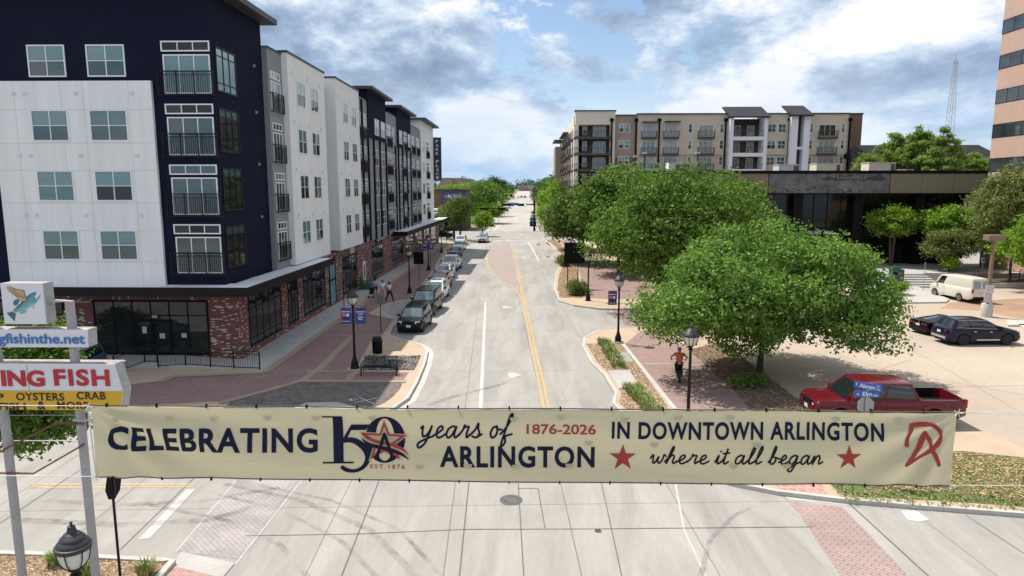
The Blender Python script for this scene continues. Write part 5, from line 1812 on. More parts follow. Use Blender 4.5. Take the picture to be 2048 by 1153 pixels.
def vehicle(name, label, cat, kind, L, W, H, body, group=None, detail=2, rim=RIM, side_glass=True, trim=None, roof=None, sunroof=False, rails=False, plate=True, glass=None, bumper=None):
    S = SPEC[kind]
    hs = {'suv': 1.68, 'bigsuv': 1.92, 'sedan': 1.46, 'coupe': 1.24, 'cross': 1.70, 'pickup': 1.96, 'van': 2.10}[kind]
    zs = H / hs
    hw = W / 2
    GL = glass or CARGLASS
    t = thing(name, label, cat, (0, 0, 0), 0, group)
    wr, ar = S['wr'], S['arch']
    wx = [f * L for f in S['wheels']]
    sill = S['sill']

    def topz(x):
        return lerp_prof(S['top'], x / L) * zs

    def botz(x):
        f = abs(x) / (L / 2)
        b = sill + (.16 * max(0, (f - .86) / .14))
        for w in wx:
            if abs(x - w) < ar:
                b = max(b, wr + math.sqrt(max(0, ar * ar - (x - w) ** 2)) * .98)
        return b

    def plan(x):
        f = abs(x) / (L / 2)
        e = max(0, (f - .80) / .20)
        return hw * (1 - (.20 if x > 0 else .13) * e * e)
    K = [0, .10, .28, .46, .64, .80, .92, 1.0]
    bul = [.955, .975, .995, 1.0, .995, .985, .965, .93]
    xs = sorted(set([round(v, 3) for v in np.linspace(-L / 2, L / 2, 27)] + [round(w + ar * q, 3) for w in wx for q in (-1.0, -.995, -.92, -.75, -.5, -.25, 0, .25, .5, .75, .92, .995, 1.0)] +
                    [round(p[0] * L, 3) for p in S['top']]))
    bed = kind == 'pickup'
    bx0, bx1 = -.475 * L, -.205 * L
    if bed:
        xs = sorted(set(xs + [round(bx0, 3), round(bx0 + .01, 3), round(bx1, 3), round(bx1 - .01, 3)]))

    def ywid(x, tt):
        i = 0
        for j in range(len(K) - 1):
            if K[j] <= tt <= K[j + 1]:
                i = j
        q = (tt - K[i]) / (K[i + 1] - K[i])
        return plan(x) * (bul[i] * (1 - q) + bul[i + 1] * q)
    mb = MB()
    vs, fs = [], []
    for x in xs:
        b, tp = botz(x), topz(x)
        b = min(b, tp - .08)
        ring = [(x, ywid(x, k), b + (tp - b) * k) for k in K]
        wt = ring[-1][1]
        inb = bed and bx0 + .005 < x < bx1 - .005
        if inb:
            ring += [(x, wt - .09, tp), (x, wt - .10, .82)]
        else:
            ring += [(x, wt * .86, tp + .022), (x, wt * .45, tp + .045)]
        ring += [(a, -y, z) for (a, y, z) in reversed(ring)]
        vs += ring
    n = len(K) * 2 + 4
    for i in range(len(xs) - 1):
        for k in range(n):
            k2 = (k + 1) % n
            fs.append((i * n + k, i * n + k2, (i + 1) * n + k2, (i + 1) * n + k))
    fs.append(tuple(range(n)))
    fs.append(tuple(range((len(xs) - 1) * n, len(xs) * n)))
    mb.add(vs, fs)
    mb.build('body', body, t, angle=32)
    # dark underside so the wheel arches read as wells
    MB().box(-L * .47, L * .47, -hw * .68, hw * .68, sill * .8, .78 * zs * .9).build('underbody', TRIM, t, angle=0)
    # cabin
    c0, c1, r0, r1 = [f * L for f in S['cab']]
    wb0, wb1 = ywid(c0, 1) - .015, ywid(c1, 1) - .03
    wrf = hw * S['wroof']
    zr = H - .06
    zb0, zb1 = topz(c0) - .02, topz(c1) - .0
    zm = topz((c0 + c1) / 2) - .02

    def side_pt(u, v, s):
        """u 0..1 rear->front, v 0..1 belt->roof on side s"""
        a = Vector((c0 + (c1 - c0) * u, s * (wb0 + (wb1 - wb0) * u), topz(c0 + (c1 - c0) * u) - .02))
        b = Vector((r0 + (r1 - r0) * u, s * (wrf * (.97 + .03 * math.sin(math.pi * u))), zr - .015 * (1 - math.sin(math.pi * min(1, max(0, u)))) * 2))
        p = a.lerp(b, v)
        p.y += s * .035 * math.sin(math.pi * v)
        return p
    nu, nv = 14, 4
    mb = MB()
    vs, fs = [], []
    for i in range(nu + 1):
        u = i / nu
        row = [side_pt(u, j / nv, 1) for j in range(nv + 1)]
        e = side_pt(u, 1, 1)
        crown = .055 * (.4 + .6 * math.sin(math.pi * (.08 + .84 * u)))
        row += [Vector((e.x, e.y * .90, e.z + crown * .55)), Vector((e.x, e.y * .5, e.z + crown)), Vector((e.x, 0, e.z + crown * 1.08))]
        ring = row + [Vector((p.x, -p.y, p.z)) for p in reversed(row[:-1])]
        vs += ring
    n = 2 * (nv + 4) - 1
    for i in range(nu):
        for k in range(n - 1):
            fs.append((i * n + k, i * n + k + 1, (i + 1) * n + k + 1, (i + 1) * n + k))
    fs.append(tuple(range(n)))
    fs.append(tuple(range(nu * n, nu * n + n)))
    mb.add(vs, fs)
    cab = mb.build('cabin', body, t, angle=40)
    if roof:
        mb = MB()
        rp = [side_pt(.04 + .92 * i / 8, 1, 1) for i in range(9)]
        vv = []
        for p in rp:
            vv += [(p.x, p.y * .88, p.z + .052), (p.x, p.y * .5, p.z + .075), (p.x, 0, p.z + .078), (p.x, -p.y * .5, p.z + .075), (p.x, -p.y * .88, p.z + .052)]
        mb.add(vv, [(i * 5 + k, i * 5 + k + 1, (i + 1) * 5 + k + 1, (i + 1) * 5 + k) for i in range(8) for k in range(4)])
        mb.build('roof_panel', roof, cab, angle=60)
    # glass
    def wind(u, name_, inset):
        a, b = side_pt(u, .0, 1), side_pt(u, 1.0, 1)
        a2, b2 = side_pt(u, .0, -1), side_pt(u, 1, -1)
        nrm = Vector((1 if u > .5 else -1, 0, .5)).normalized()
        g = MB()
        N_ = 6
        rows_ = []
        for j in range(4):
            v = .08 + .84 * j / 3
            l, r = a.lerp(b, v), a2.lerp(b2, v)
            rows_.append([l.lerp(r, inset + (1 - 2 * inset) * i / N_) + nrm * (.012 + .05 * math.sin(math.pi * i / N_)) for i in range(N_ + 1)])
        pts = [p for r_ in rows_ for p in r_]
        g.add(pts, [(j * (N_ + 1) + i, j * (N_ + 1) + i + 1, (j + 1) * (N_ + 1) + i + 1, (j + 1) * (N_ + 1) + i) for j in range(3) for i in range(N_)])
        return g.build(name_, GL, t, angle=60)
    if not glass:
        GL = WSCR
    wind(1.0, 'windscreen', .05)
    GL = glass or CARGLASS
    if kind == 'van':
        for s in (-1, 1):
            xq = c0 - .005
            g = MB()
            a, b = side_pt(0, .12, 1), side_pt(0, .82, 1)
            g.add([(a.x - .02, s * .08, a.z), (a.x - .02, s * (a.y - .10), a.z), (b.x - .02, s * (b.y - .12), b.z), (b.x - .02, s * .08, b.z)], [(0, 1, 2, 3)])
            g.build('rear_window', mk('van_rear_glass', (.22, .33, .36), .08, 0, .15, 1, spec=.9), t, angle=0)
    else:
        wind(0.0, 'rear_window', .09)
    if side_glass:
        pl_ = [(p * L - c0) / (c1 - c0) for p in S['pillars']]
        segs = [(.07, pl_[0] - .012), (pl_[0] + .012, pl_[1] - .012), (pl_[1] + .012, .93)]
        if kind == 'van':
            segs = [(pl_[0] + .01, .95)]
        if kind == 'pickup':
            segs = [(.06, .47), (.51, .92)]
        if kind == 'coupe':
            segs = [(.36, .90)]
        for s in (-1, 1):
            for (u0, u1) in segs:
                if u1 - u0 < .03:
                    continue
                g = MB()
                rows_ = []
                for v in (.12, .40, .66, .90):
                    rows_.append([side_pt(u0 + (u1 - u0) * i / 4, v, s) + Vector((0, s * .010, .0)) for i in range(5)])
                g.add([p for r_ in rows_ for p in r_], [(j * 5 + i, j * 5 + i + 1, (j + 1) * 5 + i + 1, (j + 1) * 5 + i) for j in range(3) for i in range(4)])
                g.build('side_window', GL, t, angle=60)
        if detail >= 2 and trim:
            for s in (-1, 1):
                g = MB()
                for v in (.07, .95):
                    g.tube([side_pt(.05 + .90 * i / 8, v, s) + Vector((0, s * .012, 0)) for i in range(9)], .013, 5)
                g.build('window_trim', trim, t, angle=60)
    # wheels
    tw = .21 if kind != 'pickup' else .25
    for w in wx:
        for s in (-1, 1):
            yc = s * (hw - tw / 2 - .015)
            whl = thing_part('wheel', t, (w, yc, wr))
            m = MB()
            m.M = Matrix.Rotation(R(90), 4, 'X')
            m.lathe([(wr * .60, -tw / 2), (wr * .96, -tw / 2), (wr, -tw * .36), (wr, tw * .36), (wr * .96, tw / 2), (wr * .60, tw / 2)], 24)
            m.build('tyre', TYRE, whl, angle=40)
            m = MB()
            m.M = Matrix.Rotation(R(90), 4, 'X')
            m.lathe([(wr * .62, -tw * .40), (wr * .62, tw * .40)], 20)
            m.build('wheel_disc', TRIM, whl, angle=40)
            m = MB()
            fy = s * tw * .46
            for k in range(5 if detail > 1 else 4):
                a = 2 * math.pi * k / 5
                d0, d1 = Vector((math.cos(a), 0, math.sin(a))), Vector((-math.sin(a), 0, math.cos(a)))
                p = [d0 * wr * .12 + d1 * wr * .10, d0 * wr * .60 + d1 * wr * .13, d0 * wr * .60 - d1 * wr * .13, d0 * wr * .12 - d1 * wr * .10]
                m.extr([(q.x, fy, q.z) for q in p], (0, -s * .03, 0))
            m.M = Matrix.Translation((0, fy - s * .01, 0)) @ Matrix.Rotation(R(90), 4, 'X')
            m.lathe([(wr * .16, -.02), (wr * .16, .02)], 12)
            m.lathe([(wr * .66, -.02), (wr * .66, .02), (wr * .58, .02), (wr * .58, -.02)], 20)
            m.build('rim', rim, whl, angle=40)
    # lamps, grille, plates
    zf = lambda f: topz(f * L)
    nx = L / 2

    def front_x(y, z=None):
        return nx - .0 - .0 * y

    def shell_x(y, s):
        """x on the end shell where plan half width equals |y|"""
        lo, hi = 0.5 * L * .8, 0.5 * L
        if plan(s * hi) >= abs(y):
            return hi
        for _ in range(24):
            mid = (lo + hi) / 2
            if plan(s * mid) * .985 > abs(y):
                lo = mid
            else:
                hi = mid
        return lo
    hz0 = {'suv': .74, 'bigsuv': .78, 'sedan': .58, 'coupe': .50, 'cross': .72, 'pickup': .88, 'van': .78}[kind] * zs
    hz1 = hz0 + (.17 if kind not in ('bigsuv', 'pickup', 'van') else .22)
    for s in (-1, 1):
        g = MB()
        ya, yb = s * hw * .50, s * hw * .84
        xa, xb = nx * (1 + .004) - .055, nx - .16
        g.extr([(xa + .045, ya, hz0), (xb + .06, yb, hz0 + .02), (xb + .03, yb, hz1), (xa - .03, ya, hz1 - .02)], (-.12, 0, 0))
        g.build('headlight', HEADL, t, angle=0)
    g = MB()
    gx = nx + .004
    g.box(gx - .10, gx + .012, -hw * .47, hw * .47, hz0 - .03, hz1 - .03)
    for k in range(3):
        zz = hz0 + (hz1 - hz0) * (k + .5) / 3 - .03
        g.box(gx + .012, gx + .024, -hw * .46, hw * .46, zz - .012, zz + .012)
    g.build('grille', TRIM if not bumper else TRIM, t, angle=0)
    g = MB().box(nx - .2, nx + .02, -hw * .70, hw * .70, sill + .06, sill + .24)
    g.build('front_bumper', bumper or TRIM, t, angle=0)
    rz0 = {'suv': .80, 'bigsuv': .84, 'sedan': .74, 'coupe': .70, 'cross': .84, 'pickup': .92, 'van': .92}[kind] * zs
    for s in (-1, 1):
        g = MB()
        if kind in ('pickup', 'van', 'bigsuv'):
            g.box(-nx - .012, -nx + .10, s * hw * .78, s * hw * .905, rz0 - .02, rz0 + .34)
        elif kind == 'coupe':
            g.box(-nx - .012, -nx + .06, s * hw * .32, s * hw * .48, rz0 - .0, rz0 + .11).box(-nx - .012, -nx + .06, s * hw * .58, s * hw * .76, rz0 - .0, rz0 + .11)
        else:
            g.extr([(-nx - .008, s * hw * .52, rz0 + .02), (-nx + .14, s * hw * .93, rz0 + .06), (-nx + .14, s * hw * .93, rz0 + .20), (-nx + .03, s * hw * .52, rz0 + .16)], (.08, 0, 0))
        g.build('tail_light', TAILL, t, angle=0)
    g = MB().box(-nx - .03, -nx + .2, -hw * .80, hw * .80, sill + .08, sill + .28)
    g.build('rear_bumper', bumper or TRIM, t, angle=0)
    if plate:
        g = MB().box(nx + .018, nx + .032, -.16, .16, sill + .22, sill + .38)
        g.build('number_plate', PLATE, t, angle=0)
        g = MB().box(-nx - .045, -nx - .012, -.16, .16, rz0 - .10, rz0 + .05)
        g.build('number_plate', PLATE, t, angle=0)
    if detail >= 1:
        for s in (-1, 1):
            p = side_pt(.93, .04, s)
            g = MB()
            g.M = Matrix.Translation((p.x - .02, p.y + s * .16, p.z + .08))
            g.add([(-.06, -.11, -.09), (.07, -.09, -.07), (.07, .09, -.07), (-.06, .11, -.09), (-.06, -.11, .10), (.05, -.09, .07), (.05, .09, .07), (-.06, .11, .10)], [(0, 3, 2, 1), (4, 5, 6, 7), (0, 1, 5, 4), (1, 2, 6, 5), (2, 3, 7, 6), (3, 0, 4, 7)])
            g.box(-.03, .03, -s * .17, -s * .10, -.06, -.02)
            g.build('side_mirror', TRIM if detail < 2 else body, t, angle=30)
    if rails:
        for s in (-1, 1):
            g = MB()
            pts = [side_pt(u, 1, s) + Vector((0, -s * .05, .085)) for u in (.06, .12, .5, .86, .93)]
            pts[0].z -= .06
            pts[-1].z -= .06
            g.tube(pts, .022, 6)
            g.build('roof_rail', TRIM, t, angle=60)
        if rails == 2:
            g = MB()
            for u in (.15, .32, .5, .68, .84):
                p = side_pt(u, 1, 1)
                g.box(p.x - .025, p.x + .025, -p.y * .82, p.y * .82, p.z + .09, p.z + .12)
            g.build('roof_rack', TRIM, t, angle=0)
    if sunroof:
        p, q = side_pt(.34, 1, 1), side_pt(.80, 1, 1)
        MB().box(p.x, q.x, -p.y * .6, p.y * .6, p.z + .055, p.z + .085).build('sunroof', CARGLASS, t, angle=0)
    if detail >= 2:
        # door skins standing a few millimetres proud, with a dark seam round them, and handles
        dl = {'pickup': [(-.185, .035), (.045, .235)], 'van': [(.11, .27)], 'coupe': [(-.16, .16)]}.get(kind, [(-.215, .015), (.025, .215)])
        for s in (-1, 1):
            for (f0, f1) in dl:
                xa, xb = f0 * L, f1 * L
                for w in wx:
                    if xa < w + ar + .05 and xa > w - ar:
                        xa = w + ar + .05
                    if xb > w - ar - .05 and xb < w + ar:
                        xb = w - ar - .05
                for (grow, off, m, nm) in ((.014, .0035, TRIM, 'door_seam'), (0, .008, body, 'door')):
                    g = MB()
                    pts = []
                    for j in range(7):
                        tt = .14 - grow + (.80 + 2 * grow) * j / 6
                        for i in range(7):
                            x = xa - grow + (xb - xa + 2 * grow) * i / 6
                            b_, tp = sill, topz(x)
                            y = ywid(x, min(1, max(0, tt)))
                            pts.append((x, s * (y + off), b_ + (tp - b_) * tt))
                    g.add(pts, [(j * 7 + i, j * 7 + i + 1, (j + 1) * 7 + i + 1, (j + 1) * 7 + i) for j in range(6) for i in range(6)])
                    if nm == 'door_seam':
                        seam = g.build(nm, m, t, angle=60)
                    else:
                        dr = g.build(nm, m, t, angle=60)
                        seam.parent = dr
                        hx = xa + (xb - xa) * .14
                        hz = sill + (topz(hx) - sill) * .80
                        MB().box(hx - .02, hx + .17, s * (ywid(hx, .8) + .012) - .015, s * (ywid(hx, .8) + .012) + .02, hz - .018, hz + .018).build('handle', trim or body, dr, angle=0)
    return t


def thing_part(name, parent, loc):
    o = bpy.data.objects.new(name, None)
    o.empty_display_size = .2
    col.objects.link(o)
    o.parent = parent
    o.location = loc
    return o


def place(o, x, y, heading, z=0.008):
    o.location = (x, y, z)
    o.rotation_euler = (0, 0, R(heading))
    return o


BLK = paint('black_car_paint', (.004, .004, .005), .25, .12)
DBLU = paint('dark_blue_black_paint', (.007, .009, .014), .22, .2)
WHT_ = paint('white_car_paint', (.62, .63, .64), .3)
SILV = paint('silver_car_paint', (.42, .45, .47), .3, metal=.4)
GRYP = paint('grey_car_paint', (.17, .18, .18), .3, metal=.3)
REDP = paint('maroon_car_paint', (.22, .028, .032), .25)
PKRED = paint('pickup_red_paint', (.115, .006, .014), .2, .6)
NAVY = paint('navy_car_paint', (.005, .008, .026), .2, .22)
VANW = paint('van_cream_paint', (.66, .63, .54), .4, .4)
BLUEP = paint('blue_car_paint', (.05, .08, .14), .25)
SUNR = mk('roof_glass', (.02, .025, .03), .05)
GP = 'cars parked along the left kerb'
HD = -93.0    # the near street runs about three degrees off the far one


def front_at(o, px, py, L, heading=HD):
    p = G(px, py)
    d = Vector((math.cos(R(heading)), math.sin(R(heading)), 0))
    q = p - d * L / 2
    return place(o, q.x, q.y, heading)


o = vehicle('parked_car', 'black compact suv with roof rack, nearest of the cars parked at the left kerb', 'car', 'suv', 4.40, 1.86, 1.66, BLK, GP, 2, rails=2, rim=RIMB)
front_at(o, 817, 669, 4.4)
o = vehicle('parked_car', 'large black suv with roof rails parked directly behind the nearest black one', 'car', 'bigsuv', 5.1, 2.0, 1.92, BLK, GP, 2, rails=1, trim=None, bumper=BLK)
front_at(o, 841, 635, 5.1)
o = vehicle('parked_car', 'white suv with a sunroof parked right behind the large black one', 'car', 'suv', 4.7, 1.88, 1.74, WHT_, GP, 1, rails=1, sunroof=True, bumper=WHT_)
front_at(o, 863, 606, 4.7)
o = vehicle('parked_car', 'maroon car whose red roof shows behind the white suv with a sunroof', 'car', 'suv', 4.5, 1.86, 1.70, REDP, GP, 1, bumper=REDP)
front_at(o, 873, 583, 4.5)
o = vehicle('parked_car', 'white crossover with dark roof glass parked behind the maroon car', 'car', 'cross', 4.6, 1.86, 1.66, WHT_, GP, 1, rails=1, bumper=WHT_, sunroof=True)
front_at(o, 882, 564, 4.6)
o = vehicle('parked_car', 'white four door pickup parked in the middle of the left row', 'pickup truck', 'pickup', 5.6, 1.98, 1.92, WHT_, GP, 1, bumper=WHT_)
front_at(o, 896, 545, 5.6)
o = vehicle('parked_car', 'dark sedan parked between two white vehicles near the far end of the row', 'car', 'sedan', 4.8, 1.84, 1.48, DBLU, GP, 1, bumper=DBLU)
front_at(o, 905, 517, 4.8)
o = vehicle('parked_car', 'white sedan second from the far end of the left row', 'car', 'sedan', 4.7, 1.84, 1.50, WHT_, GP, 1, bumper=WHT_)
front_at(o, 914, 503, 4.7)
o = vehicle('parked_car', 'white suv at the far end of the left parked row by the junction', 'car', 'suv', 4.7, 1.9, 1.75, WHT_, GP, 1, bumper=WHT_)
front_at(o, 918, 492, 4.7)
o = vehicle('car', 'silver suv with black grille driving towards us at the stop line', 'car', 'suv', 4.6, 1.9, 1.72, SILV, None, 1, rails=1)
front_at(o, 964, 487, 4.6, -92)
o = vehicle('car', 'grey suv driving behind the silver one beyond the junction', 'car', 'suv', 4.6, 1.9, 1.72, GRYP, None, 1)
front_at(o, 981, 454, 4.6, -90)
GR2 = 'cars parked beyond the junction on the right'
for (px, py, m, k, lab) in ((1059.5, 453.5, BLK, 'suv', 'dark car with a pale hood, nearest of those parked right beyond the junction'), (1060, 446, DBLU, 'suv', 'dark blue car second in the right row beyond the junction'),
                            (1061, 440, WHT_, 'suv', 'white car third in the right row beyond the junction'), (1062, 435, WHT_, 'sedan', 'white car fourth in the right row beyond the junction'), (1062, 431, SILV, 'suv', 'silver car last in the right row beyond the junction')):
    o = vehicle('parked_car', lab, 'car', k, 4.6, 1.86, 1.66 if k == 'suv' else 1.48, m, GR2, 1, bumper=m)
    p = G(px, py)
    place(o, p.x + .9, p.y + 2.3, 90)
# small far traffic
for (px, py, m, k, lab, h) in ((1012.5, 423, DBLU, 'suv', 'dark far car parked left at the second crossing', -90), (1018, 417.5, WHT_, 'suv', 'white far car behind the dark one at the second crossing', -90), (1023, 413, GRYP, 'sedan', 'grey far car furthest in the little left group', -90),
                               (1037, 397, WHT_, 'suv', 'white far car in the middle of the distant road', -90), (1043, 396, DBLU, 'sedan', 'blue far car in the middle of the distant road', -90), (1027, 397.5, WHT_, 'van', 'white far van on the left of the distant road', -90), (1050, 396.5, BLK, 'bigsuv', 'black far car on the right of the distant road', 90)):
    o = vehicle('car', lab, 'car', k, 4.7, 1.9, 1.7 if k != 'van' else 2.3, m, 'far traffic', 0, bumper=m)
    p = None
    for Y in np.arange(200, 1100, 1.5):
        if PY(px, py, Y).z <= rise(Y):
            break
    q = PY(px, py, Y)
    place(o, q.x, Y, h, rise(Y))
o = vehicle('parked_car', 'dark car at the shop corner beyond the brick arcade', 'car', 'suv', 4.6, 1.86, 1.66, BLK, None, 1)
p = G(880, 478)
place(o, p.x, p.y + 2, 20)
o = vehicle('parked_car', 'white roofed blue car partly hidden behind the fish sign pole', 'car', 'suv', 4.5, 1.86, 1.62, BLUEP, None, 1, roof=WHT_, bumper=BLUEP)
place(o, -23.9, 33.6, -85, SW)
# right hand side
o = vehicle('pickup_truck', 'shiny dark red four door pickup with an empty black bed behind the banner', 'pickup truck', 'pickup', 6.3, 2.06, 1.96, PKRED, None, 2, rim=RIMB, bumper=CHROME, glass=CARGLASS)
place(o, 15.35, 28.75, 180)
MB().box(-.475 * 6.3 + .02, -.205 * 6.3 - .02, -.90, .90, .825, .84).build('bed_liner', BLACKM, o, angle=0)
for s in (-1, 1):
    MB().box(-.47 * 6.3, -.207 * 6.3, s * .84, s * .90, .84, 1.24).build('bed_liner', BLACKM, o, angle=0)
MB().box(-.209 * 6.3 - .03, -.209 * 6.3, -.86, .86, .84, 1.24).build('bed_liner', BLACKM, o, angle=0)
o = vehicle('parked_car', 'dark navy crossover with bright window trim parked in the lot', 'car', 'cross', 4.9, 1.92, 1.72, NAVY, None, 2, rim=RIMB, trim=CHROME, bumper=NAVY)
place(o, 29.55, 44.35, 3)
for s in (-1, 1):
    MB().box(-.6, .95, s * .965 - .012, s * .955 + .012, .36, .42).build('sill_trim', CHROME, o, angle=0)
MB().box(-2.50, -2.44, -.7, .7, .42, .56).build('bumper_trim', CHROME, o, angle=0)
o = vehicle('parked_car', 'low black sports car parked behind the navy crossover', 'car', 'coupe', 4.55, 1.95, 1.25, BLK, None, 2, rim=RIMB, bumper=BLK)
place(o, 29.6, 47.6, 12)
o = vehicle('parked_van', 'cream white cargo van with two rear windows parked by the concrete island', 'van', 'van', 5.5, 2.02, 2.25, VANW, None, 2, side_glass=True)
place(o, 39.75, 62.5, 96)

# the car prototypes must not stack: every vehicle above was built in place
# ---------------------------------------------------------------- street furniture
GLOBE = mk('lamp_globe', (.55, .54, .50), .25, 0, .08, 6, spec=.7)
BANB = mk('banner_blue', (.030, .055, .23), .7, 0, .06)
BANR = mk('banner_red', (.42, .055, .05), .7, 0, .1)
BANO = mk('banner_orange', (.55, .20, .08), .7, 0, .1)
BANW = mk('banner_white', (.62, .62, .65), .7, 0, .05)


def lamp_post(label, x, y, H=4.55, z=SW, lantern=1.0, cage=True, group='black lantern posts along the sidewalks', bars=False):
    t = thing('street_lamp', label, 'street lamp', (x, y, z), 0, group)
    k = lantern
    zl = H - 1.12 * k
    m = MB().lathe([(.25, 0), (.25, .10), (.23, .14), (.20, .18), (.215, .30), (.19, .42), (.13, .55), (.10, .62), (.105, .68), (.08, .75)], 16)
    m.build('base', BLACK, t, angle=35)
    m = MB().lathe([(.075, .75), (.058, zl), (.062, zl + .01)], 12)
    m.build('pole', BLACK, t, angle=50)
    m = MB().lathe([(.06, zl), (.10, zl + .02 * k), (.10, zl + .06 * k), (.065, zl + .09 * k), (.08, zl + .14 * k), (.12, zl + .17 * k), (.13, zl + .21 * k)], 14)
    m.build('collar', BLACK, t, angle=35)
    g0 = zl + .20 * k
    m = MB().lathe([(.11 * k, g0), (.19 * k, g0 + .07 * k), (.255 * k, g0 + .19 * k), (.285 * k, g0 + .33 * k), (.295 * k, g0 + .42 * k)], 20)
    gl = m.build('globe', GLOBE, t, angle=80)
    c0 = g0 + .42 * k
    m = MB().lathe([(.315 * k, c0 - .035 * k), (.322 * k, c0), (.322 * k, c0 + .05 * k), (.29 * k, c0 + .065 * k), (.285 * k, c0 + .10 * k), (.235 * k, c0 + .16 * k), (.225 * k, c0 + .165 * k), (.22 * k, c0 + .20 * k), (.165 * k, c0 + .255 * k), (.155 * k, c0 + .26 * k), (.15 * k, c0 + .275 * k),
                   (.095 * k, c0 + .31 * k), (.078 * k, c0 + .36 * k), (.065 * k, c0 + .43 * k), (.025 * k, c0 + .455 * k), (.018 * k, c0 + .47 * k), (.03 * k, c0 + .49 * k), (.03 * k, c0 + .505 * k), (.008 * k, c0 + .525 * k)], 24)
    m.build('cap', mk('lamp_cap', (.022, .024, .028), .5, 0, .15, 5), t, angle=30)
    if cage:
        m = MB()
        for q in range(8):
            a = q * math.pi / 4 + (.08 if q % 2 else -.08) + .2
            pts = [((r_ * k + .012) * math.cos(a), (r_ * k + .012) * math.sin(a), g0 + zz * k) for r_, zz in ((.115, 0), (.195, .07), (.262, .19), (.292, .33), (.305, .44))]
            m.tube(pts, .011 * k, 5)
        m.build('cage', BLACK, t, angle=60)
    if bars:
        m = MB()
        for zz in bars:
            m.tube([(-.72, 0, zz), (.72, 0, zz)], .014, 6)
        m.build('banner_arm', BLACK, t, angle=60)
    return t


def pole_banner(x, y, z0, z1, w, label, art, group='blue banners hung from lamp posts'):
    t = thing('pole_banner', label, 'banner', (x, y, z0), 0, group)
    h = z1 - z0
    MB().box(-w / 2, w / 2, -.006, .006, 0, h).build('cloth', BANB, t, angle=0)
    m = MB()
    yy = -.0085
    if art == 'figure':
        m.m = 1
        m.quad((-w / 2, yy, 0), (-w / 2 + .06, yy, 0), (-w / 2 + .06, yy, h), (-w / 2, yy, h))
        yy -= .002
        m.m = 0
        m.box(-w * .40, w * .40, yy, yy + .001, h * .74, h * .80)
        m.m = 2
        m.lathe([(.10, 0), (.10, .002)], 10, (0, 0, 0)) if False else m.poly([(-.11 + .09 * math.cos(a), yy, h * .56 + .11 * math.sin(a)) for a in [i * .785 for i in range(8)]])
        m.m = 0
        m.poly([(.10 + .09 * math.cos(a), yy, h * .55 + .10 * math.sin(a)) for a in [i * .785 for i in range(8)]])
        m.m = 3
        m.poly([(-.2, yy, h * .42), (.18, yy, h * .42), (.08, yy, h * .22), (-.08, yy, h * .22)])
        m.m = 0
        m.box(-w * .34, w * .34, yy, yy + .001, h * .11, h * .15)
    else:
        m.m = 0
        for a, b, zz in ((-.42, .42, .74), (-.22, .22, .60), (-.26, .26, .36), (-.2, .2, .24)):
            m.box(w * a, w * b, yy, yy + .001, h * zz, h * (zz + .055))
        m.m = 2
        m.box(-w * .25, w * .25, yy - .001, yy, h * .47, h * .52)
        m.m = 0
    m.build('print', [BANW, BANR, BANO, mk('banner_navy', (.015, .02, .06), .7)], t, angle=0)
    return t


for (px, py, bn, lab) in ((710, 738, 2, 'black lantern post with two blue banners beside the bench'), (819.3, 587, 0, 'black lantern post beside the large black suv, without banners'), (857, 541, 2, 'black lantern post with two blue banners beside the white crossover'),
                          (883, 506, 0, 'black lantern post without banners near the far end of the shops'), (920, 471, 2, 'black lantern post with two blue banners across the junction under the dark round tree')):
    p = G(px, py, SW)
    o = lamp_post(lab, p.x, p.y, 4.55, bars=(2.58, 3.42) if bn else False)
    if px == 710:
        pad = MB().lathe([(.42, 0), (.42, .03)], 20)
        pad.build('footing', CONC, o, angle=0)
    if bn:
        which = {710: 'the bench', 857: 'the white crossover', 920: 'the far junction corner'}[px]
        pole_banner(p.x - .40, p.y, SW + 2.58, SW + 3.42, .60, 'blue banner with a red edge, left on the lamp post by ' + which, 'figure')
        pole_banner(p.x + .40, p.y, SW + 2.58, SW + 3.42, .58, 'blue banner with white print, right on the lamp post by ' + which, 'text')
p = G(1236, 686, SW)
lamp_post('black lantern post with one blue banner at the driveway corner under the front tree', p.x, p.y, 4.6, bars=(2.58, 3.42))
MB().lathe([(.36, 0), (.36, .10)], 18).build('footing', CONC, None, angle=40)
ft = bpy.data.objects['footing.001'] if 'footing.001' in bpy.data.objects else None
if ft:
    ft.location = (p.x, p.y, SW)
    ft.parent = [o for o in bpy.data.objects if o.get('label', '').startswith('black lantern post with one blue')][0]
    ft.location = (0, 0, 0)
pole_banner(p.x - .42, p.y, SW + 2.5, SW + 3.4, .56, 'blue banner with figures on the lamp post at the driveway corner', 'figure')
p = G(1176, 602, SW)
lamp_post('black lantern post on a tan apron right of the black board sign', p.x, p.y, 4.55)
lamp_post('black lantern post rising from behind the banner before the front tree', PY(1383, 651, 27.4).x, 27.4, PY(1383, 648, 27.4).z - SW)
lamp_post('big black lantern in the bottom left corner seen from above', PY(147, 1100, 11.0).x, 11.0, PY(147, 1046, 11.0).z - SW, lantern=.92)


def sign_post(label, px, py, htop, sign=None, cat='sign post', name='sign_post', z=SW, r=.03, m=BLACK):
    p = G(px, py, z)
    t = thing(name, label, cat, (p.x, p.y, z))
    MB().lathe([(.09, 0), (.09, .04), (r, .07), (r, htop)], 8).build('pole', m, t, angle=40)
    if sign:
        w, h, mm = sign
        MB().box(-w / 2, w / 2, -r - .022, -r - .002, htop - h, htop).build('sign_plate', mm, t, angle=0)
    return t


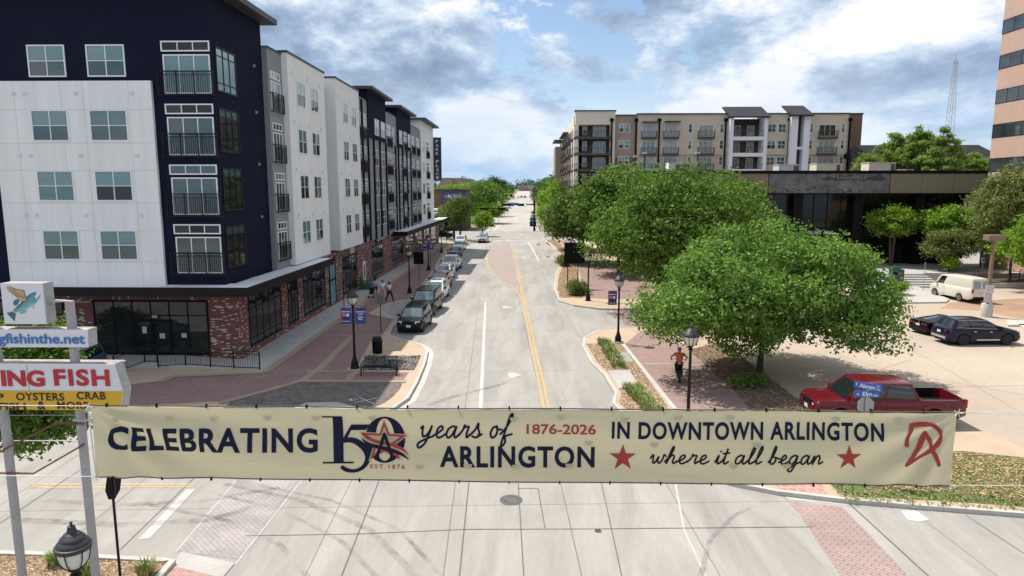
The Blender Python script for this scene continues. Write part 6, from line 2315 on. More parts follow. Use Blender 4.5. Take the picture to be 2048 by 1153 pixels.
sign_post('slim black sign post with a square greyish plate beside the bulb of the sidewalk', 762, 664, 2.55, (.42, .55, mk('plate_back', (.13, .125, .11), .6)))
sign_post('slim post carrying a black square board halfway up the shop sidewalk', 838, 558, 3.0, (1.12, 1.35, BLACKM))
sign_post('slim black post just right of the bannered lamp by the white crossover', 861, 535, 3.0)
sign_post('thin black sign post near the far end of the shop sidewalk', 893.6, 492, 4.2, (.5, .6, BLACKM))
sign_post('thin black post left of the bench lamp close to the brick wall', 688, 617, 2.9, (.3, .42, mk('plate_back', (.13, .125, .11), .6)))

# board sign on two legs
p = G(1135, 577, SW)
q = G(1155.5, 569, SW)
bs = thing('board_sign', 'large blank black board on two legs beside the right kerb', 'sign', (p.x, p.y, SW))
MB().box(-.05, .05, -.05, .05, 0, 4.4).build('leg', BLACK, bs, angle=0)
MB().box(q.x - p.x - .05, q.x - p.x + .05, q.y - p.y - .05, q.y - p.y + .05, 0, 4.4).build('leg', BLACK, bs, angle=0)
d = (Vector((q.x, q.y, 0)) - Vector((p.x, p.y, 0))).normalized()
a = PY(1128.5, 507, p.y - .1) - Vector((p.x, p.y, SW))
b = PY(1165.5, 507, p.y - .1) - Vector((p.x, p.y, SW))
z0, z1 = PY(1147, 527.5, p.y).z - SW, PY(1147, 486.5, p.y).z - SW
MB().box(a.x, b.x, -.12, .02, z0, z1).build('board', BLACKM, bs, angle=0, bevel=.01)
MB().box(a.x - .03, b.x + .03, -.13, .03, z1, z1 + .05).build('frame', BLACK, bs, angle=0)

# bin and bench
p = G(755, 707, SW)
bn = thing('litter_bin', 'black slatted litter bin with a domed lid beside the bench', 'bin', (p.x, p.y, SW))
m = MB().lathe([(.23, .02), (.25, .06), (.27, .72)], 20)
m.build('liner', BLACKM, bn, angle=50)
m = MB()
for k in range(22):
    a = 2 * math.pi * k / 22
    c, s = math.cos(a), math.sin(a)
    m.tube([(.275 * c, .275 * s, .03), (.295 * c, .295 * s, .78)], .018, 4)
m.build('slats', BLACK, bn, angle=60)
MB().lathe([(.32, .76), (.335, .78), (.335, .84), (.28, .86), (.27, .88), (.27, .98), (.24, 1.03), (.1, 1.07)], 20).build('lid', BLACK, bn, angle=35)
p0, p1 = G(722, 752, SW), G(793, 753, SW)
be = thing('bench', 'black metal bench with a lattice back facing the brick plaza', 'bench', ((p0.x + p1.x) / 2, p0.y + .28, SW))
hl = (p1.x - p0.x) / 2
m = MB()
for k in range(6):
    m.box(-hl + .03, hl - .03, -.26 + k * .09, -.20 + k * .09, .43, .45)
for k in range(20):
    x = -hl + .05 + (2 * hl - .1) * k / 19
    m.box(x - .02, x + .02, -.27, .25, .455, .462)
m.build('seat', BLACK, be, angle=0)
m = MB()
for k in range(7):
    z = .50 + k * .07
    m.tube([(-hl + .03, .26 + k * .025, z), (hl - .03, .26 + k * .025, z)], .014, 4)
for k in range(26):
    x = -hl + .05 + (2 * hl - .1) * k / 25
    m.tube([(x, .25, .48), (x, .425, .94)], .012, 4)
m.build('backrest', BLACK, be, angle=0)
for s in (-1, 1):
    m = MB()
    m.tube([(s * hl, -.30, 0), (s * hl, -.27, .44), (s * hl, -.27, .64), (s * hl, .30, .66)], .024, 6)
    m.build('armrest', BLACK, be, angle=60)
    for yy in (-.3, .26):
        MB().tube([(s * (hl - .03), yy, 0), (s * (hl - .03), yy * .9, .44)], .022, 6).build('leg', BLACK, be, angle=60)
# teal planter pot by the shop door
p = G(727, 579, SW)
t = thing('planter_pot', 'teal planter tub with small plants against the brick shop front', 'planter', (p.x, p.y, SW))
MB().extr([(-.75, -.3, 0), (.75, -.3, 0), (.9, -.35, .62), (-.9, -.35, .62)], (0, .65, 0)).build('tub', mk('teal_plastic', (.03, .14, .13), .5), t, angle=0)
me = leaf_mesh('foliage', [(0, 0, .72)], [.55], 600, .10, OAKM, 4)
o = bpy.data.objects.new('foliage', me)
col.objects.link(o)
o.parent = t

# brown lamp pole with notices in the lot
p = G(1972, 634)
lp = thing('lot_lamp', 'brown square lamp pole on a concrete foot with pale notices', 'lamp post', (p.x, p.y, 0))
MB().lathe([(.42, 0), (.42, 1.0), (.38, 1.06)], 16).build('footing', KERB, lp, angle=40)
BRN = mk('brown_paint', (.20, .135, .085), .6, 0, .1)
zt = PY(1982, 481, p.y).z
MB().box(-.10, .10, -.10, .10, 1.06, zt).build('pole', BRN, lp, angle=0)
MB().box(-.62, .62, -.40, .40, zt - .02, zt + .42).box(-.5, .5, -.3, .3, zt - .06, zt - .02).build('lamp_head', BRN, lp, angle=0, bevel=.03)
NOT = mk('pale_notice', (.55, .53, .56), .7, 0, .06)
MB().box(-.34, .30, -.16, -.12, 1.9, 2.55).build('notice', NOT, lp, angle=0)
MB().box(-.40, .22, -.165, -.125, 1.15, 1.85).build('notice', mk('pink_notice', (.52, .43, .47), .7, 0, .06), lp, angle=0)
MB().box(-.28, .22, -.17, -.165, 2.3, 2.36).box(-.28, .20, -.17, -.165, 2.15, 2.20).box(-.34, .15, -.175, -.17, 1.55, 1.6).build('print', GREYM, lp, angle=0)
t = sign_post('slim grey post with a white and blue disabled parking sign behind the van', 1963, 556, 2.2, (.36, .55, BANW), z=.5, m=GREYM)
MB().box(-.12, .12, -.06, -.054, 1.82, 2.06).build('symbol', BANB, t, angle=0)
sign_post('bare grey sign post between the steps and the white van', 1846, 581, 2.8, None, z=.14, m=GREYM)

# green drive-up drop box
p = G(1777, 566, .14)
db = thing('drop_box', 'dark green drive up drop box with a sloping roof on the concrete island', 'drop box', (p.x, p.y - 1.0, .14))
db.scale = (.76, .76, .80)
GRN = mk('post_green', (.028, .075, .060), .45, 0, .1)
MB().box(-.55, .55, -.5, .5, .45, 1.9).box(-.45, .45, -.4, .4, 0, .45).build('body', GRN, db, angle=0, bevel=.02)
MB().extr([(-.62, -.6, 1.9), (.62, -.6, 1.9), (.45, -.6, 2.35), (-.45, -.6, 2.35)], (0, 1.2, 0)).build('roof', GRN, db, angle=0)
MB().box(-.42, .12, -.53, -.50, 1.25, 1.65).build('slot', BLACKM, db, angle=0)
MB().box(.60, 1.15, -.4, .5, .3, 1.95).box(.72, 1.05, -.46, -.40, 1.3, 1.7).build('side_box', GRN, db, angle=0)
t = thing('litter_bin', 'square dark bin beside the front steps left of the van', 'bin', (44.4, 69.2, .14))
MB().box(-.5, .5, -.4, .4, 0, 1.15).box(-.55, .55, -.45, .45, 1.15, 1.25).build('body', BLACK, t, angle=0)

# tall pale-headed light poles showing over the trees
for px, top, lab in ((1272, 310, 'tall slim light pole before the brown balconies, leftmost of three'), (1290, 304, 'tall slim light pole second from left over the trees'), (1396, 303, 'tall slim light pole left of the white balcony tower')):
    q = PY(px, top, 81)
    t = thing('light_pole', lab, 'light pole', (q.x, 81, 0))
    MB().tube([(0, 0, 0), (0, 0, q.z - .3)], [.16, .11], 8).build('pole', mk('dark_grey_pole', (.07, .065, .065), .6), t, angle=60)
    MB().box(-.28, .22, -.3, .3, q.z - .3, q.z - .1).build('lamp_head', mk('pale_lamp_head', (.45, .44, .43), .5), t, angle=0, bevel=.03)

# signal masts at the junction
SIGG = emat('signal_green', (.15, .9, .55), 2.2)


def mast(label, px, py, px_end, ptop, py_arm, zoff=0.0, signs=True):
    p = G(px, py)
    t = thing('signal_mast', label, 'traffic signal', (p.x, p.y, 0))
    za = PY(px, py_arm, p.y).z
    xe = PY(px_end, py_arm, p.y).x - p.x
    MB().tube([(0, 0, 0), (0, 0, PY(px, ptop, p.y).z)], [.26, .2], 10).build('pole', BLACK, t, angle=60)
    MB().tube([(0, 0, za), (xe, 0, za + .1)], [.16, .09], 8).build('arm', BLACK, t, angle=60)
    return t, xe, za


t, xe, za = mast('black signal mast on the right of the junction with a lit green lamp', 1068.5, 463, 1012, 401, 409.5)
for f, lit in ((.36, True), (.40, False)):
    pass
for fx, lit in ((.43, True), (.98, False)):
    h = MB().box(xe * fx - 1.05, xe * fx + 1.05, -.32, -.12, za - .38, za + .22)
    ho = h.build('signal_head', BLACKM, t, angle=0)
    m = MB()
    m.M = Matrix.Translation((xe * fx + .75, -.32, za - .08)) @ Matrix.Rotation(R(90), 4, 'X')
    m.lathe([(.22, 0), (.2, .03)], 12)
    m.build('green_lens', SIGG if lit else mk('dark_lens', (.05, .02, .02), .3), ho, angle=0)
    m = MB()
    m.M = Matrix.Translation((xe * fx - .0, -.32, za - .08)) @ Matrix.Rotation(R(90), 4, 'X')
    m.lathe([(.2, 0), (.19, .02)], 12, (.0, 0, 0))
    m.lathe([(.2, 0), (.19, .02)], 12, (-.75, 0, 0))
    m.build('dark_lens', mk('dark_lens', (.05, .02, .02), .3), ho, angle=0)
MB().box(xe * .93, xe * .56, -.22, -.15, za - .22, za + .38).build('name_plate', mk('sign_blue', (.03, .11, .36), .5), t, angle=0)
MB().box(-.7, .2, -.9, .5, za + 1.2, za + 1.3).build('lamp_head', BLACKM, t, angle=0)
t, xe, za = mast('black signal mast on the left of the junction seen edge on', 908, 477, 1012, 417, 417.5)
MB().box(xe * .50, xe * .66, -.3, -.1, za - .32, za + .14).build('signal_head', BLACKM, t, angle=0)
MB().box(xe * .85, xe * .99, -.3, -.1, za - .34, za + .1).build('signal_head', BLACKM, t, angle=0)
t2 = thing('signal_mast', 'farther signal mast at the second crossing with hanging signal heads', 'traffic signal', (-17, 330, rise(330)))
MB().tube([(0, 0, 0), (0, 0, 6.5)], .25, 8).tube([(0, 0, 6), (9.5, 0, 6.2)], .14, 8).build('pole', BLACK, t2, angle=60)
for x_ in (6.0, 8.4):
    MB().box(x_, x_ + 1.0, -.2, 0, 5.2, 6.6).build('signal_head', BLACKM, t2, angle=0)
pz = PY(906, 408, 180)
t = thing('route_sign', 'white square road sign standing before the far parked cars', 'sign', (PY(997.5, 408, 200).x, 200, 0))
MB().tube([(0, 0, 0), (0, 0, 6.2)], .06, 6).build('pole', GREYM, t, angle=60)
MB().box(-.5, .5, -.1, -.06, 5.0, 6.7).build('sign_plate', BANW, t, angle=0)
t = thing('shelter', 'flat dark shelter roof on posts beside the far left kerb', 'shelter', (-15.0, 205, 0))
MB().box(-4.5, 2.3, -2, 2, 3.6, 4.0).build('roof', mk('shelter_grey', (.16, .15, .16), .7), t, angle=0)
MB().box(-4, -3.8, -1.6, -1.4, 0, 3.6).box(1.6, 1.8, -1.6, -1.4, 0, 3.6).build('posts', BLACK, t, angle=0)
for (px, top, Y, lab) in ((1072, 372, 420, 'pale utility pole with wires far down the right side'), (1060, 376, 520, 'thin utility pole farthest down the right side'), (975, 398, 300, 'thin pole left of the far road')):
    q = PY(px, top, Y)
    t = thing('utility_pole', lab, 'utility pole', (q.x, Y, rise(Y)))
    MB().tube([(0, 0, 0), (0, 0, q.z - rise(Y))], .2, 6).box(-1.3, 1.3, -.1, .1, q.z - rise(Y) - 1.2, q.z - rise(Y) - 1.0).build('pole', mk('weathered_wood', (.36, .34, .33), .9), t, angle=60)
t = thing('cross_street_sign', 'green and white roadside signs high above the far right kerb', 'sign', (PY(1062, 366, 460).x, 460, rise(460)))
MB().tube([(0, 0, 0), (0, 0, 14)], .2, 6).build('pole', GREYM, t, angle=60)
MB().box(-2.0, 2.0, -.1, .1, 11.5, 13.3).build('sign_plate', mk('sign_green', (.05, .22, .14), .6), t, angle=0)
MB().box(-1.8, 1.8, -.1, .1, 8.0, 10.0).build('sign_plate', mk('sign_pale_green', (.35, .45, .36), .6), t, angle=0)

# street name signs with the back of a stop sign, behind the banner on the right
p = G(1721, 962, SW)
ns = thing('street_name_sign', 'grey post with crossed blue street name signs Abram and Elm above the banner', 'street sign', (p.x, p.y, SW))
SBL = mk('street_sign_blue', (.020, .11, .42), .45, 0, .05)
zt = PY(1735, 766, p.y).z - SW
MB().tube([(0, 0, 0), (0, 0, zt - .45)], .035, 8).build('pole', GREYM, ns, angle=60)
c0 = PY(1734, 794, p.y) - Vector((p.x, p.y, SW))


def oct_plate(r, y0, y1, zc, rot=22.5):
    m = MB()
    pts = [(r * math.cos(R(rot + 45 * k)), y0, zc + r * math.sin(R(rot + 45 * k))) for k in range(8)]
    return m.extr(pts, (0, y1 - y0, 0))


oct_plate(.30, .05, .06, zt - .80).build('stop_plate', mk('aluminium_back', (.36, .36, .37), .45, .5, .08), ns, angle=0)
pl_ = MB().box(-.44, .40, -.015, .015, zt - .50, zt - .27).build('name_plate', SBL, ns, angle=0, bevel=.006)
text_obj('lettering', 'Elm', -.17, .15, zt - .455, zt - .31, WSIGN, pl_, Matrix.Translation((0, -.016, 0)), .02)
text_obj('lettering', 's', -.36, -.29, zt - .43, zt - .36, WSIGN, pl_, Matrix.Translation((0, -.016, 0)), .02)
text_obj('lettering', '100', .18, .35, zt - .475, zt - .40, WSIGN, pl_, Matrix.Translation((0, -.016, 0)), .01)
ang = Matrix.Rotation(R(-38), 4, 'Z')
m = MB()
m.M = ang
pl2 = m.box(-.42, .42, -.015, .015, zt - .24, zt - .01).build('name_plate', SBL, ns, angle=0)
text_obj('lettering', 'Abram', -.26, .22, zt - .205, zt - .05, WSIGN, pl2, ang @ Matrix.Translation((0, -.016, 0)), .02)
text_obj('lettering', 'E', -.36, -.31, zt - .14, zt - .06, WSIGN, pl2, ang @ Matrix.Translation((0, -.016, 0)), .02)
text_obj('lettering', 'ST', .27, .36, zt - .11, zt - .05, WSIGN, pl2, ang @ Matrix.Translation((0, -.016, 0)), .01)
text_obj('lettering', '200', .26, .38, zt - .21, zt - .14, WSIGN, pl2, ang @ Matrix.Translation((0, -.016, 0)), .01)
MB().box(-.05, .05, -.03, .03, zt - .52, zt - .50).box(-.03, .03, -.03, .03, zt - .27, zt - .24).build('clamp', GREYM, ns, angle=0)

# black back of a stop sign with its post, lower left
q = PY(223, 960, 15.2)
ss = thing('stop_sign', 'black painted back of an octagonal road sign below the left end of the banner', 'road sign', (PY(243, 1153, 15.2).x, 15.2, SW))
zt = PY(223, 1000, 15.2).z - SW
MB().tube([(0, .03, 0), (0, .03, zt + .8)], .032, 8).build('pole', BLACK, ss, angle=60)
oct_plate(.38, -.012, .0, zt + .40, 0).build('sign_plate', BLACKM, ss, angle=0)
MB().box(-.03, .03, -.03, -.012, zt + .1, zt + .7).build('stiffener', BLACK, ss, angle=0)
ss.rotation_euler = (0, 0, R(96))

# ---------------------------------------------------------------- fish restaurant sign
YS = 13.2
fs = thing('pylon_sign', 'fish restaurant pylon sign of white and yellow boxes on two grey pipes', 'sign', (PY(180, 1153, YS).x, YS, SW - .03))
fo = Vector(fs.location)


def S3(px, py, dy=0.0):
    p = PY(px, py, YS + dy)
    return p - fo


SGW = mk('sign_white', (.66, .66, .70), .5, 0, .04, 1.5)
SGE = mk('sign_edge_grey', (.36, .37, .38), .6, 0, .2, 4, var2=.15, scale2=15)
SGR = mk('sign_red', (.43, .012, .018), .5)
SGY = mk('sign_yellow', (.62, .365, .012), .5, 0, .04)
RUST = mk('rusty_steel', (.16, .075, .052), .9, 0, .35, 6, var2=.3, scale2=30)
PIPE = mk('pipe_grey', (.345, .33, .335), .65, 0, .12, 2.5, var2=.14, scale2=18)
D = .30
xr_ = S3(176, 990, D * .5).x
xl_ = S3(22, 950, D * .5).x
ztop = S3(140, 603, D * .5).z
MB().tube([(xr_, D * .5, 0), (xr_, D * .5, ztop), (S3(60, 603, D * .5).x, D * .5, ztop)], .088, 14).build('pipe', PIPE, fs, angle=50)
MB().tube([(xl_, D * .5, 0), (xl_, D * .5, ztop)], .088, 14).build('pipe', PIPE, fs, angle=50)
MB().tube([(xl_ - .0, D * .5, ztop), (S3(-60, 603, D * .5).x, D * .5, ztop)], .088, 14).build('pipe', PIPE, fs, angle=50)


def sign_box(name, outline, m_front, m_side, seam=None):
    """outline in the XZ plane (front at y=0); body of depth D"""
    m = MB()
    m.extr([(p[0], .012, p[1]) for p in outline], (0, D - .012, 0))
    b = m.build(name, m_side, fs, angle=0)
    m = MB()
    m.extr([(p[0], 0, p[1]) for p in outline], (0, .012, 0))
    m.build('face', m_front, b, angle=0)
    return b


xL = S3(-200, 760).x
z_top, z_mid, z_bot = S3(200, 729).z, S3(200, 782.5).z, S3(200, 821).z
e_top, e_mid, e_bot = S3(229, 730).x, S3(245.6, 782).x, S3(241, 819).x
big = sign_box('sign_cabinet', [(xL, z_bot), (e_bot, z_bot), (e_mid, z_mid + .0), (e_top, z_top), (xL, z_top)], SGW, SGE)
MB().extr([(xL, -.008, z_bot + .002), (e_bot - .005, -.008, z_bot + .002), (e_mid - .005, -.008, z_mid), (xL, -.008, z_mid)], (0, .007, 0)).build('yellow_panel', SGY, big, angle=0)
MB().box(S3(57, 760).x - .004, S3(57, 760).x + .004, -.010, .0, z_bot, z_top).build('panel_seam', SGE, big, angle=0)
MB().box(xL, e_top + .04, D - .02, D + .01, z_top - .02, z_top + .012).box(xL, e_top, -.012, .0, z_top - .012, z_top + .006).build('edge_trim', WHITEF, big, angle=0)
RTOP = mk('weathered_top', (.42, .34, .30), .8, 0, .45, 1.5, stretch=(1, 3, 1), var2=.2, scale2=10)
MB().box(xL, e_top, .012, D - .02, z_top, z_top + .004).build('top_cover', RTOP, big, angle=0)


def stext(body, p0, p1, m, par, bold=.03, sp=1.0, dy=-.012):
    a, b = S3(p0[0], p1[1]), S3(p1[0], p0[1])
    return text_obj('lettering', body, a.x, b.x, a.z, b.z, m, par, Matrix.Translation((0, dy, 0)), bold, sp)


INK = mk('sign_dark_brown', (.040, .010, .012), .6)
stext('ING', (5, 741), (88, 773), SGR, big, .038)
stext('FISH', (110, 739), (218, 772), SGR, big, .032, 1.12)
stext('FLY', (-88, 741), (-12, 773), SGR, big, .055)
stext('SHRIMP', (-90, 787), (8, 801), INK, big, .03)
stext('OYSTERS', (34, 786), (128, 801), INK, big, .018, 1.1)
stext('CRAB', (155, 784), (211, 799), INK, big, .018, 1.1)
stext('CATFISH', (-62, 806), (52, 819), INK, big, .03)
stext('&', (77, 803), (91, 819), INK, big, .03)
stext('MORE', (116, 804), (178, 818), INK, big, .018, 1.1)
xL2 = S3(-170, 680).x
a, b, c = S3(173, 660), S3(176.5, 695), S3(100, 697)
web = sign_box('web_panel', [(xL2, b.z - .02), (b.x, b.z), (a.x + .02, a.z), (xL2, a.z)], SGW, SGE)
MB().box(xL2, a.x, .012, D - .02, a.z, a.z + .004).build('top_cover', RTOP, web, angle=0)
stext('flyingfishinthe.net', (-53, 668), (169, 693), mk('sign_blue_letters', (.035, .16, .44), .5), web, .018)
xa, xb = S3(4, 600).x, S3(88, 600).x
za, zb = S3(50, 648.5).z, S3(50, 567.5).z
cube = sign_box('fish_box', [(xa, za), (xb, za), (xb, zb), (xa, zb)], SGW, SGE)
MB().box(xa, xb, .012, D - .02, zb, zb + .004).build('top_cover', RTOP, cube, angle=0)


def fz(x, y):     # pixels of an enlarged view of the fish panel -> sign plane
    return S3(x / 6.407, 540 + y / 6.407)


TEAL = mk('fish_teal', (.115, .30, .32), .6, 0, .25, 9)
TEALD = mk('fish_teal_dark', (.045, .14, .18), .6, 0, .2, 9)
TEALL = mk('fish_teal_light', (.22, .43, .43), .6, 0, .15, 9)
WING = mk('wing_tan', (.56, .40, .20), .6, 0, .15, 9)


def flat(name, pts, m, dy, par=cube):
    q = [fz(*p) for p in pts]
    return MB().extr([(p.x, dy, p.z) for p in q], (0, .003, 0)).build(name, m, par, angle=0)


flat('fish_body', [(165, 525), (215, 470), (290, 400), (355, 330), (400, 300), (460, 280), (462, 320), (445, 345), (468, 385), (505, 330), (523, 320), (500, 370), (455, 430), (400, 470), (330, 510), (265, 530), (205, 545)], TEAL, -.004)
flat('fish_tail', [(85, 552), (165, 535), (205, 560), (190, 664), (150, 620)], TEALD, -.006)
flat('fish_fin', [(245, 530), (330, 515), (345, 530), (310, 560), (270, 566), (250, 555)], TEALL, -.007)
flat('fish_fin', [(170, 430), (185, 390), (230, 375), (250, 400), (225, 450), (185, 460)], TEALD, -.007)
flat('fish_belly', [(230, 510), (330, 470), (420, 420), (450, 425), (400, 468), (330, 505), (265, 528)], TEALL, -.0065)
flat('fish_back', [(190, 510), (250, 450), (345, 350), (420, 300), (458, 283), (458, 300), (400, 330), (330, 400), (250, 480)], TEALD, -.0068)
flat('fish_fin', [(430, 460), (440, 495), (425, 480)], TEALD, -.007)
flat('wing_outline', [(93, 212), (130, 215), (200, 245), (270, 252), (310, 262), (320, 320), (362, 388), (310, 410), (255, 390), (200, 335), (130, 285), (100, 250)], INK, -.008)
flat('wing', [(99, 217), (130, 220), (200, 250), (270, 257), (305, 266), (314, 320), (354, 386), (310, 403), (258, 384), (204, 330), (134, 280), (105, 248)], WING, -.012)
for k, (p, q) in enumerate((((115, 235), (300, 285)), ((130, 260), (310, 320)), ((165, 290), (325, 350)), ((205, 325), (340, 375)))):
    flat('wing_line', [p, (q[0], q[1]), (q[0], q[1] + 4), (p[0], p[1] + 5)], INK, -.0155 - .001 * k)
# rusty frame left between the pipes where a lower sign was
m = MB()
for L in ([(-60, 936), (0, 904), (111, 847), (168, 848)], [(-60, 946), (0, 946.5), (67, 947.5), (168, 889)]):
    m.tube([S3(px, py, D * .5 - .1) for px, py in L], .022, 6)
m.build('rusty_frame', RUST, fs, angle=60)
m = MB()
m.tube([S3(21, 882, D * .5), S3(170, 882, D * .5)], .012, 6).tube([S3(14, 831, D * .5), S3(165, 831, D * .5)], .008, 6)
m.build('cross_rod', GREYM, fs, angle=60)
MB().box(S3(142, 842).x, S3(180, 842).x, .05, .10, S3(150, 845).z, S3(150, 841).z).build('bracket', SGE, fs, angle=0)

# ---------------------------------------------------------------- the banner across the street
YB = 10.5
bx0_, bx1_ = PY(180, 821, YB).x, PY(1915, 817, YB).x
bz0, bz1 = PY(1024, 962, YB).z, PY(1024, 819, YB).z
ban = thing('street_banner', 'long cream banner across the street reading Celebrating 150 years of Arlington', 'banner', (0, YB, 0))
mB = bpy.data.materials.new('banner_cloth')
mB.use_nodes = True
nt = mB.node_tree
p_ = nt.nodes['Principled BSDF']
p_.inputs['Base Color'].default_value = (.55, .50, .335, 1)
p_.inputs['Roughness'].default_value = .55
tr_ = nt.nodes.new('ShaderNodeBsdfTranslucent')
tr_.inputs[0].default_value = (.55, .50, .33, 1)
ms_ = nt.nodes.new('ShaderNodeMixShader')
ms_.inputs[0].default_value = .30
tc_ = nt.nodes.new('ShaderNodeTexCoord')
mp_ = nt.nodes.new('ShaderNodeMapping')
mp_.inputs['Rotation'].default_value = (0, R(14), 0)
mp_.inputs['Scale'].default_value = (.5, 1, 3.2)
no_ = nt.nodes.new('ShaderNodeTexNoise')
no_.inputs['Scale'].default_value = 1.6
no_.inputs['Detail'].default_value = 3
no_.inputs['Distortion'].default_value = .4
bu_ = nt.nodes.new('ShaderNodeBump')
bu_.inputs['Strength'].default_value = .28
bu_.inputs['Distance'].default_value = .05
nt.links.new(tc_.outputs['Object'], mp_.inputs[0])
nt.links.new(mp_.outputs[0], no_.inputs['Vector'])
nt.links.new(no_.outputs['Fac'], bu_.inputs['Height'])
nt.links.new(bu_.outputs[0], p_.inputs['Normal'])
nt.links.new(bu_.outputs[0], tr_.inputs['Normal'])
nt.links.new(p_.outputs[0], ms_.inputs[1])
nt.links.new(tr_.outputs[0], ms_.inputs[2])
nt.links.new(ms_.outputs[0], nt.nodes['Material Output'].inputs[0])


def ripple(x, z):
    u, v = (x - bx0_) / (bx1_ - bx0_), (z - bz0) / (bz1 - bz0)
    d = .020 * math.sin(u * 23 + v * 2.0) * (.4 + .6 * v)
    d += .022 * math.sin(v * 7.5 + u * 9.0) * math.sin(u * 3.14)
    # folds fanning out of the top corners
    for s, uu in ((1, u), (-1, 1 - u)):
        L = uu * 12.3
        an = math.atan2(1 - v, L + .06)
        d += .042 * math.sin(an * 15.0) * math.exp(-L / 2.6) * min(1, L * 2.5)
    d += .015 * math.sin((v * 1.1 + u * 12.3 * .38) * 9.0) * max(0, math.sin(u * 3.14 * 2.0 + .6)) * v
    return d


NXB, NZB = 300, 26
vs, fs_ = [], []
for j in range(NZB + 1):
    for i in range(NXB + 1):
        u, v = i / NXB, j / NZB
        x, z = bx0_ + (bx1_ - bx0_) * u, bz0 + (bz1 - bz0) * v
        sag = .012 * math.sin(v * 3.14) * (1 if u < .5 else -1) * math.exp(-min(u, 1 - u) * 60)
        vs.append((x + sag, ripple(x, z), z - .012 * abs(math.sin(u * 3.14 * 15)) * (1 if j == NZB else 0)))
for j in range(NZB):
    for i in range(NXB):
        a = j * (NXB + 1) + i
        fs_.append((a, a + 1, a + NXB + 2, a + NXB + 1))
MB().add(vs, fs_).build('cloth', mB, ban, angle=180)
INKN = mk('print_navy', (.0095, .012, .036), .7, 0, .08, 4, spec=.15)
INKK = mk('print_black', (.011, .011, .018), .7, 0, .08, 4, spec=.15)
INKR = mk('print_red', (.33, .030, .022), .6, 0, .08, 4)
CREAMP = mB


def onto(pts3, off):
    return [Vector((p.x, ripple(p.x, p.z) - off, p.z)) for p in pts3]


def draped(name, vs, fs, m, off=.010, step=.05):
    """cut a flat figure into small cells and lay it on the rippled cloth"""
    bm = bmesh.new()
    bv = [bm.verts.new((v.x, 0, v.z)) for v in vs if True]
    for f, src in ((f, None) for f in fs):
        if all(vs[i].y < -.001 for i in f):
            try:
                bm.faces.new([bv[i] for i in f])
            except ValueError:
                pass
    loose = [v for v in bm.verts if not v.link_faces]
    bmesh.ops.delete(bm, geom=loose, context='VERTS')
    for ax in (0, 2):
        lo, hi = min(v.co[ax] for v in bm.verts), max(v.co[ax] for v in bm.verts)
        k = lo + step
        while k < hi:
            no = [0, 0, 0]
            no[ax] = 1
            co = [0, 0, 0]
            co[ax] = k
            bmesh.ops.bisect_plane(bm, geom=bm.verts[:] + bm.edges[:] + bm.faces[:], plane_co=co, plane_no=no, dist=1e-5)
            k += step
    for v in bm.verts:
        v.co.y = ripple(v.co.x, v.co.z) - off
    bmesh.ops.recalc_face_normals(bm, faces=bm.faces)
    me = bpy.data.meshes.new(name)
    bm.to_mesh(me)
    bm.free()
    me.materials.append(m)
    o = bpy.data.objects.new(name, me)
    col.objects.link(o)
    o.parent = ban
    return o


def btext(body, p0, p1, m, bold=.02, sp=1.0, name='lettering', shear=0.0):
    a, b = PY(p0[0], p1[1], YB), PY(p1[0], p0[1], YB)
    vs, fs = text_mesh(body, a.x, b.x, a.z, b.z, .006, bold, sp, shear)
    return draped(name, vs, fs, m)


def serif(px, py, w, h):
    """flared foot added to a letter stem"""
    return [(px - w, py), (px + w, py), (px + w * .55, py - h), (px - w * .55, py - h)]


def catmull(P, n=8):
    P = [Vector(p) for p in P]
    out = []
    for i in range(len(P) - 1):
        p0, p1, p2, p3 = P[max(i - 1, 0)], P[i], P[i + 1], P[min(i + 2, len(P) - 1)]
        for k in range(n):
            t = k / n
            out.append(.5 * ((2 * p1) + (p2 - p0) * t + (2 * p0 - 5 * p1 + 4 * p2 - p3) * t * t + (3 * p1 - p0 - 3 * p2 + p3) * t ** 3))
    out.append(P[-1])
    return out


_lay = [0]


def stroke(mb, pts, w, off=.010, smooth=True):
    """ribbon along pixel points on the banner; w in pixels, number or list"""
    ws = w if isinstance(w, list) else [w] * len(pts)
    P = catmull([(p[0], p[1], ws[i]) for i, p in enumerate(pts)]) if smooth else [Vector((p[0], p[1], ws[i])) for i, p in enumerate(pts)]
    L, Rr = [], []
    for i, p in enumerate(P):
        t = P[min(i + 1, len(P) - 1)] - P[max(i - 1, 0)]
        t = Vector((t.x, t.y)).normalized() if t.length > 1e-6 else Vector((1, 0))
        n = Vector((-t.y, t.x)) * p.z / 2
        L.append((p.x + n.x, p.y + n.y))
        Rr.append((p.x - n.x, p.y - n.y))
    vs, fs = [], []
    for i in range(len(P)):
        _lay[0] += 1
        o = off + (_lay[0] % 4000) * 1e-6
        for q in (L[i], Rr[i]):
            v = PY(q[0], q[1], YB)
            vs.append((v.x, ripple(v.x, v.z) - o, v.z))
    fs = [(2 * i, 2 * i + 1, 2 * i + 3, 2 * i + 2) for i in range(len(P) - 1)]
    mb.add(vs, fs)
    for e in (0, -1):      # round ends
        c = P[e]
        r = c.z / 2
        if r > .4:
            _lay[0] += 1
            o = off + .0006 + (_lay[0] % 4000) * 1e-6
            ring = []
            for k in range(10):
                v = PY(c.x + r * math.cos(k * .628), c.y + r * math.sin(k * .628), YB)
                ring.append((v.x, ripple(v.x, v.z) - o, v.z))
            mb.add(ring, [tuple(range(10))])


def area(name, pts, m, off=.010, par=None):
    V = [PY(q[0], q[1], YB) for q in pts]
    for v in V:
        v.y = -1
    return draped(name, V, [tuple(range(len(V)))], m, off)


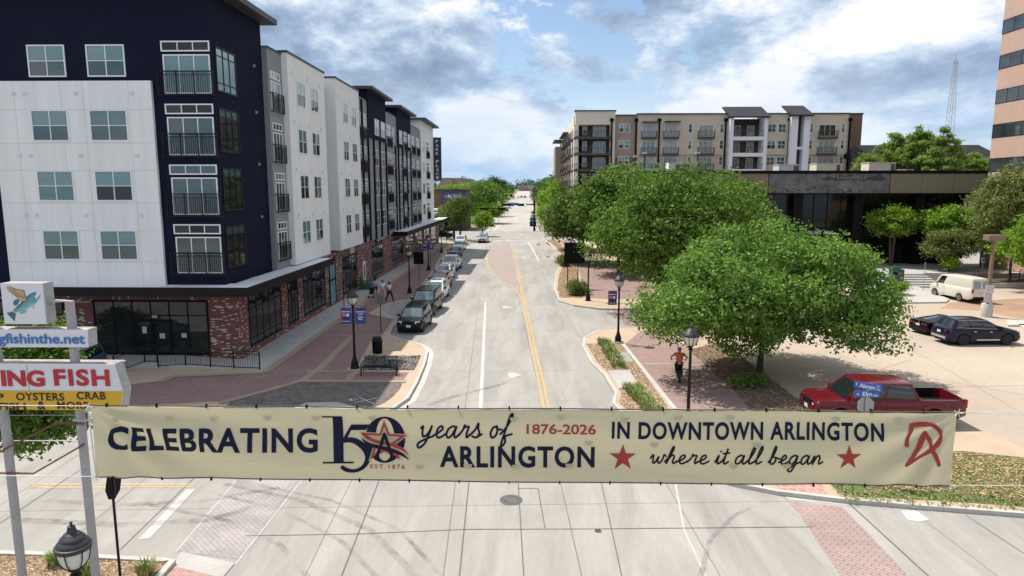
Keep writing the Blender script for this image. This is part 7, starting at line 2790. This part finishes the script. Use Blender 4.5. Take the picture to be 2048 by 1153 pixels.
btext('CELEBRATING', (217, 858), (634, 902), INKN, .030, 1.10)
btext('1876-2026', (1053, 849), (1192, 869), INKR, .02)
btext('IN DOWNTOWN ARLINGTON', (1223, 847), (1768, 878), INKN, .030, 1.12)
btext('ARLINGTON', (880, 895), (1190, 934), INKN, .030, 1.12)
btext('EST.1876', (741, 929), (810, 937), INKR, .012, 1.3)


def star(name, cx, cy, r, m, off=.010):
    pts = []
    for k in range(10):
        a = -math.pi / 2 + k * math.pi / 5
        q = r if k % 2 == 0 else r * .39
        pts.append((cx + q * math.cos(a), cy + q * math.sin(a)))
    return area(name, pts, m, off)


star('red_star', 1246, 917, 28, INKR)
star('red_star', 1697, 916, 27, INKR)
# the 150 emblem


def Z(x, y):
    return (640 + x / 6.782, 800 + y / 6.782)


area('numeral', [Z(*p) for p in ((15, 232), (298, 230), (312, 540), (326, 835), (460, 835), (460, 859), (42, 861), (42, 838), (190, 836), (162, 251), (15, 251))], INKN, .010)
area('numeral', [Z(*p) for p in ((415, 345), (672, 341), (618, 420), (413, 424), (372, 512), (330, 590), (304, 538))], INKN, .0112)
mb = MB()
stroke(mb, [Z(*p) for p in ((322, 560), (420, 552), (520, 590), (615, 670), (655, 770), (620, 870), (550, 935), (450, 962), (360, 945), (310, 915))], [8.5, 10, 12, 13, 12, 9, 7.5, 7, 8.5, 8.5], .0118)
mb.build('numeral', INKN, ban, angle=0)
# zero: a ring thick at its sides
n_ = 40
ring_o = [Z(882 + 272 * math.cos(2 * math.pi * k / n_), 536 + 314 * math.sin(2 * math.pi * k / n_)) for k in range(n_)]
ring_i = [Z(878 + 128 * math.cos(2 * math.pi * k / n_), 536 + 288 * math.sin(2 * math.pi * k / n_)) for k in range(n_)]
vs, fs2 = [], []
for k in range(n_):
    for q in (ring_o[k], ring_i[k]):
        v = PY(q[0], q[1], YB)
        vs.append((v.x, ripple(v.x, v.z) - .0128, v.z))
fs2 = [(2 * k, 2 * ((k + 1) % n_), 2 * ((k + 1) % n_) + 1, 2 * k + 1) for k in range(n_)]
MB().add(vs, fs2).build('numeral', INKN, ban, angle=0)
STAR = [(870, 275), (938, 468), (1176, 482), (1010, 605), (1088, 800), (872, 700), (682, 802), (742, 610), (548, 452), (805, 468)]


def grow(P, k):
    cx, cy = 872, 560
    return [(cx + (x - cx) * k, cy + (y - cy) * k) for x, y in P]


area('star_gap', [Z(*p) for p in grow(STAR, 1.12)], CREAMP, .0142)
area('star_red', [Z(*p) for p in STAR], INKR, .0156)
area('star_inside', [Z(*p) for p in grow(STAR, .70)], CREAMP, .0170)
mb = MB()
stroke(mb, [Z(*p) for p in ((556, 480), (640, 560), (790, 625), (950, 650), (1110, 705), (1215, 790))], [1, 9, 13, 13, 9, 1], .0184)
mb.build('swoosh_gap', CREAMP, ban, angle=0)
mb = MB()
stroke(mb, [Z(*p) for p in ((552, 455), (640, 525), (790, 578), (950, 608), (1110, 665), (1200, 738))], [1, 5, 6.5, 6.5, 5, .8], .0200)
mb.build('swoosh_red', INKR, ban, angle=0)
mb = MB()
stroke(mb, [Z(*p) for p in ((870, 470), (825, 620), (770, 775))], 6.2, .0216, False)
stroke(mb, [Z(*p) for p in ((872, 470), (925, 620), (985, 775))], 6.2, .0222, False)
stroke(mb, [Z(*p) for p in ((735, 770), (800, 765))], 3.5, .0226, False)
stroke(mb, [Z(*p) for p in ((965, 765), (1030, 772))], 3.5, .0230, False)
mb.build('letter', INKK, ban, angle=0)
mb = MB()
stroke(mb, [Z(*p) for p in ((560, 520), (640, 595), (790, 640), (950, 675), (1110, 735), (1210, 808))], [.8, 5.5, 7, 7, 5.5, .8], .0240)
mb.build('swoosh_navy', INKK, ban, angle=0)
# handwriting, drawn as pen strokes over an x-height of 1
SCRIPT = {
    'y': (.95, [[(.0, .8), (.12, 1.0), (.14, .5), (.25, .1), (.45, .2), (.62, .6), (.70, 1.0)], [(.70, 1.0), (.62, .3), (.45, -.5), (.15, -.85), (.0, -.6), (.2, -.3), (.95, .15)]]),
    'e': (.75, [[(.0, .2), (.3, .45), (.5, .75), (.42, 1.0), (.22, .85), (.15, .4), (.28, .02), (.5, .05), (.75, .3)]]),
    'a': (.92, [[(.62, .85), (.42, 1.0), (.15, .75), (.08, .3), (.22, .0), (.45, .2), (.65, .95)], [(.65, .95), (.6, .35), (.68, .02), (.82, .1), (.92, .28)]]),
    'r': (.72, [[(.0, .2), (.22, .75), (.25, 1.1), (.33, .92), (.55, .95), (.5, .4), (.55, .02), (.72, .25)]]),
    's': (.80, [[(.0, .2), (.3, .7), (.42, 1.25), (.48, .8), (.62, .4), (.5, .02), (.2, .12)], [(.5, .03), (.8, .3)]]),
    'o': (.85, [[(.42, 1.0), (.15, .85), (.05, .4), (.22, .0), (.48, .15), (.55, .6), (.42, 1.0), (.5, .75), (.85, .7)]]),
    'f': (.90, [[(.0, .3), (.35, .9), (.62, 1.7), (.62, 2.0), (.45, 1.8), (.35, .8), (.22, -.5), (.3, -.75), (.5, -.4), (.42, .1), (.9, .3)]]),
    'w': (1.05, [[(.0, .6), (.15, 1.0), (.2, .5), (.25, .05), (.42, .2), (.55, .8), (.55, .3), (.68, .02), (.85, .4), (.9, 1.0), (1.05, .85)]]),
    'h': (.85, [[(.0, .2), (.25, .8), (.42, 1.7), (.36, 2.0), (.26, 1.4), (.14, .0)], [(.14, .0), (.25, .6), (.45, 1.0), (.58, .8), (.55, .25), (.65, .02), (.85, .28)]]),
    'i': (.45, [[(.0, .2), (.18, 1.0), (.14, .3), (.22, .02), (.45, .28)], [(.24, 1.42), (.26, 1.48)]]),
    't': (.50, [[(.0, .2), (.2, .9), (.28, 1.8), (.18, .6), (.2, .1), (.32, .02), (.5, .28)], [(.0, 1.2), (.45, 1.28)]]),
    'l': (.55, [[(.0, .2), (.28, .9), (.45, 1.7), (.38, 2.0), (.24, 1.4), (.16, .4), (.25, .02), (.55, .28)]]),
    'b': (.85, [[(.0, .2), (.26, .9), (.42, 1.7), (.36, 2.0), (.24, 1.4), (.14, .3), (.3, .0), (.52, .25), (.52, .7), (.36, .8), (.85, .6)]]),
    'g': (.92, [[(.62, .85), (.42, 1.0), (.15, .75), (.08, .3), (.22, .0), (.45, .2), (.65, .95)], [(.65, .95), (.55, -.2), (.35, -.85), (.1, -.7), (.3, -.3), (.92, .25)]]),
    'n': (.90, [[(.0, .2), (.15, .95), (.14, .0)], [(.14, .0), (.28, .7), (.48, 1.0), (.6, .75), (.58, .25), (.68, .02), (.90, .28)]]),
    ' ': (.65, []),
}


def script(text, x0, x1, base, xh, w, m, slant=.22):
    tot = sum(SCRIPT[c][0] for c in text)
    k = (x1 - x0) / tot
    mb = MB()
    x = x0
    for c in text:
        adv, sts = SCRIPT[c]
        for s_ in sts:
            stroke(mb, [(x + px * k + py * xh * slant, base - py * xh) for px, py in s_], w)
        x += adv * k
    return mb.build('script_lettering', m, ban, angle=0)


script('years', 838, 962, 876, 24, 4.4, INKN)
script('of', 978, 1022, 876, 24, 4.4, INKN)
for w_, a_, b_ in (('where', 1299, 1416), ('it', 1429, 1455), ('all', 1467, 1521), ('began', 1535, 1643)):
    script(w_, a_, b_, 928, 17.5, 3.6, INKK)
mb = MB()
stroke(mb, [(1814, 891), (1816, 870), (1820, 850)], 8.5)
stroke(mb, [(1820, 850), (1838, 847), (1858, 848), (1874, 857), (1880, 873), (1874, 889), (1856, 905), (1834, 916), (1811, 929)], 8.5)
stroke(mb, [(1811, 929), (1831, 898), (1850, 866)], 8.5)
stroke(mb, [(1850, 866), (1863, 897), (1876, 929)], 8.5)
mb.build('monogram', INKR, ban, angle=0)
# wind flaps cut into the cloth
FLAPM = mk('flap_cloth', (.64, .58, .40), .6)
mb = MB()
for (px, py) in ((232, 840), (337, 838), (427, 839), (535, 836), (631, 838), (745, 836), (1122, 834), (1249, 839), (1355, 835), (1460, 836), (1672, 839), (1797, 839), (840, 933), (936, 931), (1032, 933), (1139, 932), (1178, 887), (1308, 889), (1513, 890), (1466, 932), (1572, 931), (1028, 838)):
    c = PY(px, py - 4, YB)
    rad = .070
    rim, tip = [], []
    op = .022
    arc = [math.pi + math.pi * k / 10 for k in range(11)]
    base_ = [Vector((c.x + rad * math.cos(a), 0, c.z + rad * math.sin(a))) for a in arc]
    vv = [(q.x, ripple(q.x, q.z) - .028 - op * (c.z - q.z) / rad, q.z) for q in base_]
    mb.add(vv, [tuple(range(11))])
mb.build('wind_flap', mB, ban, angle=0)
# hem, ropes and ties
N_ = 60
for z in (bz1 + .012, bz0 - .012):
    MB().tube([(bx0_ + (bx1_ - bx0_) * i / N_, ripple(bx0_ + (bx1_ - bx0_) * i / N_, bz1 if z > bz0 + .3 else bz0) - .0, z) for i in range(N_ + 1)], .011, 6).build('hem_rope', mk('hem_cord', (.10, .10, .09), .8), ban, angle=60)
def rope(name, pts, r, m=ROPE):
    return MB().tube(pts, r, 5).build(name, m, ban, angle=60)


for z, dz in ((bz1, .02), (bz0, .0)):
    rope('guy_rope', [(bx0_, 0, z), (bx0_ - 4, -.02, z + dz * .3), (bx0_ - 16, -.05, z + dz)], .008)
    rope('guy_rope', [(bx1_, 0, z), (bx1_ + 14, -.1, z + (.35 if dz else 0))], .006)
rope('guy_rope', [(bx1_, 0, bz1), (bx1_ + 14, .1, bz1 - .25)], .006)
rope('edge_rope', [(bx0_ - .03, 0, bz1 + .01), (bx0_ - .015, 0, (bz0 + bz1) / 2), (bx0_ - .0, 0, bz0)], .012)
for i in range(17):
    x = bx0_ + (bx1_ - bx0_) * (i + .35) / 17
    MB().box(x - .012, x + .012, -.02, .02, bz1 - .01, bz1 + .05).build('tie', BLACKM, ban, angle=0)
    MB().box(x - .010, x + .010, -.02, .02, bz0 - .045, bz0 + .01).build('tie', BLACKM, ban, angle=0)
for x, z in ((bx0_, bz1), (bx0_, bz0), (bx1_, bz1), (bx1_, bz0)):
    mb = MB()
    for k in range(5):
        a = k * 1.3
        mb.tube([(x, -.02, z), (x + .07 * math.cos(a), -.03, z + .07 * math.sin(a))], .008, 4)
    mb.build('knot', ROPE, ban, angle=60)
# ---------------------------------------------------------------- people
def skin_mesh(name, verts, edges, mat, parent, root=0, sub=1):
    me = bpy.data.meshes.new(name)
    me.from_pydata([v[0] for v in verts], edges, [])
    o = bpy.data.objects.new(name, me)
    col.objects.link(o)
    o.parent = parent
    sk = o.modifiers.new('skin', 'SKIN')
    lay = me.skin_vertices[0].data if me.skin_vertices else None
    if lay is None:
        bm = bmesh.new()
        bm.from_mesh(me)
        bm.verts.layers.skin.verify()
        bm.to_mesh(me)
        bm.free()
        lay = me.skin_vertices[0].data
    for i, v in enumerate(verts):
        r = v[1]
        lay[i].radius = r if isinstance(r, tuple) else (r, r)
        lay[i].use_root = (i == root)
    s = o.modifiers.new('sub', 'SUBSURF')
    s.levels = sub
    s.render_levels = sub
    me.materials.append(mat)
    sk.use_smooth_shade = True
    return o


def add_hand(V, E, wrist, d, side, fwd):
    """palm, four unequal fingers and a thumb leaving its side"""
    d = Vector(d).normalized()
    f = Vector(fwd).normalized()
    across = d.cross(f).normalized() if d.cross(f).length > .01 else Vector((1, 0, 0))
    w = Vector(V[wrist][0])
    pi = len(V)
    V.append((tuple(w + d * .07), (.035, .018)))
    E.append((wrist, pi))
    for k, L in enumerate((.072, .082, .078, .062)):
        off = across * (-.027 + .018 * k)
        a = len(V)
        V.append((tuple(w + d * .085 + off), .010))
        V.append((tuple(w + d * (.085 + L * .55) + off * 1.1 + f * .006), .009))
        V.append((tuple(w + d * (.085 + L) + off * 1.1 + f * .022), .008))
        E.extend([(pi, a), (a, a + 1), (a + 1, a + 2)])
    a = len(V)
    V.append((tuple(w + d * .05 - across * .035 + f * .01), .011))
    V.append((tuple(w + d * .085 - across * .055 + f * .022), .009))
    E.extend([(pi, a), (a, a + 1)])


def person(label, loc, rz, J, skin, shirt, trousers, hair, shoe, hairkind='short', short_legs=False, sleeve=.55, scale=1.0, group=None):
    t = thing('person', label, 'person', loc, rz, group)
    t.scale = (scale,) * 3
    V, E = [], []

    def add(p, r, par=None):
        V.append((p, r))
        if par is not None:
            E.append((par, len(V) - 1))
        return len(V) - 1
    pel = add(J['pelvis'], (.135, .105))
    sp = add(J['spine'], (.115, .085), pel)
    ch = add(J['chest'], (.130, .088), sp)
    nk = add(J['neck'], .052, ch)
    HD, CR = Vector(J['head']), Vector(J['crown'])
    jaw = add(tuple(HD + Vector((0, -.012, -.055))), (.088, .095), nk)
    hd = add(tuple(HD + Vector((0, 0, .02))), (.112, .125), jaw)
    ht = add(tuple(CR + Vector((0, .005, .015))), (.100, .115), hd)
    add(tuple(CR + Vector((0, .005, .055))), (.05, .055), ht)
    for s in ('l', 'r'):
        sh = add(J['sh_' + s], .058, ch)
        el = add(J['el_' + s], .042, sh)
        wr = add(J['wr_' + s], .028, el)
        d = Vector(J['wr_' + s]) - Vector(J['el_' + s])
        add_hand(V, E, wr, d, s, (0, -1, .01) if abs(d.normalized().y) < .8 else (0, 0, -1))
        hp = add(J['hip_' + s], .088, pel)
        kn = add(J['kn_' + s], .056, hp)
        an = add(J['an_' + s], .040, kn)
        add(J['toe_' + s], .032, an)
    body = skin_mesh('body', V, E, skin, t)
    # shirt: torso and sleeves
    V, E = [], []
    a = add(tuple(Vector(J['pelvis']) + Vector((0, 0, -.10))), (.178, .148))
    b = add(J['spine'], (.160, .128), a)
    c = add(J['chest'], (.190, .142), b)
    add(tuple(Vector(J['neck']) + Vector((0, .0, -.035))), (.100, .090), c)
    for s in ('l', 'r'):
        s0 = add(J['sh_' + s], .092, c)
        e = Vector(J['sh_' + s]).lerp(Vector(J['el_' + s]), sleeve)
        add(tuple(e), .078, s0)
    skin_mesh('shirt', V, E, shirt, t)
    V, E = [], []
    a = add(tuple(Vector(J['pelvis']) + Vector((0, 0, -.01))), (.150, .120))
    for s in ('l', 'r'):
        h = add(J['hip_' + s], .108, a)
        if short_legs:
            add(tuple(Vector(J['hip_' + s]).lerp(Vector(J['kn_' + s]), .7)), .090, h)
        else:
            k = add(J['kn_' + s], .080, h)
            add(tuple(Vector(J['an_' + s]) + Vector((0, 0, .02))), .064, k)
    skin_mesh('trousers', V, E, trousers, t)
    for s in ('l', 'r'):
        V, E = [], []
        a = add(tuple(Vector(J['an_' + s]) + Vector((0, .03, -.03))), .045)
        add(tuple(Vector(J['toe_' + s]) + Vector((0, -.02, 0))), (.045, .036), a)
        skin_mesh('shoe', V, E, shoe, t)
    V, E = [], []
    H_ = Vector(J['head'])
    if hairkind == 'big':
        a = add(tuple(H_ + Vector((0, .06, .02))), .19)
        b = add(tuple(H_ + Vector((0, .05, .12))), .24, a)
        add(tuple(H_ + Vector((0, .03, .21))), .17, b)
    else:
        a = add(tuple(H_ + Vector((0, .045, .045))), (.120, .125))
        b = add(tuple(H_ + Vector((0, .025, .10))), (.135, .145), a)
        add(tuple(H_ + Vector((0, .02, .155))), (.09, .10), b)
    skin_mesh('cap' if hairkind == 'cap' else 'hair', V, E, hair, t)
    if hairkind == 'cap':
        MB().box(-.07, .07, -.21, -.06, H_.z + .075, H_.z + .09).build('cap_brim', hair, t, angle=0)
    m = MB()
    for s in (-1, 1):
        m.lathe([(.004, -.012), (.012, 0), (.004, .012)], 8, (H_.x + s * .034, H_.y - .102, H_.z + .01))
    m.box(H_.x - .025, H_.x + .025, H_.y - .096, H_.y - .085, H_.z - .066, H_.z - .058)
    m.extr([(H_.x - .014, H_.y - .10, H_.z - .032), (H_.x + .014, H_.y - .10, H_.z - .032), (H_.x, H_.y - .10, H_.z + .012)], (0, -.018, 0))
    m.build('face', mk('eye_dark', (.02, .015, .015), .4), t, angle=60)
    return t


def stance(stride=.25, lean=0.0, arms='down', hip=.90):
    J = dict(pelvis=(0, 0, .97), spine=(0, -.01, 1.16), chest=(0, -.01 - lean, 1.36), neck=(0, -.02 - lean, 1.50), head=(0, -.03 - lean, 1.61), crown=(0, -.02 - lean, 1.70))
    for s, q in (('l', 1), ('r', -1)):
        st = stride * q
        J['sh_' + s] = (.185 * q, -.01 - lean, 1.42)
        if arms == 'down':
            J['el_' + s] = (.24 * q, .04 - .12 * q * (1 if stride else 0), 1.14)
            J['wr_' + s] = (.25 * q, -.06 - .16 * q * (1 if stride else 0), .90)
        else:
            J['el_' + s] = (.25 * q, .03, 1.14)
            J['wr_' + s] = (.10 * q, -.24, 1.10)
        J['hip_' + s] = (.10 * q, 0, .90)
        J['kn_' + s] = (.11 * q, -.06 - st * .55, .49)
        J['an_' + s] = (.11 * q, .02 - st, .09)
        J['toe_' + s] = (.12 * q, -.15 - st, .04)
    return J


SKB = mk('dark_skin', (.075, .040, .026), .55)
SKM = mk('brown_skin', (.20, .11, .075), .55)
WTEE = mk('white_cotton', (.80, .80, .84), .85)
PTEE = mk('pinkish_cotton', (.55, .43, .50), .85)
LGREY = mk('light_grey_cloth', (.50, .48, .50), .85)
BLKC = mk('black_cloth', (.010, .010, .012), .85)
HAIRB = mk('black_hair', (.010, .008, .008), .8)
SHOEW = mk('white_shoe', (.55, .55, .56), .7)
GPL = 'people walking on the left sidewalk'
p = G(751, 594, SW)
person('person with big black curly hair in a pale pink shirt and dark shorts', (p.x, p.y, SW), R(8), stance(.14), SKM, PTEE, BLKC, HAIRB, SHOEW, 'big', True, group=GPL)
p = G(766, 599, SW)
person('person in a white t-shirt and light grey trousers, middle of the walking group', (p.x, p.y, SW), R(20), stance(.24, arms='fold'), SKM, WTEE, LGREY, HAIRB, SHOEW, group=GPL)
p = G(779, 604, SW)
person('person in a white t-shirt and black trousers striding nearest the cars', (p.x, p.y, SW), R(62), stance(.34, arms='fold'), SKB, WTEE, BLKC, HAIRB, BLKC, scale=1.02, group=GPL)
# folded stroller beside the first walker
p = G(746, 596, SW)
t = thing('stroller', 'small dark stroller pushed beside the person with curly hair', 'stroller', (p.x - .12, p.y - .15, SW))
m = MB()
m.tube([(-.2, 0, .12), (-.2, .25, .6), (-.2, .42, .95), (.2, .42, .95), (.2, .25, .6), (.2, 0, .12)], .014, 6)
m.tube([(-.2, -.3, .12), (-.2, .1, .45)], .014, 6).tube([(.2, -.3, .12), (.2, .1, .45)], .014, 6)
m.build('frame', GREYM, t, angle=60)
MB().extr([(-.19, -.2, .38), (-.19, .12, .34), (-.19, .30, .72), (-.19, .24, .76), (-.19, .08, .44), (-.19, -.2, .46)], (.38, 0, 0)).build('seat', BLKC, t, angle=0)
MB().extr([(-.2, .34, .74), (-.2, .1, .98), (-.2, -.1, .92), (-.2, -.05, .84), (-.2, .14, .86)], (.4, 0, 0)).build('hood', BLKC, t, angle=0)
for x in (-.2, .2):
    for y in (-.3, .02):
        m = MB()
        m.M = Matrix.Translation((x, y, .11)) @ Matrix.Rotation(R(90), 4, 'Y')
        m.lathe([(.06, -.02), (.11, -.02), (.11, .02), (.06, .02)], 14)
        m.build('wheel', TYRE, t, angle=40)

# cyclist riding away on the right sidewalk
p = G(1361, 766, SW)
RZC = R(172)
bk_ = thing('bicycle', 'black fat tyred electric bicycle ridden on the brick sidewalk', 'bicycle', (p.x, p.y + .5, SW), RZC)


def ring(mb, cx, cz, r, tr, n=28):
    mb.tube([(0, cx + r * math.cos(a), cz + r * math.sin(a)) for a in [2 * math.pi * k / n for k in range(n + 1)]], tr, 8, caps=False)


for y in (-.58, .56):
    w = thing_part('wheel', bk_, (0, y, .32))
    m = MB()
    ring(m, 0, 0, .27, .05)
    m.build('tyre', TYRE, w, angle=60)
    m = MB()
    ring(m, 0, 0, .225, .014)
    for k in range(10):
        a = k * .628
        m.tube([(0, 0, 0), (0, .22 * math.cos(a), .22 * math.sin(a))], .005, 4)
    m.build('rim', RIMB, w, angle=60)
m = MB()
m.tube([(0, .56, .32), (0, .10, .34), (0, -.40, .72), (0, -.44, .92)], .026, 8).tube([(0, .10, .34), (0, .22, .84)], .024, 8).tube([(0, .2, .66), (0, -.40, .72)], .03, 8).tube([(0, .56, .32), (0, .2, .66)], .016, 6).tube([(0, -.58, .32), (0, -.44, .92)], .022, 8)
m.build('frame', BLACK, bk_, angle=60)
MB().tube([(-.36, -.28, 1.04), (-.2, -.38, 1.04), (0, -.44, .98), (.2, -.38, 1.04), (.36, -.28, 1.04)], .016, 8).build('handlebar', BLACK, bk_, angle=60)
MB().box(-.10, .10, .08, .36, .84, .90).build('saddle', BLACKM, bk_, angle=0, bevel=.02)
MB().box(-.16, .16, .34, .60, .62, .66).box(-.05, .05, .3, .34, .62, .84).build('rear_rack', BLACKM, bk_, angle=0)
MB().lathe([(.012, 0), (.03, .01), (.03, .06), (.012, .07)], 8, (0, .70, .52)).build('rear_lamp', TAILL, bk_, angle=60)
J = dict(pelvis=(0, .22, .98), spine=(0, .17, 1.16), chest=(0, .08, 1.36), neck=(0, .03, 1.50), head=(0, .0, 1.62), crown=(0, .0, 1.71))
for s, q in (('l', 1), ('r', -1)):
    J['sh_' + s] = (.20 * q, .06, 1.42)
    J['el_' + s] = (.42 * q, -.02, 1.22)
    J['wr_' + s] = (.38 * q, -.22, 1.07)
    J['hip_' + s] = (.10 * q, .18, .93)
    J['kn_' + s] = (.14 * q, -.20, .80 if q > 0 else .66)
    J['an_' + s] = (.13 * q, .05 if q > 0 else .12, .42 if q > 0 else .28)
    J['toe_' + s] = (.13 * q, -.12 if q > 0 else -.06, .38 if q > 0 else .22)
ORG = mk('orange_shirt', (.50, .105, .040), .85)
REDC = mk('red_cap', (.36, .015, .02), .8)
pr = person('person in an orange shirt and red cap riding the black bicycle', (p.x, p.y + .5, SW), RZC, J, SKM, ORG, BLKC, REDC, BLKC, 'cap')
V = [((0, .225, .93), (.168, .140)), ((0, .225, .985), (.166, .138))]
skin_mesh('undershirt', V, [(0, 1)], WTEE, pr)
